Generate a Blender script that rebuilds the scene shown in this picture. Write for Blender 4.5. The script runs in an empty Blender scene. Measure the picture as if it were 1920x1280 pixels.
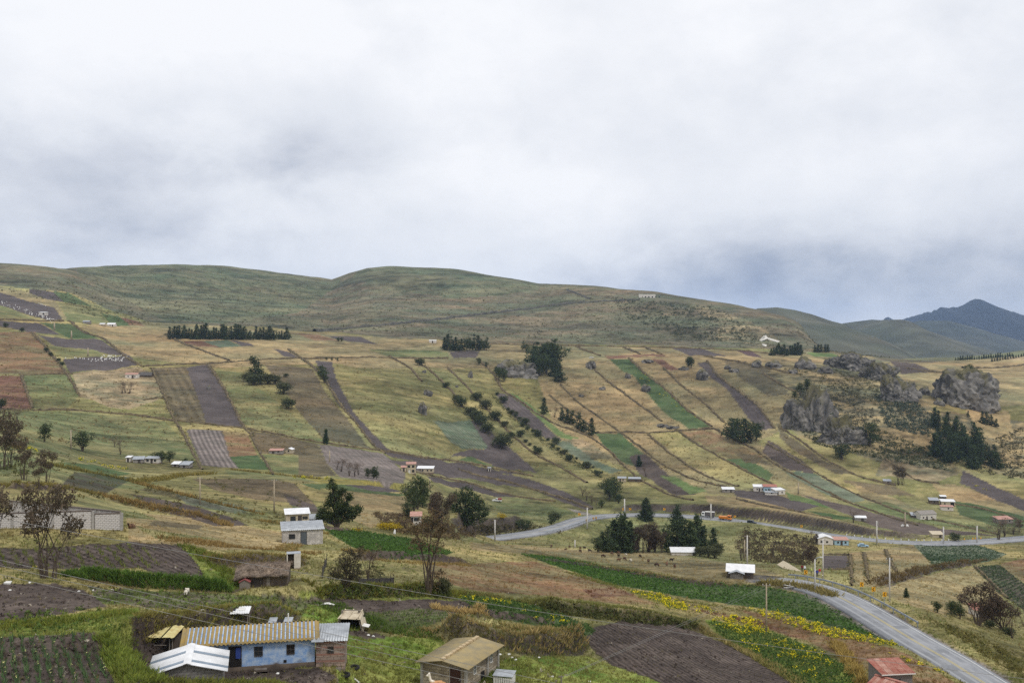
import bpy, bmesh, math, random
import numpy as np
from mathutils import Vector, Matrix
random.seed(11)
rng = np.random.default_rng(7)
SC = bpy.context.scene
COL = SC.collection
F, CU, CV, CZ = 1884.0, 960.0, 640.0, 100.0      # photograph pixels (1920 x 1280), camera height

# ------------------------------------------------------------------ camera
cd = bpy.data.cameras.new('camera'); cam = bpy.data.objects.new('camera', cd); COL.objects.link(cam)
cd.sensor_width = 36.0; cd.lens = 36.0 * F / 1920.0; cd.clip_start = 0.5; cd.clip_end = 40000
cam.location = (0, 0, CZ); cam.rotation_euler = (math.radians(90), 0, 0)
SC.camera = cam

# ------------------------------------------------------------------ colours / node helpers
def lin(c):
    c = c / 255.0
    return c / 12.92 if c <= 0.04045 else ((c + 0.055) / 1.055) ** 2.4
def S(r, g, b): return (lin(r), lin(g), lin(b))
def S4(c): return (c[0], c[1], c[2], 1.0)

def direction(u, v):
    d = Vector(((u - CU) / F, 1.0, (CV - v) / F)); d.normalize(); return d

# ------------------------------------------------------------------ world: overcast sky
SUN_EL, SUN_AZ = 58.0, -35.0      # degrees; azimuth measured from straight ahead, negative = left/behind
w = bpy.data.worlds.new('World'); SC.world = w; w.use_nodes = True
nt = w.node_tree; nt.nodes.clear()
def N(t, **k):
    n = nt.nodes.new(t)
    for a, b in k.items(): setattr(n, a, b)
    return n
def Lk(a, b): nt.links.new(a, b)
out = N('ShaderNodeOutputWorld')
sky = N('ShaderNodeTexSky', sky_type='NISHITA', sun_disc=False)
sky.sun_elevation = math.radians(SUN_EL); sky.sun_rotation = math.radians(180 + SUN_AZ); sky.altitude = 3200
bg1 = N('ShaderNodeBackground'); bg1.inputs[1].default_value = 0.10; Lk(sky.outputs[0], bg1.inputs[0])
tc = N('ShaderNodeTexCoord')
mp = N('ShaderNodeMapping'); mp.inputs['Scale'].default_value = (1.0, 1.0, 1.6); mp.inputs['Location'].default_value = (3.1, 1.7, 0.4)
Lk(tc.outputs['Generated'], mp.inputs['Vector'])
n1 = N('ShaderNodeTexNoise'); n1.inputs['Scale'].default_value = 2.6; n1.inputs['Detail'].default_value = 4; n1.inputs['Roughness'].default_value = 0.52; n1.inputs['Distortion'].default_value = 0.2
Lk(mp.outputs[0], n1.inputs['Vector'])
n2 = N('ShaderNodeTexNoise'); n2.inputs['Scale'].default_value = 6.5; n2.inputs['Detail'].default_value = 7; n2.inputs['Roughness'].default_value = 0.6; n2.inputs['Distortion'].default_value = 0.1
Lk(mp.outputs[0], n2.inputs['Vector'])
def M(op, a, b=None, clamp=False):
    m = N('ShaderNodeMath', operation=op); m.use_clamp = clamp
    for i, x in enumerate((a, b)):
        if x is None: continue
        if isinstance(x, (int, float)): m.inputs[i].default_value = x
        else: Lk(x, m.inputs[i])
    return m.outputs[0]
sep = N('ShaderNodeSeparateXYZ'); Lk(tc.outputs['Generated'], sep.inputs[0])
# cloud brightness field: layered noise, whiter overhead, duller toward the horizon
val = M('ADD', M('MULTIPLY', M('SUBTRACT', n1.outputs['Fac'], 0.5), 0.65), M('MULTIPLY', M('SUBTRACT', n2.outputs['Fac'], 0.5), 0.85))
elev = N('ShaderNodeMapRange', interpolation_type='SMOOTHSTEP'); elev.inputs[1].default_value = 0.0; elev.inputs[2].default_value = 0.36; elev.inputs[3].default_value = 0.60; elev.inputs[4].default_value = 0.88
Lk(sep.outputs[2], elev.inputs[0])
val = M('ADD', val, elev.outputs[0])
def blob(u, v, rad, amt, val):         # one large cloud mass of the overcast in this part of the sky
    d = direction(u, v)
    dn = N('ShaderNodeVectorMath', operation='SUBTRACT'); Lk(tc.outputs['Generated'], dn.inputs[0]); dn.inputs[1].default_value = d
    sc_ = N('ShaderNodeVectorMath', operation='MULTIPLY'); Lk(dn.outputs[0], sc_.inputs[0]); sc_.inputs[1].default_value = (1 / rad[0], 1 / rad[0], 1 / rad[1])
    ln = N('ShaderNodeVectorMath', operation='LENGTH'); Lk(sc_.outputs[0], ln.inputs[0])
    ww = M('ADD', ln.outputs['Value'], M('MULTIPLY', M('SUBTRACT', n2.outputs['Fac'], 0.5), 1.1))
    mr = N('ShaderNodeMapRange', interpolation_type='SMOOTHSTEP'); mr.inputs[1].default_value = 0.25; mr.inputs[2].default_value = 1.25; mr.inputs[3].default_value = amt; mr.inputs[4].default_value = 0.0
    Lk(ww, mr.inputs[0])
    return M('ADD', val, mr.outputs[0])
for b in ((180, 350, (0.22, 0.08), -0.17), (620, 230, (0.2, 0.08), -0.12), (1620, 560, (0.34, 0.06), -0.22), (1250, 500, (0.22, 0.05), -0.12), (1850, 120, (0.25, 0.08), -0.08),
          (560, 40, (0.34, 0.08), 0.14), (1640, 330, (0.17, 0.06), 0.10), (960, 320, (0.2, 0.08), 0.06)):
    val = blob(b[0], b[1], b[2], b[3], val)
ramp = N('ShaderNodeValToRGB'); Lk(val, ramp.inputs[0])
el = ramp.color_ramp.elements
el[0].position = 0.05; el[0].color = S4(S(136, 147, 170))
el[1].position = 0.98; el[1].color = S4(S(245, 246, 249))
for p, c in ((0.28, S(176, 183, 197)), (0.48, S(206, 210, 219)), (0.68, S(226, 229, 235))):
    e = el.new(p); e.color = S4(c)
bg2 = N('ShaderNodeBackground'); bg2.inputs[1].default_value = 1.0; Lk(ramp.outputs[0], bg2.inputs[0])
mx = N('ShaderNodeMixShader'); mx.inputs[0].default_value = 0.97
Lk(bg1.outputs[0], mx.inputs[1]); Lk(bg2.outputs[0], mx.inputs[2]); Lk(mx.outputs[0], out.inputs[0])

# ------------------------------------------------------------------ sun behind the cloud
sd = bpy.data.lights.new('sun', 'SUN'); sd.energy = 1.5; sd.angle = math.radians(11); sd.color = (1.0, 0.965, 0.91)
sun = bpy.data.objects.new('sun', sd); COL.objects.link(sun)
az = math.radians(180 + SUN_AZ); e_ = math.radians(SUN_EL)
sv = Vector((math.sin(az) * math.cos(e_), math.cos(az) * math.cos(e_), math.sin(e_)))   # toward the sun
sun.rotation_euler = sv.to_track_quat('Z', 'Y').to_euler()
sun.location = (0, 0, 400)

vs = SC.view_settings
vs.view_transform = 'Standard'; vs.look = 'None'; vs.exposure = 0.12; vs.gamma = 1.0; vs.use_curve_mapping = False
SC.render.engine = 'CYCLES'
cy = SC.cycles
cy.use_denoising = False; cy.max_bounces = 5; cy.diffuse_bounces = 2; cy.glossy_bounces = 2; cy.transmission_bounces = 2; cy.volume_bounces = 2
cy.transparent_max_bounces = 6; cy.caustics_reflective = False; cy.caustics_refractive = False; cy.use_adaptive_sampling = False

# ------------------------------------------------------------------ materials
MATS = {}
def _mat(name):
    m = bpy.data.materials.new(name); m.use_nodes = True
    t = m.node_tree; b = t.nodes['Principled BSDF']
    return m, t, b
def mat(name, c1, c2=None, scale=3.0, rough=0.85, bump=0.0, metallic=0.0, spec=0.3, stretch=(1, 1, 1), lo=0.35, hi=0.65, detail=6):
    """procedural two-tone weathered surface"""
    if name in MATS: return MATS[name]
    m, t, b = _mat(name)
    b.inputs['Roughness'].default_value = rough; b.inputs['Metallic'].default_value = metallic
    b.inputs['Specular IOR Level'].default_value = spec
    if c2 is None: c2 = tuple(x * 0.78 for x in c1)
    co = t.nodes.new('ShaderNodeTexCoord'); mpn = t.nodes.new('ShaderNodeMapping'); mpn.inputs['Scale'].default_value = stretch
    nz = t.nodes.new('ShaderNodeTexNoise'); nz.inputs['Scale'].default_value = scale; nz.inputs['Detail'].default_value = detail; nz.inputs['Roughness'].default_value = 0.65
    rp = t.nodes.new('ShaderNodeMapRange'); rp.inputs[1].default_value = lo; rp.inputs[2].default_value = hi
    mi = t.nodes.new('ShaderNodeMix'); mi.data_type = 'RGBA'
    mi.inputs[6].default_value = S4(c1); mi.inputs[7].default_value = S4(c2)
    t.links.new(co.outputs['Object'], mpn.inputs[0]); t.links.new(mpn.outputs[0], nz.inputs[0]); t.links.new(nz.outputs['Fac'], rp.inputs[0])
    t.links.new(rp.outputs[0], mi.inputs[0]); t.links.new(mi.outputs[2], b.inputs['Base Color'])
    if bump:
        bp = t.nodes.new('ShaderNodeBump'); bp.inputs['Strength'].default_value = bump; bp.inputs['Distance'].default_value = 0.05
        t.links.new(nz.outputs['Fac'], bp.inputs['Height']); t.links.new(bp.outputs[0], b.inputs['Normal'])
    MATS[name] = m
    return m

def attr_mat(name, rough=0.9, translucent=0.0, noise=0.35, nscale=2.0, bump=0.0, spec=0.15):
    """colour from the Col attribute with fine grain"""
    m, t, b = _mat(name)
    b.inputs['Roughness'].default_value = rough; b.inputs['Specular IOR Level'].default_value = spec
    at = t.nodes.new('ShaderNodeAttribute'); at.attribute_name = 'Col'
    co = t.nodes.new('ShaderNodeTexCoord'); nz = t.nodes.new('ShaderNodeTexNoise'); nz.inputs['Scale'].default_value = nscale; nz.inputs['Detail'].default_value = 5
    t.links.new(co.outputs['Object'], nz.inputs[0])
    rp = t.nodes.new('ShaderNodeMapRange'); rp.inputs[1].default_value = 0.3; rp.inputs[2].default_value = 0.7; rp.inputs[3].default_value = 1 - noise; rp.inputs[4].default_value = 1 + noise
    t.links.new(nz.outputs['Fac'], rp.inputs[0])
    vm = t.nodes.new('ShaderNodeVectorMath'); vm.operation = 'SCALE'
    t.links.new(at.outputs['Color'], vm.inputs[0]); t.links.new(rp.outputs[0], vm.inputs['Scale'])
    t.links.new(vm.outputs[0], b.inputs['Base Color'])
    if bump:
        bp = t.nodes.new('ShaderNodeBump'); bp.inputs['Strength'].default_value = bump; bp.inputs['Distance'].default_value = 0.1
        t.links.new(nz.outputs['Fac'], bp.inputs['Height']); t.links.new(bp.outputs[0], b.inputs['Normal'])
    if translucent:
        tr = t.nodes.new('ShaderNodeBsdfTranslucent'); t.links.new(vm.outputs[0], tr.inputs[0])
        ms = t.nodes.new('ShaderNodeMixShader'); ms.inputs[0].default_value = translucent
        t.links.new(b.outputs[0], ms.inputs[1]); t.links.new(tr.outputs[0], ms.inputs[2])
        t.links.new(ms.outputs[0], t.nodes['Material Output'].inputs[0])
    MATS[name] = m
    return m
LEAF = attr_mat('foliage', translucent=0.25, noise=0.25, nscale=1.3)
BARK = mat('bark', S(96, 84, 72), S(66, 56, 48), 6, bump=0.4)
ROCKM = mat('rock_surface', S(126, 118, 108), S(84, 80, 78), 1.0, bump=0.8, lo=0.4, hi=0.62)

# ------------------------------------------------------------------ object helpers
def link(o, parent=None):
    COL.objects.link(o)
    if parent is not None: o.parent = parent
    return o
def obj(name, me, material=None, parent=None, loc=None, rot=None):
    o = bpy.data.objects.new(name, me)
    if material is not None and len(me.materials) == 0: me.materials.append(material)
    link(o, parent)
    if loc is not None: o.location = loc
    if rot is not None: o.rotation_euler = rot
    return o
def tag(o, label, cat, group=None):
    o['label'] = label; o['category'] = cat
    if group: o['group'] = group
    return o
def thing(name, label, cat, loc=(0, 0, 0), rz=0.0, group=None):
    o = bpy.data.objects.new(name, None); o.empty_display_size = 0.3; link(o)
    o.location = loc; o.rotation_euler = (0, 0, rz)
    return tag(o, label, cat, group)
def kind(o, k): o['kind'] = k; return o
def copy_tree(o, parent=None):
    c = o.copy(); COL.objects.link(c); c.parent = parent
    for ch in o.children: copy_tree(ch, c)
    return c

def mesh_np(name, V, faces, col=None, smooth=False, attrs=None):
    """fast mesh from arrays; faces is an (n,3) or (n,4) int array or a list of such"""
    if not isinstance(faces, list): faces = [faces]
    faces = [np.asarray(f, dtype=np.int32) for f in faces if len(f)]
    me = bpy.data.meshes.new(name)
    V = np.asarray(V, dtype=np.float32)
    me.vertices.add(len(V)); me.vertices.foreach_set('co', V.ravel())
    nl = sum(f.size for f in faces); npoly = sum(len(f) for f in faces)
    me.loops.add(nl); me.loops.foreach_set('vertex_index', np.concatenate([f.ravel() for f in faces]))
    me.polygons.add(npoly)
    tot = np.concatenate([np.full(len(f), f.shape[1], np.int32) for f in faces])
    st = np.concatenate(([0], np.cumsum(tot)[:-1])).astype(np.int32)
    me.polygons.foreach_set('loop_start', st)
    try: me.polygons.foreach_set('loop_total', tot)
    except Exception: pass
    if smooth: me.polygons.foreach_set('use_smooth', np.ones(npoly, dtype=bool))
    me.update(calc_edges=True)
    if col is not None:
        a = me.attributes.new('Col', 'FLOAT_COLOR', 'POINT')
        c = np.ones((len(V), 4), np.float32); c[:, :3] = col
        a.data.foreach_set('color', c.ravel())
    for k, x in (attrs or {}).items():
        if x.ndim == 2:
            a = me.attributes.new(k, 'FLOAT_COLOR', 'POINT'); c = np.ones((len(V), 4), np.float32); c[:, :3] = x
            a.data.foreach_set('color', c.ravel())
        else:
            a = me.attributes.new(k, 'FLOAT', 'POINT'); a.data.foreach_set('value', x.astype(np.float32))
    return me

class MB:
    """collects simple solids into one mesh"""
    def __init__(s): s.v = []; s.f = []
    def add(s, v, f):
        o = len(s.v); s.v += [tuple(x) for x in v]; s.f += [tuple(i + o for i in q) for q in f]; return s
    def box(s, x0, x1, y0, y1, z0, z1):
        return s.add([(x0, y0, z0), (x1, y0, z0), (x1, y1, z0), (x0, y1, z0), (x0, y0, z1), (x1, y0, z1), (x1, y1, z1), (x0, y1, z1)],
                     [(3, 2, 1, 0), (4, 5, 6, 7), (0, 1, 5, 4), (1, 2, 6, 5), (2, 3, 7, 6), (3, 0, 4, 7)])
    def hexa(s, p):      # eight corners, bottom ring then top ring
        return s.add(p, [(3, 2, 1, 0), (4, 5, 6, 7), (0, 1, 5, 4), (1, 2, 6, 5), (2, 3, 7, 6), (3, 0, 4, 7)])
    def slab(s, quad, t):   # quad (ccw from above) thickened downwards along its normal
        q = [Vector(x) for x in quad]; n = (q[1] - q[0]).cross(q[3] - q[0]); n.normalize()
        return s.hexa([x - n * t for x in q] + q)
    def tube(s, path, radii, sides=6, cap=True):
        P = [Vector(p) for p in path]
        if not hasattr(radii, '__len__'): radii = [radii] * len(P)
        o = len(s.v)
        for i, p in enumerate(P):
            d = (P[min(i + 1, len(P) - 1)] - P[max(i - 1, 0)])
            if d.length < 1e-9: d = Vector((0, 0, 1))
            d.normalize(); a = d.orthogonal().normalized() if i == 0 else (a - d * a.dot(d)).normalized()
            b = d.cross(a)
            for k in range(sides):
                t = 2 * math.pi * k / sides
                s.v.append(tuple(p + (a * math.cos(t) + b * math.sin(t)) * radii[i]))
        for i in range(len(P) - 1):
            for k in range(sides):
                k2 = (k + 1) % sides
                s.f.append((o + i * sides + k, o + i * sides + k2, o + (i + 1) * sides + k2, o + (i + 1) * sides + k))
        if cap:
            s.f.append(tuple(o + k for k in reversed(range(sides)))); s.f.append(tuple(o + (len(P) - 1) * sides + k for k in range(sides)))
        return s
    def mesh(s, name, smooth=False):
        me = bpy.data.meshes.new(name); me.from_pydata(s.v, [], s.f); me.update()
        if smooth: me.polygons.foreach_set('use_smooth', np.ones(len(me.polygons), dtype=bool))
        return me
    def build(s, name, material, parent=None, loc=None, rot=None, smooth=False):
        return obj(name, s.mesh(name, smooth), material, parent, loc, rot)
# ------------------------------------------------------------------ terrain: profiles along lines of sight (pixel row, metres ahead)
PROF = {
 -220: [(1300, 60), (1180, 74), (1090, 88), (1020, 104), (985, 116), (925, 150), (860, 230), (820, 320), (750, 480), (680, 640), (600, 820), (550, 1000), (500, 1450)],
 0:    [(1282, 59), (1180, 72), (1090, 88), (1020, 103), (990, 112), (928, 148), (870, 215), (828, 320), (770, 480), (700, 620), (620, 800), (560, 1000), (497, 1500)],
 240:  [(1282, 61), (1170, 78), (1110, 89), (1060, 98), (1020, 106), (994, 114), (950, 180), (900, 270), (862, 390), (800, 500), (700, 660), (640, 850), (600, 1000), (540, 1400), (496, 1900)],
 480:  [(1282, 65), (1240, 76), (1150, 89), (1095, 100), (1060, 113), (1020, 143), (980, 190), (940, 250), (900, 330), (876, 410), (850, 460), (800, 530), (700, 700), (660, 830), (630, 960), (560, 1500), (511, 2100)],
 720:  [(1282, 76), (1180, 91), (1100, 110), (1060, 130), (1030, 162), (990, 240), (955, 300), (905, 390), (880, 460), (860, 505), (750, 660), (680, 820), (645, 960), (620, 1060), (560, 1500), (502, 2000)],
 960:  [(1282, 80), (1230, 90), (1150, 112), (1100, 142), (1050, 210), (1026, 275), (1016, 385), (1003, 408), (985, 440), (950, 520), (880, 600), (780, 720), (700, 850), (660, 950), (640, 1050), (590, 1350), (530, 1900)],
 1200: [(1282, 95), (1200, 117), (1130, 152), (1080, 215), (1045, 300), (1031, 340), (1012, 430), (966, 505), (930, 560), (870, 640), (790, 740), (700, 880), (660, 980), (648, 1060), (600, 1300), (550, 1650)],
 1440: [(1282, 108), (1190, 148), (1130, 178), (1090, 205), (1066, 235), (1046, 330), (1010, 430), (984, 470), (940, 545), (870, 630), (800, 720), (710, 850), (670, 960), (640, 1150), (584, 1450)],
 1680: [(1282, 108), (1230, 127), (1180, 147), (1133, 172), (1110, 200), (1060, 300), (1019, 430), (985, 500), (940, 570), (880, 640), (800, 720), (744, 800), (700, 930), (674, 1080)],
 1920: [(1282, 130), (1235, 152), (1190, 190), (1150, 235), (1060, 340), (1011, 470), (960, 560), (900, 640), (820, 740), (760, 820), (714, 930), (690, 1060), (664, 1250)],
 2140: [(1282, 150), (1240, 170), (1190, 220), (1140, 260), (1060, 360), (1010, 490), (960, 570), (900, 650), (820, 750), (760, 830), (714, 940), (686, 1080), (652, 1280)],
}
def pchip(x, y, xq):
    x = np.asarray(x, float); y = np.asarray(y, float); h = np.diff(x); d = np.diff(y) / h
    m = np.zeros_like(y); m[0] = d[0]; m[-1] = d[-1]
    for i in range(1, len(x) - 1):
        if d[i - 1] * d[i] > 0:
            w1 = 2 * h[i] + h[i - 1]; w2 = h[i] + 2 * h[i - 1]; m[i] = (w1 + w2) / (w1 / d[i - 1] + w2 / d[i])
    k = np.clip(np.searchsorted(x, xq) - 1, 0, len(x) - 2); t = (xq - x[k]) / h[k]
    t2 = t * t; t3 = t2 * t
    return (2 * t3 - 3 * t2 + 1) * y[k] + (t3 - 2 * t2 + t) * h[k] * m[k] + (-2 * t3 + 3 * t2) * y[k + 1] + (t3 - t2) * h[k] * m[k + 1]
UU = np.concatenate([np.linspace(-1000, -170, 46)[:-1], np.linspace(-170, 2090, 780), np.linspace(2090, 2900, 46)[1:]]); NU = len(UU); TH = (UU - CU) / F
YY = np.concatenate([np.geomspace(6, 55, 26)[:-1], np.geomspace(55, 380, 390)[:-1], np.geomspace(380, 580, 150)[:-1], np.geomspace(580, 1100, 150)[:-1], np.geomspace(1100, 2400, 120)])
NY = len(YY); LY = np.log(YY)
cu = np.array(sorted(PROF)); tab = np.zeros((len(cu), NY))
for i, u in enumerate(cu):
    p = PROF[u]
    ys = [6.0, 30.0, 48.0] + [q[1] for q in p]; dr = [3.2, 14.0, 19.5] + [(q[0] - CV) / F * q[1] for q in p]
    yl, dl = ys[-1], dr[-1]
    ys += [yl * 1.06, yl * 1.3, 3600]; dr += [dl + 3, dl + 0.18 * yl * 0.3 + 20, dl + 420]
    tab[i] = pchip(np.log(ys), dr, LY)
Zd = np.zeros((NY, NU))
UC = np.clip(UU, -215, 2135)
for j in range(NY): Zd[j] = pchip(cu, tab[:, j], UC)
# skyline
SKY = [(-220, 500), (0, 497), (60, 500), (130, 502), (160, 500), (200, 497), (330, 494), (420, 499), (480, 506), (560, 517), (622, 526), (655, 513), (690, 503), (725, 501), (800, 505), (860, 509), (920, 516), (960, 522), (1010, 533), (1060, 535), (1150, 542), (1230, 549), (1320, 562), (1380, 572), (1440, 584), (1500, 597), (1560, 612), (1610, 630), (1650, 650)]
su, sv_ = zip(*SKY); vt = np.interp(UU, su, sv_)
far = YY > 900
vcur = (CV + Zd[far] * F / YY[far][:, None]).min(axis=0)
k = np.clip((CV - vt) / np.minimum(CV - vcur, -1e-3) if False else (CV - vt) / np.maximum(CV - vcur, 4), 0.3, 1.8)
k = 1 + (k - 1) * np.clip((1600 - UU) / 150, 0, 1)
Zd = np.where((Zd < 0) & far[:, None], Zd * k[None, :], Zd)
ZG = CZ - Zd
XG = TH[None, :] * YY[:, None]; YG = np.repeat(YY[:, None], NU, 1)

_tab = np.random.default_rng(3).random((256, 256))
def vnoise(x, y):
    xi = np.floor(x).astype(int); yi = np.floor(y).astype(int); fx = x - xi; fy = y - yi
    fx = fx * fx * (3 - 2 * fx); fy = fy * fy * (3 - 2 * fy)
    a = _tab[xi & 255, yi & 255]; b = _tab[(xi + 1) & 255, yi & 255]; c = _tab[xi & 255, (yi + 1) & 255]; d = _tab[(xi + 1) & 255, (yi + 1) & 255]
    return (a * (1 - fx) + b * fx) * (1 - fy) + (c * (1 - fx) + d * fx) * fy - 0.5
def fbm(x, y, o=4):
    r = 0; a = 1.0
    for i in range(o): r = r + a * vnoise(x * 2 ** i + 17.3 * i, y * 2 ** i + 5.1 * i); a *= 0.5
    return r
fs = np.clip(YG / 300, 0.12, 1)
ZG += 1.1 * fs * fbm(XG / 45, YG / 45, 4) + 0.16 * np.clip(60 / YG, 0.1, 1) * fbm(XG / 2.2, YG / 2.2, 3) + 0.25 * fbm(XG / 9, YG / 9, 2) * np.clip(YG / 150, 0.3, 1)
hill = np.clip((YG - 1000) / 300, 0, 1)
ZG += hill * 7 * fbm(XG / 170, YG / 170, 4)

def _col(theta):
    i = np.clip(np.searchsorted(TH, theta) - 1, 0, NU - 2); return i, np.clip((theta - TH[i]) / (TH[i + 1] - TH[i]), 0, 1)
def hit(u, v):
    """photograph pixel -> first point of the ground on that line of sight"""
    u = np.atleast_1d(np.asarray(u, float)); v = np.atleast_1d(np.asarray(v, float)); out_ = np.zeros((len(u), 3))
    for s in range(0, len(u), 4000):
        uu, vv = u[s:s + 4000], v[s:s + 4000]; th = (uu - CU) / F; i, f = _col(th)
        z = ZG[:, i] * (1 - f) + ZG[:, i + 1] * f
        vp = CV + (CZ - z) * F / YY[:, None]
        ok = vp <= vv[None, :]; ok[:25] = False
        j = np.where(ok.any(0), ok.argmax(0), vp[26:].argmin(0) + 26)
        n = np.arange(len(uu)); v0, v1 = vp[j - 1, n], vp[j, n]
        t = np.clip(np.where(np.abs(v0 - v1) > 1e-6, (v0 - vv) / (v0 - v1 + 1e-9), 1), 0, 1)
        y = YY[j - 1] * (1 - t) + YY[j] * t
        out_[s:s + 4000, 0] = th * y; out_[s:s + 4000, 1] = y; out_[s:s + 4000, 2] = z[j - 1, n] * (1 - t) + z[j, n] * t
    return out_
def h1(u, v):
    p = hit([u], [v])[0]; return Vector((p[0], p[1], p[2]))
def gz(x, y):
    x = np.asarray(x, float); y = np.asarray(y, float); i, f = _col(x / y)
    r = np.interp(y, YY, np.arange(NY)); j = np.clip(r.astype(int), 0, NY - 2); g = r - j
    return (ZG[j, i] * (1 - f) + ZG[j, i + 1] * f) * (1 - g) + (ZG[j + 1, i] * (1 - f) + ZG[j + 1, i + 1] * f) * g
def g1(x, y): return float(gz(np.array([x]), np.array([y]))[0])
def dens(pts, n=8):
    o = []
    for a, b in zip(pts[:-1], pts[1:]):
        for t in range(n): o.append((a[0] + (b[0] - a[0]) * t / n, a[1] + (b[1] - a[1]) * t / n))
    return o + [pts[-1]]
def poly_dist(px, py, P):
    """distance, signed side (+ = left of travel), station 0..1 of points to a polyline P (n,2)"""
    best = np.full(px.shape, 1e9); side = np.zeros(px.shape); stn = np.zeros(px.shape); arg = np.zeros(px.shape)
    L = np.concatenate(([0], np.cumsum(np.hypot(*np.diff(P, axis=0).T)))); T = L[-1]
    for i in range(len(P) - 1):
        a, b = P[i], P[i + 1]; d = b - a; l2 = (d ** 2).sum() + 1e-9
        t = np.clip(((px - a[0]) * d[0] + (py - a[1]) * d[1]) / l2, 0, 1)
        dx = px - a[0] - t * d[0]; dy = py - a[1] - t * d[1]; q = np.hypot(dx, dy)
        m = q < best
        best = np.where(m, q, best); side = np.where(m, np.sign(d[0] * dy - d[1] * dx), side); arg = np.where(m, L[i] + t * math.sqrt(l2), arg)
    return best, side, arg / T
def sm(a, b, x): t = np.clip((x - a) / (b - a), 0, 1); return t * t * (3 - 2 * t)
EARTH = np.zeros((NY, NU))
def near_box(P, m):
    r0, r1 = np.searchsorted(YY, P[:, 1].min() - m), np.searchsorted(YY, P[:, 1].max() + m)
    th = P[:, 0] / P[:, 1]; mm = m / P[:, 1].min()
    c0, c1 = np.searchsorted(TH, th.min() - mm), np.searchsorted(TH, th.max() + mm)
    return slice(max(r0, 0), max(r1, 1)), slice(max(c0, 0), max(c1, 1))
def bank(px, h, L, wid=0.5, earth=1.0):
    """cut bank: ground behind the line (left of travel, so run it left to right) stands h higher"""
    P = hit(*zip(*dens(px, 6)))[:, :2]
    ym = P[:, 1].mean(); wid = max(wid, 0.008 * ym); lam = max(2.5, 0.03 * ym)
    rs, cs = near_box(P, L * 3 + 2)
    d, s_, t = poly_dist(XG[rs, cs], YG[rs, cs], P)
    d = d + 0.6 * wid * fbm(XG[rs, cs] / lam, YG[rs, cs] / lam, 2)
    end = sm(0, 0.12, t) * sm(1, 0.88, t); sd_ = d * s_
    hh = h * (1 + 0.6 * fbm(XG[rs, cs] / (2 * lam), YG[rs, cs] / (2 * lam), 2))
    ZG[rs, cs] += hh * end * sm(0, wid, sd_) * np.exp(-np.maximum(sd_ - wid, 0) / L)
    EARTH[rs, cs] = np.maximum(EARTH[rs, cs], earth * end * sm(-0.3, 0.05, sd_) * sm(wid * 1.15, wid * 0.8, sd_))
def pad(x, y, r, z, soft=2.0):
    P = np.array([[x, y]]); rs, cs = near_box(P, r + soft)
    d = np.hypot(XG[rs, cs] - x, YG[rs, cs] - y); m = sm(r + soft, r, d)
    ZG[rs, cs] = ZG[rs, cs] * (1 - m) + z * m

# ------------------------------------------------------------------ roads (centre lines picked in the photograph, then smoothed)
def smooth_line(pts, n, it=3):
    p = np.asarray(pts, float); L = np.concatenate(([0], np.cumsum(np.hypot(*np.diff(p[:, :2], axis=0).T))))
    s = np.linspace(0, L[-1], n); q = np.stack([np.interp(s, L, p[:, k]) for k in range(p.shape[1])], 1)
    for _ in range(it * 10):
        q[1:-1] = 0.5 * q[1:-1] + 0.25 * (q[:-2] + q[2:])
    return q
ROADS = {}
def road_line(name, pix, hw, n, soft, zsm=40, cut=True):
    pts = [((u - CU) / F * y, y, CZ - (v - CV) / F * y) for u, v, y in pix]
    q = smooth_line(pts, n); z = q[:, 2].copy()
    for _ in range(zsm): z[1:-1] = 0.5 * z[1:-1] + 0.25 * (z[:-2] + z[2:])
    q[:, 2] = z; ROADS[name] = (q, hw)
    rs, cs = near_box(q[:, :2], hw + soft)
    d, s_, t = poly_dist(XG[rs, cs], YG[rs, cs], q[:, :2])
    zr = np.interp(t, np.linspace(0, 1, n), z)
    m = sm(hw + soft, hw + 0.8, d)
    ZG[rs, cs] = ZG[rs, cs] * (1 - m) + (zr - 0.32) * m
    return q
# near road: right-hand edge line and centre line of the photograph give its place and width
road_line('near', [(2050, 1400, 109), (1930, 1330, 120), (1843, 1279, 130), (1780, 1237, 139), (1723, 1206, 146.5), (1681, 1180, 153.5), (1632, 1150, 162.5), (1583, 1122, 172), (1556, 1110, 177), (1516, 1097, 183), (1490, 1090, 187.5), (1465, 1086.5, 192), (1440, 1085, 196)], 3.4, 120, 6)
road_line('far', [(760, 1030, 385), (860, 1013, 398), (920, 1009, 405), (985, 1001, 412), (1040, 990, 424), (1066, 981, 438), (1090, 972, 462), (1130, 966, 487), (1200, 963.5, 505), (1270, 966, 512), (1340, 971, 508), (1410, 980, 496), (1480, 991, 482), (1550, 1003, 466), (1620, 1011, 452), (1690, 1017, 446), (1760, 1018.5, 448), (1830, 1015, 456), (1900, 1010, 472), (1980, 1003, 492), (2060, 996, 515)], 5.0, 220, 13)

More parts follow.
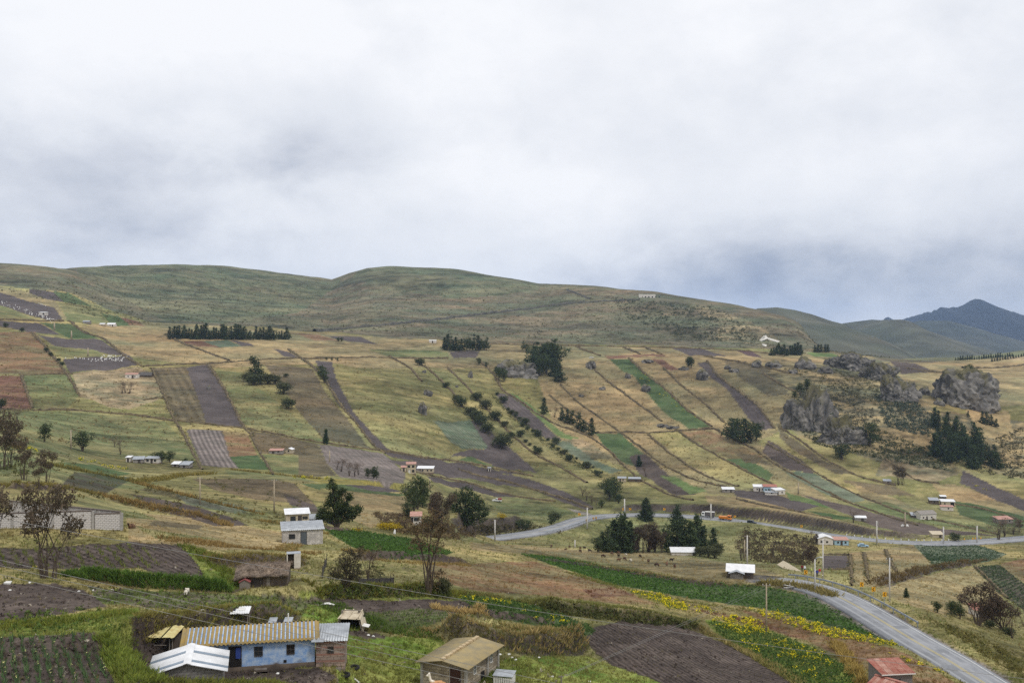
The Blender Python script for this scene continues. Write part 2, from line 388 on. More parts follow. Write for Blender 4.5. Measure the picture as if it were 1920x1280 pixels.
# ------------------------------------------------------------------ cut banks and terraces
B = bank
B([(1128, 961), (1200, 957), (1270, 959), (1340, 963), (1410, 972), (1480, 983), (1550, 994), (1620, 1003), (1700, 1009), (1770, 1011)], 3.2, 14, 1.2)
B([(868, 1004), (905, 1002), (950, 996), (985, 990), (1010, 984)], 5.0, 10, 1.6)
B([(236, 1232), (256, 1205), (268, 1192), (300, 1188), (345, 1186), (400, 1178), (470, 1168), (530, 1166), (580, 1160)], 1.5, 4.0, 0.5)
B([(120, 1086), (190, 1090), (260, 1100), (385, 1108), (470, 1112), (580, 1112)], 0.75, 4)
B([(370, 1054), (415, 1063), (445, 1064), (540, 1058), (580, 1066)], 1.2, 3.5)
B([(590, 1122), (640, 1124), (690, 1120), (760, 1118), (800, 1118), (870, 1126)], 1.0, 4)
B([(800, 1186), (860, 1208), (910, 1220), (960, 1226), (1040, 1228), (1090, 1226), (1110, 1214)], 2.0, 5, 0.7)
B([(870, 1156), (940, 1160), (1000, 1168), (1060, 1180)], 0.8, 4, 0.5)
B([(990, 1138), (1060, 1152), (1120, 1158), (1180, 1164), (1250, 1170), (1310, 1184), (1350, 1198)], 1.3, 5, 0.6, 0.7)
B([(640, 1052), (720, 1048), (790, 1050), (860, 1056), (900, 1062)], 0.9, 5)
B([(1010, 1050), (1100, 1062), (1200, 1080), (1300, 1096), (1400, 1104)], 0.8, 6, 0.5)
B([(180, 930), (240, 948), (320, 965), (390, 978)], 0.9, 4, 0.6, 0.5)
B([(250, 915), (330, 935), (420, 958), (500, 972)], 0.9, 5, 0.6, 0.5)
B([(0, 915), (60, 918), (130, 925)], 1.2, 5, 0.6)
B([(1640, 1105), (1690, 1090), (1760, 1070), (1850, 1056)], 1.3, 8, 0.8)
B([(180, 1222), (205, 1245), (228, 1275), (245, 1300)], 0.5, 3, 0.5, 0.3)
for a, b, c in (((880, 1268), 6.0, 2.5), ((490, 1092), 4.0, 2.0), ((568, 1018), 4.0, 2.0), ((1665, 1290), 5.0, 2.5), ((1388, 1082), 4.0, 3.0), ((652, 1172), 2.2, 1.5)):
    p = h1(*a); pad(p.x, p.y + 1.0, b, p.z, c)
# farm yard, shed platform and stone house platform, levelled into the slope
YZ = CZ - (1256 - CV) / F * 73.5
pad((480 - CU) / F * 75, 75.0, 6.0, YZ, 1.6); pad((395 - CU) / F * 73, 73.0, 5.0, YZ, 1.6); pad((352 - CU) / F * 66, 66.6, 2.7, YZ, 1.0); pad((295 - CU) / F * 72, 72.0, 2.6, YZ + 0.2, 1.0)
pad(-4.0, 81.0, 4.4, CZ - 27.1, 2.0)

# ------------------------------------------------------------------ what grows where: A/B = the two tones of a surface
T = {
 'gold':   (S(150, 133, 97), S(121, 112, 82)), 'olive': (S(112, 110, 70), S(136, 127, 86)), 'green': (S(102, 107, 70), S(122, 117, 80)),
 'paramo': (S(108, 99, 80), S(90, 91, 71)), 'paramog': (S(88, 95, 72), S(102, 101, 78)), 'tan': (S(146, 129, 100), S(104, 101, 78)),
 'plough': (S(90, 82, 79), S(77, 70, 68)), 'soil': (S(92, 82, 75), S(76, 67, 62)), 'brown': (S(108, 97, 74), S(90, 83, 65)),
 'red':    (S(108, 79, 65), S(122, 100, 76)), 'purple': (S(92, 70, 69), S(82, 66, 65)), 'rust': (S(124, 99, 74), S(115, 106, 76)),
 'dgreen': (S(68, 86, 52), S(80, 92, 60)), 'bgreen': (S(84, 104, 60), S(95, 107, 66)), 'bluegr': (S(88, 100, 80), S(102, 107, 88)), 'lush': (S(98, 120, 52), S(122, 126, 66)),
 'crop':   (S(70, 76, 55), S(81, 76, 64)), 'weeds': (S(92, 100, 62), S(88, 80, 70)), 'yellow': (S(140, 128, 68), S(112, 108, 64)),
 'scrub':  (S(94, 92, 73), S(126, 113, 82)), 'earth': (S(90, 80, 72), S(70, 62, 58)), 'gravel': (S(128, 122, 114), S(106, 100, 93)), 'grey': (S(122, 112, 106), S(103, 96, 90)),
 'pale':   (S(176, 157, 124), S(150, 133, 100)),
}
TN = list(T); TID = {k: i for i, k in enumerate(TN)}
NAMES = {'plough': 'ploughed_field', 'soil': 'ploughed_field', 'brown': 'fallow_field', 'red': 'fallow_field', 'purple': 'ploughed_field', 'rust': 'fallow_field', 'dgreen': 'crop_field', 'bgreen': 'crop_field', 'bluegr': 'crop_field',
         'crop': 'crop_field', 'weeds': 'weedy_field', 'paramo': 'hill', 'paramog': 'hill', 'tan': 'hill', 'yellow': 'crop_field', 'scrub': 'scrubland', 'earth': 'yard', 'gravel': 'road_verge', 'grey': 'ploughed_field'}
FIELDS = [
 ('olive', [(-170, 620), (2090, 640), (2090, 1300), (-170, 1300)]),
 # upper hills
 ('paramo', [(-170, 470), (2090, 470), (2090, 690), (1800, 700), (1690, 684), (1600, 668), (1560, 662), (1440, 654), (1300, 650), (1100, 645), (960, 645), (830, 638), (720, 632), (640, 624), (545, 620), (500, 612), (300, 610), (235, 590), (180, 570), (130, 548), (50, 541), (0, 536), (-170, 520)]),
 ('paramog', [(140, 490), (640, 490), (640, 535), (560, 585), (420, 606), (310, 600), (260, 575), (200, 545), (150, 520)]),
 ('paramog', [(690, 490), (1000, 510), (1010, 545), (860, 560), (740, 545), (660, 520)]),
 ('tan', [(1290, 572), (1330, 575), (1400, 600), (1440, 622), (1470, 648), (1420, 648), (1340, 636), (1350, 612)]),
 # gold belt under the hill
 ('gold', [(240, 600), (560, 622), (840, 640), (1100, 648), (1300, 655), (1560, 665), (1700, 682), (1920, 665), (1920, 760), (1500, 760), (1340, 790), (1160, 810), (900, 740), (620, 680), (420, 690), (235, 668), (195, 633), (150, 614)]),
 ('gold', [(900, 730), (1500, 720), (1480, 800), (1420, 830), (1560, 940), (1330, 925), (1180, 880), (1060, 830)]),
 ('olive', [(230, 690), (1000, 690), (1080, 900), (1100, 950), (860, 900), (480, 810), (330, 790), (200, 750)]),
 # far left fields
 ('gold', [(-60, 532), (0, 538), (50, 546), (100, 562), (128, 598), (112, 600), (100, 576), (70, 570), (0, 549), (-60, 540)]),
 ('plough', [(54, 542), (96, 546), (120, 566), (87, 561), (56, 550)]), ('dgreen', [(96, 546), (130, 549), (175, 577), (120, 566)]),
 ('plough', [(-60, 535), (0, 549), (70, 569), (100, 576), (118, 600), (100, 602), (60, 592), (0, 573), (-60, 560)]),
 ('green', [(-60, 560), (0, 573), (40, 588), (72, 600), (-60, 597)]), ('green', [(108, 567), (190, 585), (212, 607), (130, 603)]),
 ('dgreen', [(190, 586), (222, 592), (243, 612), (213, 610)]), ('red', [(225, 595), (262, 605), (276, 612), (240, 610)]),
 ('plough', [(-60, 598), (75, 606), (110, 627), (60, 623), (0, 612), (-60, 612)]), ('dgreen', [(75, 604), (130, 607), (190, 636), (135, 635), (105, 622)]),
 ('plough', [(70, 627), (130, 636), (192, 637), (240, 668), (190, 660), (100, 648)]), ('green', [(82, 640), (100, 648), (185, 658), (200, 672), (120, 672), (100, 660)]),
 ('plough', [(118, 673), (240, 667), (260, 685), (205, 693), (132, 698)]),
 ('rust', [(-170, 624), (65, 622), (85, 650), (125, 700), (-170, 702)]), ('red', [(-170, 706), (40, 704), (62, 765), (-170, 767)]),
 ('green', [(42, 703), (132, 702), (150, 742), (126, 766), (62, 765)]), ('tan', [(135, 700), (260, 688), (290, 700), (308, 745), (240, 770), (150, 745)]),
 ('green', [(-170, 772), (125, 770), (310, 788), (340, 820), (372, 868), (250, 862), (100, 850), (-170, 830)]),
 ('brown', [(285, 690), (350, 688), (386, 796), (332, 786), (310, 740)]), ('plough', [(350, 690), (390, 683), (420, 728), (457, 801), (386, 796)]),
 ('bluegr', [(378, 640), (425, 637), (455, 649), (410, 651)]), ('red', [(330, 640), (378, 640), (410, 651), (370, 650)]), ('plough', [(430, 637), (470, 643), (480, 648), (455, 649)]),
 ('plough', [(510, 653), (540, 660), (565, 671), (530, 668)]), ('plough', [(610, 630), (680, 632), (710, 645), (650, 640)]), ('red', [(555, 624), (600, 628), (640, 640), (590, 638)]),
 ('green', [(690, 655), (760, 655), (840, 660), (845, 672), (730, 668)]), ('plough', [(842, 658), (895, 658), (890, 671), (850, 670)]),
 ('green', [(400, 690), (455, 700), (500, 740), (545, 775), (612, 832), (480, 802), (457, 795), (420, 725)]),
 ('brown', [(495, 684), (585, 690), (612, 735), (690, 835), (706, 843), (610, 826), (560, 770), (525, 725)]),
 ('plough', [(590, 675), (626, 680), (632, 708), (646, 740), (662, 772), (692, 802), (724, 836), (754, 851), (800, 860), (866, 867), (960, 884), (1000, 895), (960, 890), (860, 876), (790, 868), (736, 855), (704, 836), (668, 792), (636, 758), (612, 716)]),
 ('bluegr', [(815, 791), (880, 788), (913, 838), (866, 842), (845, 825)]), ('plough', [(880, 789), (900, 790), (1006, 888), (950, 880), (890, 858), (842, 852), (870, 845), (913, 838)]), ('dgreen', [(850, 862), (880, 856), (925, 872), (880, 866)]),
 ('grey', [(598, 833), (700, 847), (720, 849), (762, 888), (757, 906), (690, 900), (640, 895), (616, 870)]), ('brown', [(556, 828), (598, 836), (616, 870), (634, 893), (560, 892), (548, 856)]),
 ('grey', [(350, 806), (415, 806), (447, 878), (376, 872)]), ('rust', [(415, 806), (467, 813), (484, 854), (430, 856)]), ('dgreen', [(430, 856), (484, 853), (505, 880), (447, 878)]),
 ('brown', [(470, 806), (600, 832), (560, 850), (490, 850)]), ('green', [(485, 852), (560, 852), (560, 892), (505, 882)]),
 ('yellow', [(520, 891), (620, 897), (765, 906), (770, 913), (600, 908), (525, 896)]), ('dgreen', [(560, 905), (650, 909), (770, 928), (700, 930), (600, 918)]), ('plough', [(640, 908), (766, 914), (766, 922), (700, 920)]),
 ('brown', [(360, 898), (500, 896), (552, 906), (592, 946), (480, 936), (400, 918)]), ('olive', [(600, 915), (770, 932), (770, 985), (640, 980)]),
 ('gold', [(640, 920), (760, 930), (780, 950), (700, 990), (650, 970)]),
 ('plough', [(728, 862), (800, 866), (868, 872), (960, 892), (1060, 922), (1112, 952), (1098, 957), (1000, 920), (900, 900), (800, 888), (770, 880)]), ('plough', [(800, 893), (880, 906), (958, 928), (975, 940), (880, 918), (815, 905)]), ('green', [(900, 925), (1000, 938), (1080, 962), (1020, 975), (940, 960)]), ('gravel', [(1060, 952), (1100, 962), (1112, 966), (1090, 966)]),
 ('plough', [(926, 732), (962, 746), (1056, 827), (1030, 828), (975, 795), (942, 762)]), ('bgreen', [(948, 737), (966, 742), (1062, 815), (1085, 824), (1056, 824), (1000, 778)]),
 ('bluegr', [(1040, 830), (1070, 828), (1110, 862), (1170, 882), (1140, 886), (1090, 866)]), ('tan', [(1062, 826), (1090, 824), (1150, 858), (1110, 862)]),
 ('dgreen', [(1114, 812), (1162, 811), (1207, 852), (1178, 856), (1192, 876), (1165, 866), (1128, 832)]), ('soil', [(1178, 856), (1207, 852), (1252, 890), (1305, 926), (1262, 929), (1200, 890)]), ('bgreen', [(1236, 893), (1262, 893), (1326, 920), (1294, 925)]),
 ('olive', [(1215, 815), (1280, 808), (1400, 880), (1480, 915), (1390, 918), (1290, 870)]), ('rust', [(1270, 808), (1330, 806), (1400, 840), (1450, 872), (1380, 868)]), ('dgreen', [(1360, 860), (1400, 860), (1450, 890), (1440, 904), (1400, 885)]), ('brown', [(1375, 848), (1420, 855), (1450, 875), (1400, 868)]),
 ('red', [(1132, 667), (1242, 664), (1246, 668.5), (1138, 672)]), ('plough', [(1250, 650), (1312, 652), (1362, 668), (1290, 665)]), ('purple', [(1380, 656), (1412, 660), (1432, 672), (1405, 668)]), ('red', [(1218, 674), (1240, 674), (1272, 694), (1248, 694)]),
 ('dgreen', [(1142, 673), (1183, 673), (1197, 690), (1228, 716), (1264, 747), (1332, 800), (1292, 803), (1250, 780), (1220, 750), (1190, 706), (1165, 695)]),
 ('plough', [(1305, 681), (1326, 677), (1351, 709), (1387, 735), (1422, 760), (1452, 803), (1426, 809), (1400, 780), (1366, 731), (1331, 706)]),
 ('brown', [(1356, 675), (1450, 690), (1480, 740), (1440, 745), (1390, 710)]),
 # rocky scrub on the right
 ('scrub', [(1480, 660), (1600, 640), (1670, 690), (1700, 720), (1760, 780), (1760, 860), (1830, 890), (1720, 880), (1600, 850), (1500, 820), (1470, 790), (1500, 740), (1440, 700)]), ('scrub', [(1760, 770), (1920, 790), (1920, 900), (1850, 880), (1780, 850)]),
 ('tan', [(1660, 850), (1760, 870), (1800, 890), (1740, 905), (1640, 890)]), ('gold', [(1810, 770), (1890, 770), (1900, 830), (1840, 815)]), ('pale', [(1870, 668), (1930, 655), (2090, 640), (2090, 670), (1900, 676)]), ('soil', [(1665, 677), (1720, 682), (1750, 698), (1690, 702)]), ('bgreen', [(1510, 660), (1560, 662), (1575, 668), (1525, 668)]),
 ('brown', [(1458, 800), (1492, 825), (1542, 860), (1604, 890), (1565, 886), (1500, 852), (1462, 822)]), ('soil', [(1440, 826), (1500, 860), (1530, 890), (1465, 876), (1430, 850)]),
 ('bluegr', [(1465, 880), (1530, 888), (1562, 905), (1624, 936), (1600, 942), (1550, 926), (1500, 902)]), ('brown', [(1575, 900), (1650, 905), (1720, 930), (1650, 930)]), ('gold', [(1600, 905), (1740, 960), (1690, 965), (1620, 935)]),
 ('plough', [(1372, 918), (1440, 925), (1536, 947), (1502, 958), (1440, 949), (1385, 933)]), ('bgreen', [(1472, 921), (1500, 930), (1562, 946), (1552, 951), (1480, 936)]), ('dgreen', [(1510, 956), (1560, 962), (1610, 974), (1560, 972)]),
 ('soil', [(1500, 926), (1580, 945), (1660, 965), (1760, 990), (1870, 1004), (1700, 1002), (1640, 985), (1560, 952)]), ('green', [(1600, 942), (1660, 940), (1720, 966), (1860, 992), (1870, 1002), (1740, 980), (1650, 962)]),
 ('plough', [(1806, 884), (1842, 900), (1930, 942), (1930, 962), (1872, 942), (1800, 906)]), ('dgreen', [(1790, 940), (1850, 948), (1920, 968), (1920, 990), (1860, 985), (1800, 965)]), ('gold', [(1740, 905), (1800, 910), (1920, 958), (1920, 968), (1850, 950), (1770, 935)]),
 ('gold', [(1320, 928), (1380, 930), (1500, 958), (1620, 985), (1700, 1004), (1560, 990), (1440, 962), (1330, 945)]),
 # valley floor, right
 ('plough', [(1543, 1040), (1591, 1041), (1594, 1067), (1545, 1067)]), ('gold', [(1594, 1036), (1715, 1022), (1752, 1064), (1650, 1100), (1594, 1095)]), ('bluegr', [(1716, 1022), (1830, 1021), (1886, 1038), (1850, 1053), (1752, 1064)]),
 ('gold', [(1640, 1105), (1760, 1072), (1828, 1064), (1880, 1120), (1850, 1160), (1760, 1150), (1690, 1130)]), ('crop', [(1826, 1063), (1872, 1058), (1960, 1125), (1960, 1170), (1870, 1110)]), ('rust', [(1872, 1056), (1960, 1040), (1960, 1120), (1900, 1078)]),
 ('olive', [(1720, 1150), (2000, 1200), (2000, 1300), (1900, 1240), (1790, 1180)]),
 # pasture spur, potato field and beyond
 ('gold', [(880, 1016), (970, 1022), (1080, 1030), (1250, 1036), (1430, 1066), (1470, 1080), (1440, 1088), (1420, 1094), (1300, 1086), (1180, 1062), (1050, 1042), (880, 1030)]),
 ('dgreen', [(975, 1038), (1060, 1047), (1200, 1074), (1320, 1092), (1420, 1097), (1500, 1112), (1556, 1122), (1600, 1134), (1640, 1166), (1702, 1206), (1600, 1186), (1480, 1152), (1430, 1142), (1300, 1122), (1150, 1096), (1060, 1067)]),
 ('dgreen', [(608, 992), (680, 996), (770, 1010), (850, 1035), (800, 1050), (720, 1045), (660, 1025)]),
 ('rust', [(800, 1056), (1000, 1052), (1100, 1080), (1190, 1112), (1250, 1135), (1150, 1130), (1000, 1115), (880, 1105), (800, 1080)]),
 ('red', [(1090, 1105), (1150, 1100), (1190, 1115), (1110, 1120)]), ('red', [(1265, 1135), (1440, 1165), (1560, 1200), (1700, 1255), (1600, 1225), (1440, 1180), (1330, 1150)]),
 ('yellow', [(1170, 1106), (1240, 1118), (1290, 1140), (1260, 1142), (1200, 1120)]), ('rust', [(1380, 1140), (1560, 1180), (1700, 1225), (1800, 1285), (1700, 1290), (1580, 1230), (1440, 1170)]),
 ('lush', [(1320, 1160), (1440, 1180), (1530, 1215), (1590, 1250), (1620, 1290), (1500, 1290), (1420, 1230), (1340, 1185)]),
 ('soil', [(1085, 1182), (1165, 1162), (1262, 1168), (1312, 1186), (1382, 1216), (1510, 1292), (1240, 1292), (1180, 1268), (1112, 1222)]),
 ('dgreen', [(860, 1118), (960, 1128), (1050, 1150), (1115, 1180), (1090, 1198), (1030, 1180), (940, 1160), (880, 1140)]),
 ('lush', [(560, 1108), (860, 1108), (1000, 1128), (990, 1138), (860, 1126), (580, 1124)]),
 # foreground left
 ('gold', [(235, 960), (360, 968), (540, 1000), (530, 1030), (400, 1030), (240, 1016)]), ('brown', [(290, 975), (380, 985), (370, 992), (280, 985)]),
 ('green', [(90, 880), (200, 900), (300, 905), (260, 918), (120, 905)]), ('green', [(420, 880), (560, 892), (600, 905), (520, 900), (430, 893)]), ('green', [(250, 985), (330, 1000), (420, 1010), (300, 1010)]), ('green', [(-60, 845), (60, 850), (110, 880), (60, 900), (-60, 900)]), ('weeds', [(540, 940), (600, 950), (640, 975), (560, 975)]), ('soil', [(530, 925), (590, 946), (600, 960), (540, 945)]), ('green', [(130, 925), (240, 950), (300, 975), (235, 970), (150, 945)]),
 ('bluegr', [(330, 925), (420, 940), (490, 958), (440, 962), (350, 945)]), ('soil', [(240, 925), (330, 940), (430, 968), (470, 985), (400, 985), (300, 955)]), ('dgreen', [(105, 865), (180, 872), (245, 888), (220, 892), (130, 880)]), ('crop', [(140, 885), (250, 895), (200, 925), (110, 915)]),
 ('soil', [(-60, 1026), (60, 1028), (240, 1017), (340, 1020), (388, 1086), (345, 1092), (270, 1066), (150, 1066), (-60, 1062)]),
 ('lush', [(340, 1020), (372, 1040), (450, 1090), (450, 1112), (388, 1098), (370, 1060)]), ('weeds', [(165, 1100), (380, 1112), (600, 1118), (640, 1150), (560, 1160), (420, 1150), (250, 1135), (185, 1128)]),
 ('soil', [(-60, 1096), (100, 1092), (160, 1108), (205, 1135), (150, 1146), (-60, 1176)]), ('lush', [(-60, 1172), (60, 1160), (200, 1145), (260, 1140), (260, 1180), (190, 1190), (-60, 1198)]),
 ('soil', [(-60, 1198), (90, 1190), (160, 1185), (192, 1196), (216, 1260), (222, 1300), (-60, 1300)]), ('lush', [(192, 1190), (235, 1180), (262, 1220), (290, 1275), (300, 1300), (222, 1300), (214, 1255)]),
 ('soil', [(600, 1124), (860, 1124), (900, 1140), (870, 1150), (800, 1160), (740, 1180), (690, 1170), (660, 1150), (610, 1140)]),
 ('weeds', [(690, 1148), (790, 1140), (860, 1150), (800, 1178), (700, 1180)]),
 ('lush', [(580, 1130), (640, 1150), (690, 1185), (830, 1200), (880, 1240), (800, 1300), (640, 1300), (620, 1200), (560, 1165)]),
 ('earth', [(255, 1190), (430, 1180), (430, 1250), (600, 1250), (640, 1278), (600, 1300), (260, 1300)]), ('lush', [(900, 1240), (1100, 1228), (1190, 1262), (1290, 1300), (900, 1300)]),
 ('earth', [(640, 1186), (680, 1180), (730, 1192), (690, 1198)]),
]
GU = np.repeat(UU[None, :], NY, 0); GL = np.repeat(LY[:, None], NU, 1)
jit = np.clip(YG / 400, 0.25, 1)
JU = GU + 5.0 * fbm(XG / (0.02 * YG), YG / (0.05 * YG), 3); JL = GL + 0.010 * fbm(XG / (0.02 * YG) + 40, YG / (0.05 * YG), 3)
def pip(px, py, P):
    r = np.zeros(px.shape, bool); x0, y0 = P[-1]
    for x1, y1 in P:
        c = (y1 > py) != (y0 > py)
        r ^= c & (px < (x0 - x1) * (py - y1) / (y0 - y1 + 1e-12) + x1); x0, y0 = x1, y1
    return r
FID = np.zeros((NY, NU), int); TYP = np.zeros((NY, NU), int)
FPOLY = []
def field_poly(px):
    q = hit(*zip(*dens(px + [px[0]], 8)[:-1])); return np.stack([q[:, 0] / q[:, 1] * F + CU, np.log(q[:, 1])], 1)
for i, (ty, px) in enumerate(FIELDS):
    P = field_poly(px) if i not in (0, 1) else np.array([(-900, LY[0] - 1), (2900, LY[0] - 1), (2900, LY[-1] + 1), (-900, LY[-1] + 1)]) if i == 0 else None
    if P is None:      # the upper hills: everything beyond the lower edge of that line
        lo = hit(*zip(*dens([(u, v) for u, v in px[2:]], 6)))
        uu_ = lo[:, 0] / lo[:, 1] * F + CU; o = np.argsort(uu_); edge = np.interp(UU, uu_[o], np.log(lo[:, 1])[o])
        m = JL > edge[None, :]; FID[m] = i; TYP[m] = TID[ty]; FPOLY.append(None); continue
    FPOLY.append(P)
    r0, r1 = np.searchsorted(LY, P[:, 1].min() - 0.02), np.searchsorted(LY, P[:, 1].max() + 0.02); c0, c1 = np.searchsorted(UU, P[:, 0].min() - 6), np.searchsorted(UU, P[:, 0].max() + 6)
    if r1 <= r0 or c1 <= c0: continue
    m = pip(JU[r0:r1, c0:c1], JL[r0:r1, c0:c1], P)
    FID[r0:r1, c0:c1][m] = i; TYP[r0:r1, c0:c1][m] = TID[ty]
CA = np.array([T[k][0] for k in TN])[TYP]; CB = np.array([T[k][1] for k in TN])[TYP]
# every field a slightly different shade
fv = 1 + 0.10 * (np.random.default_rng(5).random((len(FIELDS), 1)) - 0.5); CA = CA * fv[FID]; CB = CB * fv[FID]
em = EARTH[..., None]; e0, e1 = np.array(T['earth'][0]), np.array(T['earth'][1])
CA = CA * (1 - em) + e0 * em; CB = CB * (1 - em) + e1 * em
# road verges of gravel and cut earth
for nm, wv in (('near', 1.5), ('far', 1.5)):
    q, hw = ROADS[nm]; rs, cs = near_box(q[:, :2], hw + wv + 2)
    d, s_, t = poly_dist(XG[rs, cs], YG[rs, cs], q[:, :2]); d = d + 0.8 * fbm(XG[rs, cs] / 2, YG[rs, cs] / 2, 3)
    g = sm(hw + wv, hw + wv - 0.7, d)[..., None]
    CA[rs, cs] = CA[rs, cs] * (1 - g) + np.array(T['gravel'][0]) * g; CB[rs, cs] = CB[rs, cs] * (1 - g) + np.array(T['gravel'][1]) * g
# mottling of each surface between its two tones: clumps and contour-wise streaks, octaves that are visible at that distance
def wtex(seed, ax, zs=1.5):
    r = np.zeros((NY, NU)); w2 = np.zeros((NY, NU)) + 1e-4
    for k_, lam in enumerate((0.5, 1.2, 2.6, 6, 13, 30, 70)):
        q_ = lam / YG; w_ = sm(0.0010, 0.003, q_) * sm(0.30, 0.08, q_)
        if w_.max() < 0.01: continue
        r += w_ * vnoise(XG / (lam * ax) + seed * 13.7 + k_ * 31, (YG + zs * ZG) / lam + seed * 7.1 + k_ * 11); w2 += w_ ** 2
    return r / np.sqrt(w2)
t1, t2, t3 = wtex(1, 1.2), wtex(2, 3.2, 2.0), wtex(3, 1.0)
fac_ = np.clip(0.5 + 2.0 * t1 + 1.4 * t2, 0, 1)[..., None]
CTR = np.array([{'plough': 0.6, 'soil': 0.7, 'grey': 0.6, 'purple': 0.6, 'dgreen': 0.8, 'paramo': 1.0, 'paramog': 1.0, 'tan': 1.2, 'scrub': 1.5, 'lush': 0.9, 'weeds': 1.3}.get(k_, 0.9) for k_ in TN])[TYP]
CTR = np.maximum(CTR, 0.9 * EARTH)
br_ = np.clip(1 + CTR * (1.0 * t3 + 0.5 * t2), 0.3, 1.9)[..., None]
CA = (CA * (1 - fac_) + CB * fac_) * br_
mac = fbm(XG / 70 + 3, (YG + ZG) / 55, 4)[..., None]; mac2 = fbm(XG / 28 + 30, (YG + ZG) / 22, 3)[..., None] * np.clip(YG / 250, 0.3, 1)[..., None]
soft_ = np.isin(TYP, [TID[k_] for k_ in ('gold', 'olive', 'green', 'paramo', 'paramog', 'tan', 'rust', 'scrub', 'pale', 'brown', 'lush')])[..., None] * 1.0
CA = CA * (1 + soft_ * (np.array([0.30, 0.14, 0.10]) * 1.3 * mac + np.array([0.24, 0.26, 0.24]) * mac2))
# furrows and drilled rows
ROW = np.zeros((NY, NU)); AMP = np.zeros((NY, NU))
ROWSPEC = [((400, 840), (352, 815), (376, 870), 2.2, 0.30), ((100, 1045), (150, 1064), (60, 1030), 0.9, 0.25), ((1250, 1230), (1130, 1220), (1190, 1268), 0.9, 0.30), ((450, 915), (400, 905), (560, 935), 2.2, 0.16), ((1450, 935), (1385, 925), (1500, 953), 2.5, 0.10),
           ((1900, 1120), (1840, 1075), (1890, 1068), 1.6, 0.35), ((1800, 1040), (1740, 1030), (1840, 1048), 2.0, 0.22), ((360, 730), (352, 692), (386, 790), 4.0, 0.10), ((320, 740), (290, 692), (335, 785), 5.0, 0.16), ((660, 870), (610, 840), (690, 896), 3.0, 0.10), ((900, 1140), (870, 1125), (1080, 1185), 1.0, 0.25),
           ((870, 820), (820, 792), (870, 842), 2.5, 0.2), ((940, 915), (830, 898), (1040, 925), 3.0, 0.10), ((180, 680), (130, 690), (240, 680), 3.5, 0.12), ((1420, 770), (1340, 700), (1430, 800), 4.0, 0.08), ((1010, 800), (950, 745), (1050, 826), 4.0, 0.10)]
for (su_, sv2), a, b, sp, am in ROWSPEC:
    p = h1(su_, sv2); j = int(np.argmin(abs(YY - p.y))); i = int(np.argmin(abs(TH - p.x / p.y))); m = FID == FID[j, i]
    pa, pb = h1(*a), h1(*b); d = Vector((pb.x - pa.x, pb.y - pa.y)).normalized()
    ROW[m] = (XG[m] * d.y - YG[m] * d.x) / sp; AMP[m] = am

# ------------------------------------------------------------------ ground material
m, t, b = _mat('ground_cover'); GROUND = m
b.inputs['Roughness'].default_value = 0.95; b.inputs['Specular IOR Level'].default_value = 0.1
def tn(ty, **k):
    n = t.nodes.new(ty)
    for a_, x in k.items(): setattr(n, a_, x)
    return n
def tl(a_, b_): t.links.new(a_, b_)
def tm(op, x, y=None, clamp=False):
    n = tn('ShaderNodeMath', operation=op); n.use_clamp = clamp
    for i, q in enumerate((x, y)):
        if q is None: continue
        if isinstance(q, (int, float)): n.inputs[i].default_value = q
        else: tl(q, n.inputs[i])
    return n.outputs[0]
def tmr(x, a0, a1, b0, b1):
    n = tn('ShaderNodeMapRange'); n.inputs[1].default_value = a0; n.inputs[2].default_value = a1; n.inputs[3].default_value = b0; n.inputs[4].default_value = b1; tl(x, n.inputs[0]); return n.outputs[0]
geo = tn('ShaderNodeNewGeometry')
def tnoise(scale, detail=6, rough=0.6, st=(1, 1, 1)):
    mp_ = tn('ShaderNodeMapping'); mp_.inputs['Scale'].default_value = st; tl(geo.outputs['Position'], mp_.inputs[0])
    n = tn('ShaderNodeTexNoise'); n.inputs['Scale'].default_value = scale; n.inputs['Detail'].default_value = detail; n.inputs['Roughness'].default_value = rough; tl(mp_.outputs[0], n.inputs[0]); return n.outputs['Fac']
aA = tn('ShaderNodeAttribute', attribute_name='Col'); aR = tn('ShaderNodeAttribute', attribute_name='Row'); aM = tn('ShaderNodeAttribute', attribute_name='Amp')
fine = tnoise(1.6, 5, 0.75)
rowv = tm('MULTIPLY', tm('SINE', tm('MULTIPLY', tm('ADD', aR.outputs['Fac'], tm('MULTIPLY', fine, 0.5)), 6.2832)), aM.outputs['Fac'])
br = tm('ADD', tmr(fine, 0.32, 0.68, 0.55, 1.45), rowv)
vm = tn('ShaderNodeVectorMath', operation='SCALE'); tl(aA.outputs['Color'], vm.inputs[0]); tl(br, vm.inputs['Scale']); tl(vm.outputs[0], b.inputs['Base Color'])
bp = tn('ShaderNodeBump'); bp.inputs['Strength'].default_value = 0.7; bp.inputs['Distance'].default_value = 0.4
tl(tm('ADD', fine, tm('MULTIPLY', rowv, 0.8)), bp.inputs['Height']); tl(bp.outputs[0], b.inputs['Normal'])

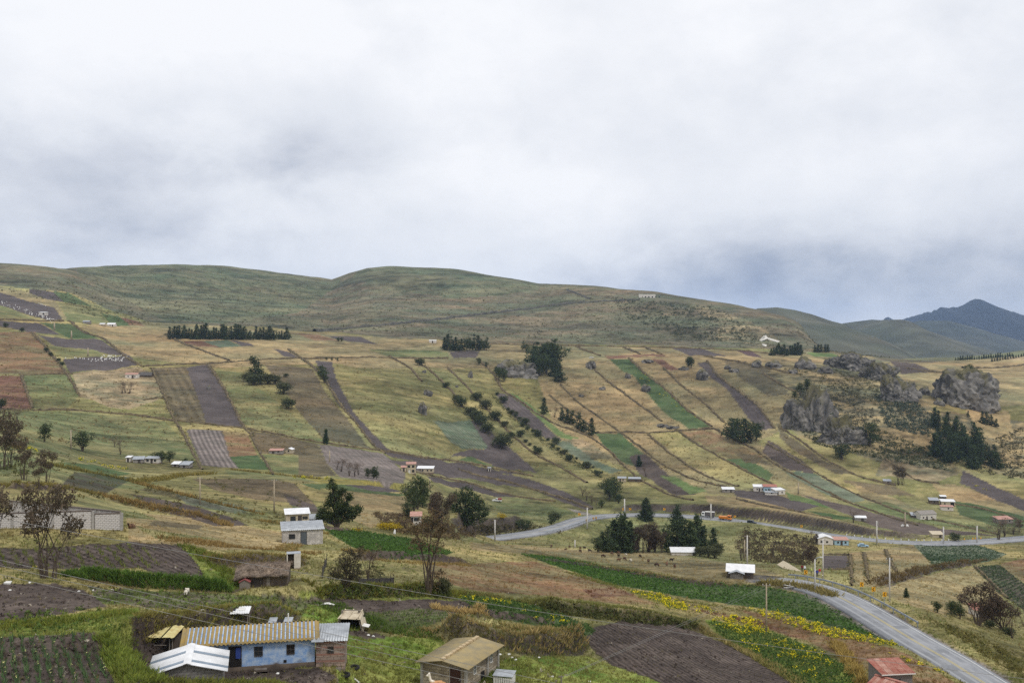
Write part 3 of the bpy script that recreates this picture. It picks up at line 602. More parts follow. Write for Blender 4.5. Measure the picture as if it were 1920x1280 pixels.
def build_ground():
    V = np.stack([XG, YG, ZG], -1).reshape(-1, 3); A = CA.reshape(-1, 3); R = ROW.ravel(); Am = AMP.ravel()
    jj, ii = np.meshgrid(np.arange(NY - 1), np.arange(NU - 1), indexing='ij'); q = jj * NU + ii
    quads = np.stack([q, q + 1, q + NU + 1, q + NU], -1).reshape(-1, 4); fid = FID[:-1, :-1].ravel()
    # normals of the whole sheet so that the seams between fields do not show
    for f in np.unique(fid):
        qs = quads[fid == f]; used, inv = np.unique(qs, return_inverse=True)
        ty = FIELDS[f][0]
        nm = 'ground' if f == 0 else NAMES.get(ty, 'pasture')
        if ty in ('gold', 'olive', 'green', 'lush', 'pale') and f: nm = 'pasture'
        me = mesh_np(nm, V[used], inv.reshape(-1, 4).astype(np.int32), A[used], True, {'Row': R[used], 'Amp': Am[used]})
        kind(obj(nm, me, GROUND), 'structure')
build_ground()
# ------------------------------------------------------------------ roads
ASPH = mat('asphalt', S(150, 151, 154), S(122, 124, 128), 0.25, rough=0.9, bump=0.15, stretch=(1, 1, 1))
WHITEP = mat('white_road_paint', S(214, 214, 210), S(180, 180, 176), 4, rough=0.7)
YELP = mat('yellow_road_paint', S(190, 172, 104), S(164, 152, 104), 4, rough=0.7)
def ribbon(q, a, b, dz):
    d = np.gradient(q[:, :2], axis=0); d /= np.hypot(d[:, 0], d[:, 1])[:, None]; n = np.stack([d[:, 1], -d[:, 0]], 1)   # right of travel
    L = np.column_stack([q[:, :2] + n * a, q[:, 2] + dz]); Rr = np.column_stack([q[:, :2] + n * b, q[:, 2] + dz])
    V = np.empty((2 * len(q), 3)); V[0::2] = L; V[1::2] = Rr; i = np.arange(len(q) - 1) * 2
    return V, np.stack([i, i + 1, i + 3, i + 2], 1)
def road(nm, lines):
    q, hw = ROADS[nm]
    V, f = ribbon(q, -hw, hw, 0.0); n = len(V)
    V = np.vstack([V, V - np.array([0, 0, 0.4])])
    i = np.arange(len(q) - 1) * 2
    f = [f, np.stack([i + n, i, i + 2, i + n + 2], 1), np.stack([i + 1, i + n + 1, i + n + 3, i + 3], 1)]
    r = kind(obj('road', mesh_np('road', V, f), ASPH), 'structure')
    for a, b, m_, name in lines:
        V, f = ribbon(q, a, b, 0.006); obj(name, mesh_np(name, V, f), m_, r)
# the near road runs away from the camera: its right is the valley side
road('near', [(2.82, 2.96, WHITEP, 'edge_line'), (-0.2, -0.07, YELP, 'centre_line'), (0.07, 0.2, YELP, 'centre_line')])
road('far', [(3.3, 3.5, WHITEP, 'edge_line'), (-3.5, -3.3, WHITEP, 'edge_line'), (-0.1, 0.1, YELP, 'centre_line')])

# worn patches, wheel tracks and sealed cracks in the near road
DASPH = mat('dark_asphalt', S(132, 134, 137), S(118, 120, 124), 0.8, rough=0.92); LASPH = mat('worn_asphalt', S(155, 156, 158), S(136, 138, 141), 0.3, rough=0.9)
_rd = [o for o in bpy.data.objects if o.name == 'road'][0]; _q = ROADS['near'][0]; _r = np.random.default_rng(4)
for a_, b_, nm in ((-2.45, -1.95, 'wheel_track'), (-1.0, -0.55, 'wheel_track'), (0.75, 1.2, 'wheel_track'), (2.0, 2.45, 'wheel_track')):
    V, f = ribbon(_q, a_, b_, 0.003); obj(nm, mesh_np(nm, V, f), LASPH, _rd)
for k_ in range(9):
    i_ = 8 + 12 * k_ + int(_r.integers(0, 6)); a_ = -3.0 + 4.2 * _r.random(); V, f = ribbon(_q[i_:i_ + int(_r.integers(2, 5))], a_, a_ + 0.8 + 1.2 * _r.random(), 0.0045); obj('patch', mesh_np('patch', V, f), DASPH, _rd)
for k_ in range(12):
    i_ = 5 + int(_r.integers(0, 105)); c_ = -2.5 + 5 * _r.random(); p0 = _q[i_]; d_ = _q[i_ + 1] - _q[i_ - 1]; d_ = d_[:2] / np.hypot(*d_[:2]); n_ = np.array([d_[1], -d_[0]]); P_ = np.array([np.append(p0[:2] + n_ * (c_ - 1.2 + 0.4 * j) + d_ * 0.25 * _r.normal(), p0[2]) for j in range(7)]); V, f = ribbon(P_, -0.025, 0.025, 0.0052); obj('crack', mesh_np('crack', V, f), DASPH, _rd)

# ------------------------------------------------------------------ distant mountains
MTN = attr_mat('mountain_cover', noise=0.35, nscale=0.012, bump=0.0)
def mountain(name, crest, D, depth, foot, c1, c2, rough):
    """ridge: crest drawn by its skyline, flanks falling towards and away from the viewer"""
    us = np.linspace(crest[0][0], crest[-1][0], 320); vs_ = np.interp(us, *zip(*crest))
    if name == 'mountain': vs_ = vs_ + 3.2 * fbm(us / 11, us * 0 + 3, 5) + 1.8 * np.abs(fbm(us / 4, us * 0 + 8, 3))
    ts = np.concatenate([np.linspace(-0.35, 0, 6)[:-1], np.linspace(0, 1, 34)])     # 0 crest .. 1 foot nearer to us
    X = (us - CU) / F * D; zc = CZ + (CV - vs_) / F * D; zf = CZ - foot
    V = []
    for tt in ts:
        y = D - tt * depth
        s = abs(tt) ** 1.15 if tt > 0 else (-tt) * 1.1
        z = zc + (zf - zc) * np.clip(s, 0, 1)
        env = np.clip(abs(tt) * 6, 0, 1) * (1 - np.clip(tt, 0, 1) ** 3)
        z = z + env * rough * (fbm(X / (rough * 6), np.full_like(X, y / (rough * 9)), 5)) - env * rough * 0.25
        V.append(np.stack([X * (1 - 0.02 * tt), np.full_like(X, y), z], 1))
    V = np.concatenate(V); nu = len(us); i, j = np.meshgrid(np.arange(nu - 1), np.arange(len(ts) - 1)); q = (j * nu + i).ravel()
    f = np.stack([q, q + nu, q + nu + 1, q + 1], 1)
    n = np.clip(0.5 + 0.9 * fbm(V[:, 0] / (rough * 2), V[:, 1] / (rough * 2) + V[:, 2] / rough, 5), 0, 1)[:, None]
    me = mesh_np(name, V, f, np.array(c1) * (1 - n) + np.array(c2) * n, True)
    return kind(obj(name, me, MTN), 'structure')
mountain('hill', [(1300, 640), (1380, 600), (1420, 578), (1440, 577), (1457, 576), (1490, 581), (1522, 589), (1560, 602), (1580, 607), (1640, 640), (1720, 680)], 2600, 1100, 160, S(74, 78, 62), S(92, 89, 73), 60)
mountain('hill', [(1500, 660), (1560, 625), (1580, 606), (1610, 602), (1635, 599), (1665, 601), (1690, 610), (1740, 624), (1790, 637), (1840, 652), (1877, 662), (1960, 690)], 3300, 1300, 160, S(70, 75, 62), S(88, 86, 72), 70)
mountain('hill', [(1600, 660), (1690, 612), (1722, 601), (1777, 601), (1815, 610), (1865, 625), (1920, 640), (2000, 660), (2100, 690)], 4600, 1500, 200, S(56, 62, 55), S(74, 74, 64), 90)
mountain('mountain', [(1560, 650), (1640, 606), (1659, 602), (1660, 596), (1665, 594), (1668, 595), (1671, 601), (1680, 602), (1697, 595), (1700, 594), (1706, 594), (1720, 589), (1735, 585), (1749, 582), (1751, 580), (1758, 581), (1762, 577), (1780, 576), (1795, 575), (1805, 572), (1815, 565), (1822, 561), (1827, 559), (1833, 559), (1840, 561), (1860, 572), (1880, 579), (1920, 591), (2000, 612), (2120, 650)], 7000, 2400, 300, S(16, 18, 22), S(34, 36, 38), 200)
mountain('hill', [(1500, 690), (1700, 672), (1760, 670), (1800, 669), (1880, 662), (1960, 650), (2120, 620)], 1900, 500, 150, S(120, 116, 82), S(104, 108, 78), 30)
# ------------------------------------------------------------------ low vegetation
vr = np.random.default_rng(21)
def rnd_in(px, n):
    P = np.array(px, float); a, b = P.min(0), P.max(0); out_ = np.zeros((0, 2))
    while len(out_) < n:
        q = a + vr.random((n * 2, 2)) * (b - a); out_ = np.vstack([out_, q[pip(q[:, 0], q[:, 1], P)]])
    return out_[:n]
def typ_at(p):
    i = np.clip(np.searchsorted(TH, p[:, 0] / p[:, 1]), 0, NU - 1); j = np.clip(np.searchsorted(YY, p[:, 1]), 0, NY - 1)
    return TYP[j, i], EARTH[j, i]
def road_clear(p):
    ok = np.ones(len(p), bool)
    for q, hw in ROADS.values(): ok &= poly_dist(p[:, 0], p[:, 1], q[:, :2])[0] > hw + 0.6
    return ok
def tufts(p, h, nb, c1, c2, wid=0.16, spread=0.35, lean=0.45):
    """grass blades: nb narrow triangles round each point; h per point"""
    n = len(p); h = np.broadcast_to(np.asarray(h, float), (n,))
    if n == 0: return np.zeros((0, 3)), np.zeros((0, 3), int), np.zeros((0, 3))
    a = vr.random((n, nb)) * 6.283; r = np.sqrt(vr.random((n, nb))) * spread * h[:, None]
    bx = p[:, None, 0] + r * np.cos(a); by = p[:, None, 1] + r * np.sin(a); bz = np.repeat(p[:, None, 2], nb, 1) - 0.04 * h[:, None]
    hh = h[:, None] * (0.55 + 0.6 * vr.random((n, nb))); la = a + (vr.random((n, nb)) - 0.5) * 1.5; ll = lean * hh * vr.random((n, nb)) * 1.6
    wa = vr.random((n, nb)) * 6.283; ww = wid * hh * (0.6 + 0.8 * vr.random((n, nb)))
    V = np.empty((n, nb, 3, 3)); wx, wy = np.cos(wa) * ww, np.sin(wa) * ww
    V[:, :, 0] = np.stack([bx - wx, by - wy, bz], -1); V[:, :, 1] = np.stack([bx + wx, by + wy, bz], -1)
    V[:, :, 2] = np.stack([bx + np.cos(la) * ll, by + np.sin(la) * ll, bz + hh], -1)
    t = vr.random((n, 1, 1)) * 0.6 + vr.random((n, nb, 1)) * 0.4
    c1 = np.asarray(c1); c2 = np.asarray(c2)
    c1 = c1[:, None, :] if c1.ndim == 2 else c1; c2 = c2[:, None, :] if c2.ndim == 2 else c2
    C = (c1 * (1 - t) + c2 * t) * (0.8 + 0.4 * vr.random((n, nb, 1)))
    C = np.repeat(C[:, :, None, :], 3, 2)
    V = V.reshape(-1, 3); return V, np.arange(len(V)).reshape(-1, 3), C.reshape(-1, 3)
def clumps(p, size, nl, c1, c2, flat=0.8, leaf=0.42, up=0.0):
    """leafy plants: nl small leaf faces spread through a dome round each point"""
    n = len(p); size = np.broadcast_to(np.asarray(size, float), (n,))
    d = vr.normal(size=(n, nl, 3)); d /= np.linalg.norm(d, axis=2, keepdims=True); d[..., 2] = np.abs(d[..., 2]) * flat + up
    o = p[:, None, :] + d * size[:, None, None] * (0.45 + 0.6 * vr.random((n, nl, 1)))
    e1 = vr.normal(size=(n, nl, 3)); e1 /= np.linalg.norm(e1, axis=2, keepdims=True); e2 = np.cross(e1, vr.normal(size=(n, nl, 3))); e2 /= np.linalg.norm(e2, axis=2, keepdims=True) + 1e-9
    s = (leaf * size)[:, None, None] * (0.6 + 0.8 * vr.random((n, nl, 1)))
    V = np.stack([o - e1 * s * 0.5, o + e1 * s * 0.5 + e2 * s * 0.25, o + e2 * s], 2)
    t = vr.random((n, 1, 1)) * 0.5 + vr.random((n, nl, 1)) * 0.5
    C = (np.asarray(c1) * (1 - t) + np.asarray(c2) * t) * (0.75 + 0.5 * vr.random((n, nl, 1)))
    V = V.reshape(-1, 3); return V, np.arange(len(V)).reshape(-1, 3), np.repeat(C[:, :, None, :], 3, 2).reshape(-1, 3)
def merge(parts):
    V, Fc, C, o = [], [], [], 0
    for v, f, c in parts:
        if len(v) == 0: continue
        V.append(v); Fc.append(f + o); C.append(c); o += len(v)
    return np.vstack(V), np.vstack(Fc), np.vstack(C)
def stuff(name, parts):
    V, f, C = merge(parts if isinstance(parts, list) else [parts]); return kind(obj(name, mesh_np(name, V, f, C), LEAF), 'stuff')
C_ = lambda *a: np.array(S(*a))
DRY1, DRY2, GRN1, GRN2, YEL = C_(172, 150, 102), C_(134, 118, 78), C_(104, 126, 54), C_(78, 100, 46), C_(242, 222, 40)

# grass over the whole foreground and valley, after what each patch is
n = 46000
uv = np.column_stack([-60 + 2040 * vr.random(n), 1290 - 330 * vr.random(n) ** 1.25])
p = hit(uv[:, 0], uv[:, 1]); ty, ea = typ_at(p); ok = road_clear(p) & (p[:, 1] < 520); p, ty, ea = p[ok], ty[ok], ea[ok]
STY = {'gold': (0.9, 0.14, 0.30, DRY1, C_(138, 120, 74)), 'olive': (0.95, 0.16, 0.36, DRY2, C_(122, 112, 62)), 'lush': (1.0, 0.14, 0.36, C_(108, 130, 54), C_(128, 132, 64)), 'rust': (0.9, 0.15, 0.32, C_(138, 100, 64), C_(132, 116, 72)),
       'weeds': (0.8, 0.12, 0.3, GRN1, C_(110, 112, 60)), 'red': (0.9, 0.2, 0.45, C_(116, 72, 52), C_(120, 92, 60)), 'soil': (0.10, 0.08, 0.22, C_(110, 108, 64), DRY2), 'plough': (0.05, 0.1, 0.25, C_(110, 108, 64), DRY2),
       'yellow': (0.9, 0.25, 0.5, C_(150, 140, 56), GRN1), 'green': (0.9, 0.2, 0.4, C_(104, 112, 60), C_(124, 116, 70)), 'tan': (0.8, 0.2, 0.5, DRY1, DRY2), 'scrub': (0.8, 0.3, 0.6, C_(96, 96, 64), DRY2), 'brown': (0.4, 0.15, 0.3, DRY2, C_(96, 88, 60)),
       'dgreen': (0.25, 0.15, 0.3, GRN2, GRN1), 'earth': (0.06, 0.1, 0.25, DRY2, GRN1)}
parts = []
for k_, (pr, h0, h1_, a_, b_) in STY.items():
    q = p[(ty == TID[k_]) & (vr.random(len(p)) < pr)]
    if len(q) == 0: continue
    sc_ = np.clip(q[:, 1] / 130, 1, 2.4); pt = np.clip(0.5 + 1.6 * fbm(q[:, 0] / 7, q[:, 1] / 7, 3), 0, 1)[:, None]
    if k_ in ('lush', 'olive'):
        pt = pt * (0.45 if k_ == 'lush' else 1.0); a2 = a_ * (1 - pt) + (DRY1 if k_ == 'lush' else GRN1) * pt; b2 = b_ * (1 - pt) + DRY2 * pt
    else: a2, b2 = np.repeat(a_[None], len(q), 0), np.repeat(b_[None], len(q), 0)
    h_ = (h0 + (h1_ - h0) * vr.random(len(q)) ** 1.6) * sc_
    parts.append(tufts(q, h_, 5, a2, b2, spread=0.6))
stuff('grass', parts)

# long grass hanging over the cut banks, lush or dry
def line_pts(px, n, side=0.6, along=None):
    q = smooth_line(hit(*zip(*dens(px, 6))), 160, 0); t = vr.random(n) * 158; i = t.astype(int); f = (t - i)[:, None]
    P = q[i] * (1 - f) + q[i + 1] * f; d = q[np.minimum(i + 2, 159)] - q[i]; L = np.hypot(d[:, 0], d[:, 1]) + 1e-6
    o = (vr.random(n) - 0.25) * side; P[:, 0] -= d[:, 1] / L * o; P[:, 1] += d[:, 0] / L * o
    P[:, 2] = gz(P[:, 0], P[:, 1]); return P
parts = []
for px, n_, h_, a_, b_, sd_ in (
    ([(120, 1078), (190, 1082), (260, 1092), (385, 1100), (430, 1104)], 1100, 0.85, C_(96, 120, 50), C_(72, 96, 42), 1.6), ([(270, 1176), (345, 1174), (400, 1166), (470, 1157), (560, 1150)], 600, 0.6, C_(126, 128, 62), C_(136, 122, 70), 1.4),
    ([(190, 1190), (214, 1225), (240, 1260), (280, 1290)], 900, 0.6, C_(128, 134, 58), C_(96, 114, 48), 2.4), ([(-20, 1178), (80, 1172), (180, 1158), (250, 1148)], 900, 0.5, C_(104, 124, 50), C_(132, 128, 60), 2.0),
    ([(370, 1044), (415, 1052), (445, 1052), (540, 1046), (580, 1054)], 500, 0.6, C_(132, 120, 60), DRY2, 1.4), ([(590, 1112), (640, 1113), (690, 1110), (760, 1108), (800, 1108), (870, 1114)], 900, 0.7, C_(104, 116, 48), C_(128, 116, 58), 1.8),
    ([(860, 1112), (940, 1122), (1010, 1134), (1060, 1142)], 500, 0.6, C_(96, 108, 48), DRY2, 2), ([(812, 1140), (870, 1148), (910, 1150)], 360, 0.7, C_(190, 164, 106), DRY1, 1.2),
    ([(790, 1180), (840, 1190), (880, 1206), (930, 1208), (990, 1210), (1060, 1208), (1100, 1200)], 420, 0.7, DRY1, C_(140, 124, 78), 1.2), ([(930, 1175), (1000, 1180), (1060, 1190), (1085, 1200)], 350, 0.6, DRY1, C_(128, 122, 70), 1.4),
    ([(990, 1126), (1060, 1138), (1120, 1142), (1180, 1148), (1250, 1156), (1310, 1170)], 1100, 0.62, C_(134, 130, 74), C_(106, 112, 58), 3.0), ([(1310, 1180), (1350, 1200), (1400, 1225), (1460, 1260), (1510, 1292)], 900, 0.7, C_(104, 112, 50), DRY1, 1.6),
    ([(1560, 1205), (1580, 1230), (1600, 1265), (1610, 1290)], 380, 1.0, C_(176, 150, 84), C_(140, 120, 66), 1.6), ([(180, 926), (240, 942), (320, 958), (390, 972), (420, 985)], 600, 0.9, C_(150, 122, 72), DRY2, 2.0), ([(250, 905), (330, 925), (420, 948), (500, 966)], 500, 0.9, C_(156, 128, 76), C_(110, 100, 56), 2.0),
    ([(255, 905), (300, 900), (345, 892), (400, 888)], 420, 1.1, C_(150, 132, 72), C_(112, 108, 56), 4.0), ([(1010, 1040), (1100, 1056), (1200, 1074), (1300, 1090), (1400, 1098), (1440, 1102)], 700, 0.42, C_(150, 134, 84), C_(112, 102, 64), 2.0), ([(530, 1000), (560, 1010), (520, 1030), (560, 1035)], 350, 0.6, C_(160, 134, 78), DRY2, 3.0),
    ([(1060, 1072), (1150, 1100), (1230, 1118), (1330, 1135), (1440, 1150)], 650, 0.42, C_(132, 130, 66), C_(104, 112, 56), 3.0), ([(1640, 1098), (1690, 1084), (1760, 1064), (1850, 1050)], 500, 0.9, C_(130, 108, 70), C_(86, 78, 54), 2.0), ([(340, 1022), (380, 1045), (430, 1082), (450, 1100)], 500, 0.6, C_(120, 124, 52), C_(88, 106, 46), 2.2),
    ([(600, 1130), (640, 1150), (680, 1172), (760, 1188), (830, 1196)], 700, 0.5, C_(96, 116, 48), C_(72, 92, 42), 3.0), ([(820, 1258), (870, 1262), (900, 1280)], 500, 0.55, C_(92, 118, 48), C_(110, 118, 54), 4.0), ([(280, 1276), (340, 1284), (420, 1284), (560, 1288)], 600, 0.5, C_(100, 116, 50), C_(128, 120, 60), 1.6),
    ([(90, 872), (180, 888), (260, 905)], 300, 0.9, C_(140, 126, 70), C_(108, 108, 58), 3.0), ([(430, 880), (520, 890), (600, 898)], 260, 0.9, C_(150, 134, 80), C_(120, 112, 64), 2.5), ([(0, 908), (60, 910), (130, 916), (200, 930)], 400, 0.8, C_(150, 132, 74), C_(104, 102, 54), 2.2), ([(480, 975), (540, 985), (600, 1000)], 300, 0.7, C_(168, 144, 86), C_(126, 112, 64), 3.0), ([(300, 1012), (400, 1022), (520, 1032), (600, 1040)], 500, 0.6, C_(156, 130, 80), C_(120, 100, 62), 2.5), ([(640, 1030), (720, 1052), (800, 1058), (880, 1060)], 350, 0.6, C_(164, 140, 84), C_(126, 110, 64), 2.0),
    ([(1425, 1094), (1460, 1097), (1500, 1103), (1535, 1112), (1560, 1122)], 520, 1.25, C_(152, 136, 84), C_(116, 110, 64), 2.6),
    ([(1600, 1155), (1650, 1175), (1700, 1205), (1790, 1262)], 400, 0.5, C_(110, 112, 56), DRY2, 1.2)):
    q = line_pts(px, n_, sd_); parts.append(tufts(q, 0.62 * h_ * (0.5 + 0.8 * vr.random(n_)) * np.clip(q[:, 1] / 150, 1, 1.6), 6, a_, b_, spread=0.5, lean=0.7))
stuff('long_grass', parts)

# crops in rows
def row_pts(px, a, b, sp, step, jit_=0.15):
    P = field_poly(px); pa, pb = h1(*a), h1(*b); d = np.array([pb.x - pa.x, pb.y - pa.y]); d /= np.hypot(*d); nn = np.array([-d[1], d[0]])
    q = hit(*zip(*dens(px + [px[0]], 8))); s, r = q[:, :2] @ d, q[:, :2] @ nn
    S_, R_ = np.meshgrid(np.arange(s.min(), s.max(), step), np.arange(r.min(), r.max(), sp)); S_ = S_ + (vr.random(S_.shape) - 0.5) * step; R_ = R_ + (vr.random(S_.shape) - 0.5) * jit_
    x = (S_[..., None] * d + R_[..., None] * nn).reshape(-1, 2); x = x[x[:, 1] > 20]
    ok_ = pip(x[:, 0] / x[:, 1] * F + CU, np.log(x[:, 1]), P); x = x[ok_]
    return np.column_stack([x, gz(x[:, 0], x[:, 1])])
fd = lambda ty, k_: [px for t_, px in FIELDS if t_ == ty][k_]
q = row_pts([(975, 1038), (1060, 1047), (1200, 1074), (1320, 1092), (1420, 1097), (1500, 1112), (1556, 1122), (1600, 1134), (1640, 1166), (1702, 1206), (1600, 1186), (1480, 1152), (1430, 1142), (1300, 1122), (1150, 1096), (1060, 1067)], (1100, 1056), (1560, 1150), 1.15, 0.75)
q = q[road_clear(q)]; q = q[vr.random(len(q)) < 0.93 * np.clip(0.55 + (q[:, 0] + 20) / 40, 0.3, 1)]
stuff('potato_crop', clumps(q, 0.42, 7, C_(86, 116, 48), C_(58, 86, 40), 0.7, 0.75))
q = row_pts([(608, 992), (680, 996), (770, 1010), (850, 1035), (800, 1050), (720, 1045), (660, 1025)], (640, 1000), (800, 1045), 1.0, 0.7)
stuff('potato_crop', clumps(q, 0.40, 7, C_(88, 116, 50), C_(60, 86, 42), 0.7, 0.75))
q = row_pts([(-60, 1198), (90, 1192), (160, 1188), (190, 1200), (212, 1262), (216, 1300), (-60, 1300)], (60, 1290), (45, 1200), 0.62, 0.22, 0.10)
q = q[vr.random(len(q)) < 0.9]
stuff('onion_crop', [tufts(q, 0.42 * (0.6 + 0.7 * vr.random(len(q))), 4, C_(70, 96, 62), C_(96, 116, 72), 0.09, 0.2, 0.5), clumps(q[vr.random(len(q)) < 0.10] + np.array([0, 0, 0.4]), 0.07, 4, C_(214, 212, 150), C_(190, 186, 120), 1.0, 0.9)])
q = row_pts([(-60, 1030), (60, 1030), (240, 1020), (290, 1030), (300, 1066), (150, 1064), (-60, 1060)], (150, 1062), (125, 1028), 1.1, 0.35, 0.25)
stuff('young_crop', tufts(q[vr.random(len(q)) < 0.75], 0.32, 5, C_(120, 124, 58), C_(92, 104, 50), 0.16, 0.5, 0.6))
q = row_pts([(690, 1148), (790, 1142), (860, 1150), (800, 1178), (700, 1178)], (700, 1160), (840, 1150), 0.8, 0.3); stuff('young_crop', tufts(q, 0.35, 4, C_(84, 106, 62), C_(104, 116, 66), 0.12, 0.4, 0.5))
q = row_pts([(860, 1118), (960, 1128), (1050, 1150), (1115, 1180), (1090, 1196), (1030, 1178), (940, 1158), (880, 1138)], (880, 1128), (1090, 1190), 0.8, 0.5, 0.4); stuff('bean_crop', clumps(q, 0.42, 8, C_(78, 98, 46), C_(56, 78, 42), 1.0, 0.55))
q = row_pts([(1330, 1166), (1440, 1184), (1530, 1217), (1590, 1252), (1620, 1300), (1510, 1300), (1420, 1230), (1345, 1187)], (1440, 1280), (1400, 1180), 0.8, 0.5, 0.5); stuff('bean_crop', clumps(q, 0.45, 8, C_(84, 104, 48), C_(60, 82, 42), 1.1, 0.5))
for ty_, k_, a, b, sp, c1_, c2_ in (('bluegr', 5, (1740, 1030), (1840, 1048), 2.0, C_(74, 92, 60), C_(60, 78, 56)), ('crop', 0, (1840, 1075), (1890, 1068), 1.6, C_(62, 78, 52), C_(74, 90, 58)), ('weeds', 0, (200, 1112), (600, 1130), 1.2, C_(92, 112, 50), C_(110, 118, 60))):
    cand = [px for t_, px in FIELDS if t_ == ty_]
    px = [c for c in cand if c[0][0] in (1716, 1826, 165)]
    q = row_pts((px or cand)[0], a, b, sp, 0.8, 0.3); q = q[vr.random(len(q)) < 0.7]; stuff('young_crop', clumps(q, 0.30 if ty_ == 'weeds' else 0.5, 5, c1_, c2_, 0.7, 0.8))
# yellow flowering mustard
parts = []
MY = [([(1175, 1106), (1240, 1116), (1280, 1135), (1230, 1128)], 50), ([(1235, 1122), (1285, 1128), (1290, 1146), (1250, 1140)], 46), ([(1330, 1158), (1380, 1156), (1440, 1166), (1440, 1188), (1390, 1190), (1345, 1176)], 170), ([(1300, 1138), (1345, 1140), (1350, 1152), (1310, 1150)], 14), ([(1400, 1140), (1480, 1152), (1560, 1178), (1690, 1205), (1700, 1216), (1560, 1196), (1440, 1160)], 260),
      ([(1430, 1190), (1540, 1220), (1560, 1250), (1480, 1232)], 80), ([(1440, 1200), (1520, 1240), (1560, 1285), (1480, 1270)], 26), ([(1380, 1200), (1440, 1212), (1430, 1225), (1390, 1215)], 18), ([(1600, 1200), (1800, 1270), (1900, 1300), (1700, 1240)], 16), ([(960, 1132), (1050, 1150), (1080, 1176), (1000, 1160)], 18), ([(860, 1118), (960, 1126), (960, 1134), (870, 1126)], 20), ([(730, 990), (770, 992), (765, 1000), (735, 1000)], 0),
      ([(15, 832), (70, 842), (70, 848), (20, 840)], 26), ([(150, 860), (240, 880), (235, 884), (150, 868)], 22), ([(540, 892), (620, 896), (618, 899), (545, 896)], 20), ([(1180, 695), (1210, 700), (1250, 735), (1330, 790), (1290, 780), (1220, 730)], 46), ([(1815, 902), (1850, 915), (1850, 920), (1815, 907)], 8), ([(660, 992), (670, 992), (668, 996), (660, 996)], 3), ([(60, 1058), (70, 1058), (70, 1066), (60, 1066)], 3)]
for px, n_ in MY:
    if n_ == 0: continue
    q = hit(*rnd_in(px, n_).T); q = q[road_clear(q)]; s_ = (0.20 + 0.46 * vr.random(len(q)) ** 1.3) * np.clip(q[:, 1] / 170, 0.8, 1.5)
    parts += [clumps(q, s_, 10, C_(70, 98, 44), C_(96, 116, 50), 1.0, 0.5), clumps(q + np.array([0, 0, 0.25]) * s_[:, None], s_ * 0.95, 18, YEL, C_(218, 202, 46), 1.0, 0.36)]
stuff('yellow_flowering_mustard', parts)
# weeds and clods on the ploughed land
q = hit(*np.column_stack([-20 + 1960 * vr.random(9000), 1290 - 320 * vr.random(9000)]).T); ty, ea = typ_at(q); q = q[((ty == TID['soil']) | (ty == TID['plough']) | (ty == TID['earth']) | (ty == TID['weeds'])) & (q[:, 1] < 260) & road_clear(q)]
stuff('clods', clumps(q, 0.10 + 0.12 * vr.random(len(q)), 4, C_(92, 80, 72), C_(64, 56, 52), 0.6, 1.0))
q = hit(*np.column_stack([-20 + 1960 * vr.random(500), 1290 - 230 * vr.random(500)]).T); q = q[road_clear(q) & (q[:, 1] < 260)]
stuff('stones', clumps(q, 0.08 + 0.10 * vr.random(len(q)), 6, C_(176, 166, 150), C_(120, 112, 102), 0.7, 1.2))

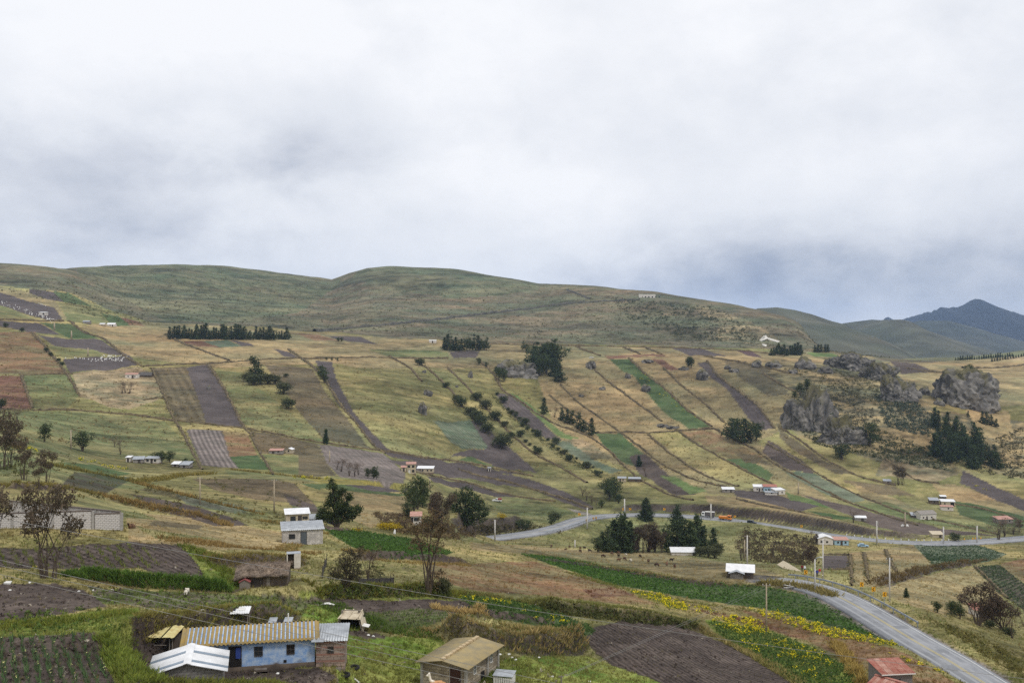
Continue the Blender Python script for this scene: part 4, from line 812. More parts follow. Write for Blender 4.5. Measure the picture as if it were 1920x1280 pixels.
# scrub on the rocky slopes and far tussocks
parts = []
for px, n_, s0, s1, a_, b_ in (([(1490, 790), (1560, 820), (1640, 800), (1760, 850), (1790, 885), (1700, 870), (1600, 850), (1520, 830)], 900, 0.9, 2.2, C_(58, 68, 44), C_(86, 88, 56)), ([(1640, 740), (1700, 740), (1760, 790), (1740, 820), (1660, 800)], 700, 1.2, 2.6, C_(92, 98, 84), C_(66, 78, 60)), ([(1490, 730), (1600, 720), (1650, 790), (1600, 830), (1500, 800)], 700, 1.0, 2.4, C_(72, 74, 58), C_(96, 94, 76)),
     ([(1460, 690), (1600, 690), (1700, 730), (1640, 760), (1540, 720)], 500, 1.0, 2.2, C_(76, 78, 52), C_(104, 98, 66)), ([(1770, 860), (1920, 800), (1920, 900), (1850, 890)], 420, 1.0, 2.5, C_(74, 74, 54), C_(100, 94, 64)), ([(1400, 990), (1530, 1010), (1530, 1060), (1420, 1055), (1380, 1030)], 600, 0.8, 1.8, C_(98, 86, 62), C_(78, 72, 54)), ([(1140, 555), (1340, 575), (1440, 640), (1300, 640), (1180, 600)], 700, 1.6, 3.4, C_(80, 84, 60), C_(64, 72, 52)),
     ([(870, 985), (1000, 985), (1060, 1000), (900, 1004)], 260, 0.8, 1.6, C_(80, 78, 54), C_(104, 92, 60)), ([(1720, 1150), (1840, 1195), (1920, 1240), (1920, 1275), (1800, 1200)], 260, 0.35, 0.8, C_(92, 96, 50), C_(120, 108, 62)), ([(700, 960), (760, 965), (900, 1000), (860, 1012), (740, 1000)], 380, 0.8, 1.5, C_(94, 82, 60), C_(112, 96, 66)),
     ([(60, 860), (300, 890), (600, 905), (640, 985), (500, 985), (250, 950), (80, 920)], 260, 0.4, 1.1, C_(84, 88, 52), C_(118, 106, 66)), ([(0, 840), (130, 850), (140, 880), (0, 900)], 90, 0.5, 1.3, C_(72, 84, 46), C_(104, 100, 58)), ([(560, 1150), (640, 1165), (640, 1250), (600, 1240)], 30, 0.25, 0.5, C_(84, 104, 46), C_(104, 116, 54)), ([(-20, 1150), (200, 1140), (260, 1180), (-20, 1190)], 120, 0.2, 0.5, C_(72, 96, 46), C_(108, 118, 54)),
     ([(926, 738), (965, 778), (1012, 812), (1062, 853), (1134, 890), (1128, 897), (1056, 862), (1004, 820), (958, 786), (922, 744)], 330, 0.6, 1.7, C_(72, 80, 52), C_(98, 98, 64)), ([(850, 748), (900, 785), (945, 835), (938, 842), (890, 795), (846, 756)], 120, 0.5, 1.4, C_(76, 82, 54), C_(112, 104, 68)),
     ([(100, 560), (240, 590), (310, 612), (260, 612), (150, 590)], 90, 1.2, 2.2, C_(84, 84, 58), C_(120, 110, 72)), ([(600, 1100), (820, 1095), (860, 1120), (620, 1122)], 160, 0.3, 0.7, C_(70, 84, 44), C_(96, 104, 52)), ([(1010, 1130), (1310, 1165), (1300, 1180), (1020, 1150)], 260, 0.35, 0.8, C_(92, 90, 52), C_(70, 80, 46)), ([(640, 1060), (720, 1060), (720, 1090), (640, 1090)], 60, 0.3, 0.8, C_(72, 76, 48), C_(92, 84, 58))):
    q = hit(*rnd_in(px, n_).T); q = q[road_clear(q)]; parts.append(clumps(q, s0 + (s1 - s0) * vr.random(len(q)) ** 2, 12, a_, b_, 0.8, 0.5))
stuff('scrub', parts)
# far hillside tussock grass
q = hit(*rnd_in([(0, 545), (180, 505), (640, 535), (960, 530), (1200, 555), (1560, 620), (1680, 670), (1300, 648), (800, 632), (540, 615), (260, 600)], 9000).T)
stuff('tussock_grass', clumps(q, 0.6 + 1.3 * vr.random(len(q)) ** 3, 5, C_(78, 80, 58), C_(116, 110, 82), 0.6, 0.9))
q = hit(*rnd_in([(0, 630), (300, 650), (900, 690), (1500, 690), (1500, 900), (1300, 920), (900, 880), (300, 830), (0, 830)], 9000).T); ty, ea = typ_at(q)
q = q[np.isin(ty, [TID[k_] for k_ in ('gold', 'olive', 'green', 'tan', 'rust', 'brown', 'red')])]
stuff('tussock_grass', clumps(q, 0.35 + 0.7 * vr.random(len(q)) ** 2, 4, C_(104, 94, 62), C_(150, 130, 88), 0.6, 0.9))

# ------------------------------------------------------------------ earth banks and walls between the fields
MARGIN = []
WALLC = attr_mat('field_wall', noise=0.45, nscale=0.7, bump=0.5)
def field_wall(px, w_=0.8, h_=0.8, c1=C_(78, 68, 56), c2=C_(110, 98, 70), label='low dark earth bank grown with grass between terraced fields on the far slope', group='earth banks between the fields', name='field_wall'):
    q = hit(*zip(*dens(px, 5))); L = np.hypot(*np.diff(q[:, :2], axis=0).T); keep = np.concatenate(([True], L < 120)); q = q[keep]
    n_ = int(max(12, np.hypot(*np.diff(q[:, :2], axis=0).T).sum() / max(1.2, 0.004 * q[:, 1].mean()))); q = smooth_line(q, n_, 1)
    d = np.gradient(q[:, :2], axis=0); d /= np.hypot(d[:, 0], d[:, 1])[:, None] + 1e-9; nn = np.stack([-d[:, 1], d[:, 0]], 1)
    k_ = np.clip(q[:, 1] / 500, 0.35, 2.0)[:, None]; ww = w_ * k_ * (0.6 + 0.8 * vr.random((n_, 1))); hh = h_ * k_ * (0.45 + 0.9 * vr.random((n_, 1)))
    mid = q[:, :2] + nn * (vr.random((n_, 1)) - 0.5) * 0.8 * k_
    rows = []
    for a_, z_ in ((-1.0, -0.25), (-0.45, 0.8), (0.1, 1.0), (0.6, 0.6), (1.0, -0.25)):
        xy = mid + nn * ww * a_; rows.append(np.column_stack([xy, gz(xy[:, 0], xy[:, 1]) + (hh[:, 0] * z_ if z_ > 0 else -0.3) * (0.8 + 0.4 * vr.random(n_))]))
    V = np.stack(rows, 1).reshape(-1, 3); i, j = np.meshgrid(np.arange(n_ - 1), np.arange(4), indexing='ij'); a = (i * 5 + j).ravel()
    t_ = np.clip(vr.random((len(V), 1)) * 0.7 + 0.5 * (np.arange(len(V)) % 5 == 2)[:, None], 0, 1)
    me = mesh_np(name, V, np.stack([a, a + 5, a + 6, a + 1], 1), (c1 * (1 - t_) + c2 * t_) * (0.8 + 0.4 * vr.random((len(V), 1))))
    ns = int(n_ * 1.6); r_ = vr.integers(0, n_, ns); cc = mid[r_] + nn[r_] * (vr.random((ns, 1)) - 0.5) * 3.0 * k_[r_]; MARGIN.append(np.column_stack([cc, gz(cc[:, 0], cc[:, 1])]))
    return tag(obj(name, me, WALLC), label, 'field wall', group)
for px in ([(-60, 768), (125, 768), (230, 776), (312, 786), (340, 790), (460, 803), (600, 830), (720, 846), (790, 857), (870, 866), (960, 884), (1000, 893)], [(285, 690), (300, 725), (312, 752), (318, 770), (330, 790), (345, 815), (370, 865), (378, 880)], [(390, 683), (420, 728), (457, 800), (468, 812), (490, 853), (512, 890)],
    [(270, 687), (340, 683), (400, 682), (480, 675), (560, 672)], [(570, 673), (700, 670), (760, 672), (840, 672)], [(540, 655), (565, 672), (590, 690), (612, 716), (640, 762), (670, 795), (705, 842), (722, 850)], [(780, 675), (812, 700), (850, 735), (870, 765)], [(840, 690), (880, 730), (920, 775), (960, 815), (1000, 850), (1060, 880), (1100, 905)],
    [(895, 672), (925, 700), (945, 735), (965, 745), (1010, 778), (1050, 800), (1100, 815), (1135, 838), (1165, 868), (1200, 900), (1260, 930), (1300, 938)], [(1052, 722), (1085, 755), (1120, 780), (1160, 808), (1200, 838), (1240, 870), (1300, 900), (1370, 915)], [(1115, 693), (1145, 720), (1180, 745), (1215, 770), (1240, 790)], [(1180, 672), (1215, 705), (1250, 730), (1290, 770), (1335, 800)],
    [(1245, 690), (1275, 720), (1320, 755), (1358, 792)], [(1115, 812), (1165, 810), (1200, 812), (1270, 808), (1340, 804)], [(1215, 815), (1250, 845), (1300, 880), (1340, 900), (1385, 912)], [(1270, 808), (1310, 835), (1360, 862), (1420, 895), (1450, 908)], [(1340, 805), (1380, 825), (1420, 845), (1460, 875), (1530, 912), (1600, 945)], [(1440, 833), (1480, 855), (1530, 885), (1560, 905), (1625, 935), (1690, 960), (1740, 975)],
    [(1460, 800), (1500, 825), (1545, 860), (1600, 890), (1650, 905), (1680, 910)], [(830, 642), (960, 646), (1100, 649), (1250, 652), (1340, 655), (1420, 660), (1470, 668)], [(1080, 650), (1110, 662), (1125, 667)], [(1170, 652), (1200, 664)], [(1210, 652), (1240, 664)], [(1320, 668), (1380, 678), (1440, 690), (1480, 700)], [(1430, 700), (1470, 725), (1500, 740)], [(860, 880), (900, 892), (960, 905), (1060, 935), (1110, 955)], [(760, 880), (815, 893), (880, 905), (960, 930), (1040, 940)],
    [(1740, 972), (1800, 985), (1870, 1002)], [(1790, 945), (1850, 955), (1920, 978)], [(1560, 930), (1640, 960), (1720, 985)], [(1380, 935), (1440, 950), (1500, 960), (1560, 972)], [(40, 703), (135, 701)], [(40, 703), (50, 735), (62, 765)], [(130, 602), (160, 625), (195, 635), (235, 670), (268, 688)], [(310, 627), (345, 645), (400, 665), (430, 676)], [(1700, 690), (1760, 700), (1830, 697)], [(1660, 860), (1720, 903), (1760, 906)], [(1325, 677), (1350, 708), (1387, 735), (1422, 760), (1452, 803)],
    [(60, 624), (85, 650), (110, 680), (125, 700), (150, 742)], [(320, 745), (300, 746), (270, 750)], [(330, 790), (240, 776), (180, 772)], [(0, 600), (60, 602), (120, 602)], [(730, 668), (770, 690), (790, 715)], [(1030, 740), (1065, 770), (1110, 800)], [(1805, 690), (1870, 690), (1920, 684)]):
    field_wall(px)
for px in ([(1594, 1040), (1596, 1070), (1597, 1098)], [(1620, 1036), (1624, 1060), (1628, 1090)], [(1660, 1030), (1670, 1055), (1682, 1072)], [(1830, 1064), (1860, 1092), (1890, 1122)], [(1543, 1067), (1570, 1068), (1594, 1067)], [(1543, 1039), (1570, 1040), (1592, 1041)]):
    field_wall(px, 0.9, 0.9, label='short grassy bank dividing the small valley plots beside the near road', group='banks between the valley plots')
field_wall([(590, 621), (700, 612), (830, 598), (960, 583), (1060, 570), (1130, 565), (1200, 562)], 1.5, 1.2, C_(64, 64, 60), C_(96, 92, 82), 'long dark stone wall climbing the open green hill to the ruin', 'stone walls on the open hill')
field_wall([(1062, 543), (1085, 552), (1108, 560)], 1.5, 1.0, C_(64, 64, 60), C_(96, 92, 82), 'short dark stone wall near the crest of the open hill', 'stone walls on the open hill')

q = np.vstack(MARGIN); q = q[road_clear(q)]; sz = (0.25 + 1.0 * vr.random(len(q)) ** 3) * np.clip(q[:, 1] / 600, 0.6, 1.3); pk = vr.random(len(q))
stuff('boundary_weeds', [clumps(q[pk < 0.45], sz[pk < 0.45], 8, C_(84, 88, 54), C_(60, 68, 44), 0.9, 0.55), clumps(q[(pk >= 0.45)], sz[pk >= 0.45] * 0.8, 7, C_(160, 140, 94), C_(112, 102, 66), 0.8, 0.6)])
# ------------------------------------------------------------------ trees
tr = np.random.default_rng(77)
def leaf_cloud(cent, size, per, c1, c2, stretch=1.0, droop=0.0):
    """small leaf faces round every centre"""
    n = len(cent); size = np.broadcast_to(np.asarray(size, float), (n,))
    o = cent[:, None, :] + tr.normal(size=(n, per, 3)) * size[:, None, None] * np.array([0.5, 0.5, 0.42])
    e1 = tr.normal(size=(n, per, 3)); e1[..., 2] -= droop; e1 /= np.linalg.norm(e1, axis=2, keepdims=True)
    e2 = np.cross(e1, tr.normal(size=(n, per, 3))); e2 /= np.linalg.norm(e2, axis=2, keepdims=True) + 1e-9
    s = size[:, None, None] * (0.5 + 0.7 * tr.random((n, per, 1)))
    V = np.stack([o - e2 * s * 0.28, o + e2 * s * 0.28, o + e1 * s * stretch], 2)
    t = tr.random((n, 1, 1)) * 0.55 + tr.random((n, per, 1)) * 0.45
    C = (np.asarray(c1) * (1 - t) + np.asarray(c2) * t) * (0.7 + 0.6 * tr.random((n, 1, 1)))
    return V.reshape(-1, 3), np.arange(n * per * 3).reshape(-1, 3), np.repeat(C[:, :, None, :], 3, 2).reshape(-1, 3)
PROTO = {}
def proto(name, trunk, crown):
    V, f, C = crown
    PROTO[name] = (trunk.mesh('trunk', True), mesh_np('crown', V, f, C)); PROTO[name][0].materials.append(BARK); PROTO[name][1].materials.append(LEAF)
def conifer(name, R, c1, c2, layers=13, base=0.08, pw=0.85, per=7, lean=0.3, gap=0.25, size=0.62):
    """10 m conifer: whorls of branches with tufts, uneven"""
    tb = MB(); bend = tr.normal(size=2) * lean
    top = np.array([bend[0], bend[1], 10.0]); tb.tube([(0, 0, -0.4), (bend[0] * .3, bend[1] * .3, 4), (bend[0] * .8, bend[1] * .8, 8), tuple(top * 0.99)], [0.22, 0.17, 0.08, 0.02], 6)
    cen = []
    for i in range(layers):
        t = base + (1 - base) * (i + 0.5 * tr.random()) / layers; z = 10 * t; r = R * (1 - t) ** pw * (0.75 + 0.5 * tr.random()) + 0.15
        nb = max(3, int(4 + 3 * (1 - t))); a0 = tr.random() * 6.28
        for b_ in range(nb):
            if tr.random() < gap * 0.6: continue
            a = a0 + b_ * 6.283 / nb + tr.normal() * 0.25; rr = r * (0.6 + 0.55 * tr.random())
            p0 = np.array([bend[0] * t, bend[1] * t, z]); p1 = p0 + np.array([math.cos(a) * rr, math.sin(a) * rr, 0.12 * rr + tr.normal() * 0.2])
            tb.tube([tuple(p0), tuple((p0 + p1) / 2 + np.array([0, 0, -0.06 * rr])), tuple(p1)], [0.06 * (1.2 - t), 0.04, 0.012], 3, False)
            k_ = max(2, int(rr / 0.55))
            for m_ in range(k_): cen.append(p0 + (p1 - p0) * (0.35 + 0.7 * (m_ + tr.random()) / k_) + tr.normal(size=3) * 0.12)
    cen += [top - np.array([0, 0, 0.3 * k_]) for k_ in range(3)]
    proto(name, tb, leaf_cloud(np.array(cen), size * (0.75 + 0.5 * tr.random(len(cen))), per, c1, c2, 1.1))
def broad(name, lobes, c1, c2, n, size, per=6, stems=1, hollow=0.45, droop=0.2, sr=0.2, stretch=0.9):
    """10 m tree from foliage lobes (x, y, z, r) carried by limbs"""
    tb = MB(); cen = []; w_ = np.array([l[3] ** 2 for l in lobes]); w_ /= w_.sum()
    for q, (x, y, z, r) in enumerate(lobes):
        s = (q % stems) - (stems - 1) / 2; bx = s * 0.45 + tr.normal() * 0.05
        tb.tube([(bx * 0.6, tr.normal() * 0.05, -0.4), (bx + x * 0.15, y * 0.15, z * 0.3), (bx * .5 + x * 0.55, y * 0.55, z * 0.68), (x, y, z)], [sr, sr * 0.75, sr * 0.4, sr * 0.12], 5, False)
        for _ in range(4):
            d = tr.normal(size=3); d /= np.linalg.norm(d); e = np.array([x, y, z]) + d * r * 0.85
            tb.tube([(bx * .3 + x * 0.7, y * 0.7, z * 0.8), tuple((np.array([x, y, z]) + e) / 2), tuple(e)], [sr * 0.3, sr * 0.15, 0.015], 3, False)
        k_ = max(4, int(n * w_[q])); d = tr.normal(size=(k_, 3)); d /= np.linalg.norm(d, axis=1, keepdims=True)
        cen.append(np.array([x, y, z]) + d * r * (hollow + (1 - hollow) * tr.random((k_, 1)) ** 0.6) * np.array([1, 1, 0.85]))
    cen = np.vstack(cen); proto(name, tb, leaf_cloud(cen, size * (0.7 + 0.6 * tr.random(len(cen))), per, c1, c2, stretch, droop))
PG1, PG2 = C_(80, 92, 58), C_(46, 60, 42)
for k_ in range(6): conifer('pine%d' % k_, (2.9, 3.3, 3.7, 2.4, 3.1, 2.7)[k_], PG1 * (0.85 + 0.06 * k_), PG2 * (0.9 + 0.05 * k_), (13, 14, 15, 11, 10, 16)[k_], (0.06, 0.1, 0.04, 0.22, 0.15, 0.03)[k_], (0.75, 0.6, 0.85, 0.5, 0.45, 0.7)[k_], 8, (0.35, 0.6, 0.3, 0.7, 0.5, 0.2)[k_], (0.4, 0.5, 0.3, 0.7, 0.6, 0.2)[k_], 0.72)
for k_ in range(2): conifer('belt%d' % k_, 2.1, C_(66, 78, 54), C_(42, 54, 40), 12, 0.04, 0.6, 8, 0.15, 0.2, 0.7)
conifer('cypress0', 2.4, C_(62, 80, 52), C_(42, 58, 40), 16, 0.02, 0.9, 9, 0.08, 0.05, 0.66)
for k_ in range(3):
    lb = [(tr.normal() * 1.6, tr.normal() * 1.6, 2.8 + 5.5 * tr.random(), 1.4 + 1.3 * tr.random()) for _ in range(8)] + [(0, 0, 8.2, 1.6)]
    broad('dark%d' % k_, lb, C_(84, 94, 56), C_(48, 62, 40), 330, 0.62, 6)
for k_ in range(3):
    lb = [(math.cos(a) * 2.9 * (.5 + .5 * tr.random()), math.sin(a) * 2.9 * (.5 + .5 * tr.random()), 3.6 + 3.4 * tr.random(), 2.6 + 1.0 * tr.random()) for a in np.linspace(0, 5.6, 6)] + [(0, 0, 6.2, 3.2)]
    broad('bush%d' % k_, lb, (C_(88, 94, 60), C_(98, 100, 68), C_(82, 90, 58))[k_], (C_(54, 62, 44), C_(64, 68, 48), C_(50, 60, 42))[k_], 190, 1.25, 6, 3, 0.5, 0.1, 0.25)
for k_ in range(3):      # wind-burnt eucalyptus: brown-grey leaves in loose plumes on thin stems
    st = 4 + k_; lb = []
    for s in range(st + 3): a = tr.random() * 6.28; lb.append((math.cos(a) * (0.6 + 1.9 * tr.random()), math.sin(a) * (0.6 + 1.5 * tr.random()), 4.2 + 5.2 * tr.random(), 0.8 + 0.9 * tr.random()))
    broad('euc%d' % k_, lb, C_(112, 96, 80), C_(80, 76, 60), 420, 0.36, 5, st, 0.25, 0.6, 0.10, 1.2)
for k_ in range(2):
    lb = [(tr.normal() * 1.8, tr.normal() * 1.6, 5 + 4 * tr.random(), 1.5 + 0.8 * tr.random()) for _ in range(8)]
    broad('bare%d' % k_, lb, C_(116, 96, 80), C_(92, 80, 66), 150, 0.34, 4, 3, 0.2, 0.3, 0.13, 1.2)
lb = [(-2.6, 0, 3.2, 1.3), (-1.2, .6, 5.0, 1.5), (-.9, -.3, 8.4, 1.0), (-.4, 0, 6.6, 1.3), (.6, .3, 7.3, 1.1), (.9, -.5, 4.6, 1.6), (2.3, .2, 6.2, 1.0), (3.4, 0, 3.4, 1.35), (2.2, .4, 2.3, 1.4), (-3.4, .2, 2.2, 0.9), (0, .3, 2.4, 1.8), (1.7, -.4, 4.2, 1.2), (-1.8, -.4, 2.2, 1.2), (4.2, .2, 3.9, 0.8), (-1.0, 0, 9.5, 0.5)]
broad('bigpine', lb, C_(82, 92, 52), C_(44, 56, 38), 1100, 0.42, 7, 1, 0.3, -0.3, 0.28, 1.0)
lb = [(-1.6, 0, 7.4, 1.7), (0.2, .4, 8.4, 1.6), (1.8, 0, 7.0, 1.7), (3.2, .3, 5.6, 1.6), (-2.6, .2, 5.4, 1.6), (0.4, -.4, 5.8, 2.2), (4.4, 0, 4.2, 1.4), (2.2, -.4, 4.0, 1.9), (-1.6, -.2, 3.6, 2.0), (3.6, .2, 2.8, 1.5), (0.6, 0, 2.4, 2.0)]
broad('wide', lb, C_(80, 92, 54), C_(46, 60, 40), 1000, 0.48, 6, 1, 0.35, 0.0, 0.3)
lb = [(-3.4, 0, 6.2, 1.5), (-1.6, .6, 7.6, 1.5), (0.6, 0, 8.2, 1.7), (2.6, .3, 8.6, 1.5), (3.8, -.2, 6.6, 1.5), (1.6, -.5, 5.2, 2.0), (-1.2, -.4, 5.0, 1.4), (4.2, .2, 4.4, 1.8), (2.6, .3, 3.0, 1.7), (5.4, 0, 5.2, 1.3), (5.2, .4, 2.8, 1.4)]
broad('browntree', lb, C_(104, 86, 72), C_(66, 60, 50), 950, 0.42, 6, 3, 0.3, 0.3, 0.2)
lb = [(-1.0, 0, 6.0, 1.4), (-0.3, .3, 7.8, 1.3), (0.6, 0, 8.8, 1.1), (1.4, .2, 7.0, 1.2), (2.0, 0, 8.2, 0.9), (-1.6, .2, 7.4, 0.9), (0.9, -.3, 5.4, 1.0), (1.0, 0, 2.2, 0.9), (0.6, .2, 1.2, 0.8)]
broad('sparse', lb, C_(120, 98, 76), C_(86, 80, 54), 380, 0.26, 5, 2, 0.2, 0.5, 0.13, 1.2)
lb = [(-1.8, 0, 3.6, 1.6), (-0.6, .3, 5.4, 1.7), (0.8, 0, 4.4, 1.8), (1.8, .2, 6.4, 1.2), (0.2, -.3, 7.6, 1.1), (-2.4, .2, 2.4, 1.3), (1.6, 0, 2.6, 1.4), (-0.4, 0, 2.2, 1.6), (2.6, 0, 7.6, 0.9)]
broad('shrubtree', lb, C_(92, 80, 64), C_(58, 62, 44), 620, 0.36, 6, 3, 0.3, 0.3, 0.14)

TREES = 0
def tree(kd, u, v, hpx, label, group, cat='tree', name='tree', wide=1.0, rz=None, sink=0.0):
    global TREES
    p = h1(u, v); hm = hpx * p.y / F; s = hm / 10.0
    tk, cr = PROTO[kd]; o = thing(name, label, cat, (p.x, p.y, p.z - sink), tr.random() * 6.28 if rz is None else rz, group); o.scale = (s * wide, s * wide, s)
    obj('trunk', tk, None, o); obj('crown', cr, None, o); TREES += 1
    return o
def pick(*k_): return k_[int(tr.integers(len(k_)))]
PL = 'pines'
for u in np.arange(318, 456, 4.6): tree(pick('belt0', 'belt1', 'pine0', 'pine3', 'pine5'), u, 634 + tr.random() * 2 + (u - 318) * 0.006, 15 + 14 * tr.random(), 'dark pine in the long shelter belt below the green hill', 'pines of the long shelter belt', name='pine_tree')
for u in np.arange(461, 545, 4.8): tree(pick('belt0', 'belt1', 'pine1', 'pine4'), u, 635.5 + tr.random() * 2, 13 + 12 * tr.random(), 'dark pine in the shorter eastern end of the shelter belt', 'pines of the short shelter belt', name='pine_tree')
for u in np.arange(834, 914, 5.2): tree(pick('belt0', 'dark1', 'pine0', 'pine4', 'pine3'), u, 655 + tr.random() * 3, 17 + 14 * tr.random(), 'dark pine in the compact block beside the small ploughed plot under the hill', 'pines of the compact block', name='pine_tree')
for u, v, h in ((980, 656, 15), (987, 660, 14), (994, 694, 40), (1003, 676, 26), (1010, 684, 36), (1018, 692, 40), (1028, 690, 44), (1036, 686, 42), (1044, 690, 40), (1000, 702, 30), (1012, 704, 30), (1024, 700, 34), (1040, 706, 30), (1048, 716, 30), (1033, 668, 22), (1022, 666, 20)):
    tree(pick('pine0', 'pine4', 'pine3', 'dark0', 'dark1', 'dark2'), u, v, h * 1.15, 'dark tree crowded on the rocky knoll in the middle of the far slope', 'trees on the rocky knoll', wide=1.3)
for u, v, h in ((936, 713, 26), (945, 716, 26), (898, 684, 14), (912, 688, 10), (930, 700, 14)): tree(pick('dark0', 'dark1'), u, v, h, 'small dark tree at the foot of the rocky knoll', 'small trees by the knoll')
tree('pine1', 480, 709, 40, 'bushy solitary pine among round shrubs on the far pasture', None, name='pine_tree', wide=1.5)
for u, v, h in ((464, 716, 16), (476, 722, 18), (488, 720, 18), (502, 720, 18), (516, 720, 16), (532, 738, 20), (541, 766, 18), (536, 707, 7)): tree(pick('bush0', 'bush1'), u, v, h * 1.2, 'round grey-green shrub near the solitary pine', 'shrubs near the solitary pine', 'shrub', 'shrub', 1.3)
for u, v, h in ((603, 706, 22), (608, 718, 26)): tree('dark1', u, v, h, 'dark bushy tree at the bend of the dirt lane', 'bushy trees at the lane bend', wide=1.2)
tree('cypress0', 611, 832, 27, 'small conical cypress on the dark track bank', None, name='cypress_tree')
tree('dark2', 83, 828, 36, 'round dark tree beside the yellow-flowered bank', None, wide=1.1); tree('dark0', 155, 846, 40, 'large round dark tree next to the thin utility pole', None, wide=1.25)
for u, v, h in ((215, 838, 20), (226, 852, 30), (32, 790, 26)): tree('bare0', u, v, h, 'brown leafless tree on the green bank', 'leafless trees on the green bank')
for u, v, h in ((292, 866, 20), (303, 868, 24), (318, 866, 22), (348, 873, 15), (360, 873, 13)): tree(pick('dark0', 'dark1', 'bush0'), u, v, h, 'dark shrub sheltering the small white huts under the slope', 'shrubs by the small white huts', 'shrub', 'shrub', 1.2)
for u, v, h in ((858, 754, 13), (865, 762, 15), (884, 780, 16), (895, 788, 17), (903, 797, 16), (913, 811, 16), (893, 751, 14), (911, 767, 16), (928, 788, 16), (941, 840, 23), (836, 727, 9), (787, 685, 12), (958, 820, 9), (946, 800, 10), (1008, 852, 12)):
    tree(pick('bush0', 'bush1', 'bush2'), u, v, h * 1.25, 'round dark shrub on the field boundary beside the pale pasture', 'shrubs along the central boundaries', 'shrub', 'shrub', 1.3)
for a, b, n_ in (((928, 740), (965, 782), 6), ((965, 782), (1010, 815), 7), ((1010, 815), (1060, 856), 8), ((1060, 856), (1132, 893), 9), ((968, 812), (1010, 845), 5)):
    for k_ in range(n_):
        t = (k_ + tr.random()) / n_; tree(pick('bush0', 'bush1', 'bush2'), a[0] + (b[0] - a[0]) * t + 3 * tr.normal(), a[1] + (b[1] - a[1]) * t + 2 * tr.normal(), 4 + 11 * tr.random() ** 1.5, 'low shrub in the hedgerow running down beside the ploughed strip', 'shrubs of the hedgerow', 'shrub', 'shrub', 1.2)
for u, v, h in ((1020, 776, 30), (1040, 782, 20), (1054, 788, 24), (1064, 793, 26), (1072, 796, 26), (1086, 806, 32), (1095, 810, 24), (1109, 816, 32)): tree(pick('pine0', 'pine2', 'bare1') if u < 1070 else pick('pine0', 'pine1'), u, v, h, 'pine standing along the stony bank above the green crop', 'pines along the stony bank', name='pine_tree')
tree('cypress0', 1198, 874, 20, 'small dark cypress on the brown ploughed strip', None, name='cypress_tree', wide=1.3); tree('bare1', 1211, 894, 20, 'brown bare tree beside the huts at the foot of the slope', None)
for u, v, h in ((1364, 822, 38), (1376, 826, 42), (1386, 832, 40), (1396, 830, 44), (1408, 830, 42), (1418, 826, 36), (1380, 818, 36)): tree(pick('pine0', 'pine3', 'pine4', 'dark0', 'dark2'), u, v, h, 'pine in the dense clump between gold fields', 'pines of the dense clump', name='pine_tree', wide=1.1)
for u, v, h in ((1290, 688, 20), (1296, 690, 22)): tree('dark2', u, v, h, 'slender dark tree on the stony edge under the hill', 'slender trees on the stony edge')
for u, v, h in ((1138, 925, 30), (1150, 932, 40), (1143, 936, 34), (1160, 944, 20), (1128, 952, 16), (1155, 940, 26)): tree(pick('dark0', 'dark1', 'dark2'), u, v, h, 'dark tree in the tight group above the road bend', 'trees above the road bend', wide=1.15)
for u, v, h in ((1092, 930, 20), (1100, 938, 20), (1110, 944, 18), (1118, 948, 14)): tree('bare0', u, v, h, 'brown shrub on the slope above the road bend', 'brown shrubs above the road bend', 'shrub', 'shrub', 1.3)
for u in np.arange(1446, 1504, 5.0): tree(pick('pine0', 'belt0', 'pine2'), u, 663 + tr.random() * 4, 13 + 11 * tr.random(), 'pine in the grove beside the white scar on the hill', 'pines beside the white scar', name='pine_tree', wide=1.2)
for u in (1528, 1534, 1540, 1547, 1552): tree(pick('pine0', 'belt0'), u, 660.5, 13 + 4 * tr.random(), 'pine in the little grove beside the green patch and rocky crest', 'pines beside the rocky crest', name='pine_tree', wide=1.2)
for u in np.arange(1792, 1898, 4.4): tree(pick('belt0', 'belt1'), u, 675 - (u - 1792) * 0.115, 5 + 4 * tr.random(), 'tiny dark tree in the row along the pale ridge field', 'trees along the pale ridge', wide=1.3)
for u in np.arange(1860, 1925, 5.0): tree(pick('belt0', 'belt1'), u, 678 - (u - 1860) * 0.16, 5 + 3 * tr.random(), 'tiny dark tree in the lower row across the pale ridge field', 'lower trees on the pale ridge', wide=1.3)
for u, v, h in ((1842, 793, 22), (1850, 796, 24), (1860, 798, 20), (1868, 801, 16), (1815, 782, 12)): tree(pick('pine0', 'pine1'), u, v, h, 'pine on the gold ledge below the big rock', 'pines below the big rock', name='pine_tree')
PW = [(1748 + 100 * a, 812 + 50 * b + 24 * a, 30 + 14 * tr.random()) for a, b in tr.random((34, 2))] + [(1752, 800, 36), (1760, 806, 36), (1776, 808, 36), (1790, 815, 34), (1805, 828, 34)]
for u, v, h in PW: tree(pick('pine0', 'pine1', 'pine2', 'pine3', 'pine4', 'pine5', 'belt0'), u, v, h, 'pine in the small wood on the rocky right-hand slope', 'pines of the small wood', name='pine_tree')
for u, v, h in ((1853, 862, 28), (1862, 874, 30), (1872, 880, 30), (1866, 856, 22)): tree('pine1', u, v, h, 'dark pine in the group below the wood beside the track', 'pines beside the track', name='pine_tree', wide=1.2)
tree('bush2', 1578, 861, 30, 'dark rounded bush at the foot of the rock face', None, 'shrub', 'shrub', 1.0); tree('dark1', 1631, 836, 46, 'tall dark bush against the rock face', None)
for u, v, h in ((1684, 909, 42), (1693, 909, 38)): tree('euc0', u, v, h, 'thin brown eucalyptus by the little tin hut on the slope', 'eucalyptus by the tin hut', name='eucalyptus_tree')
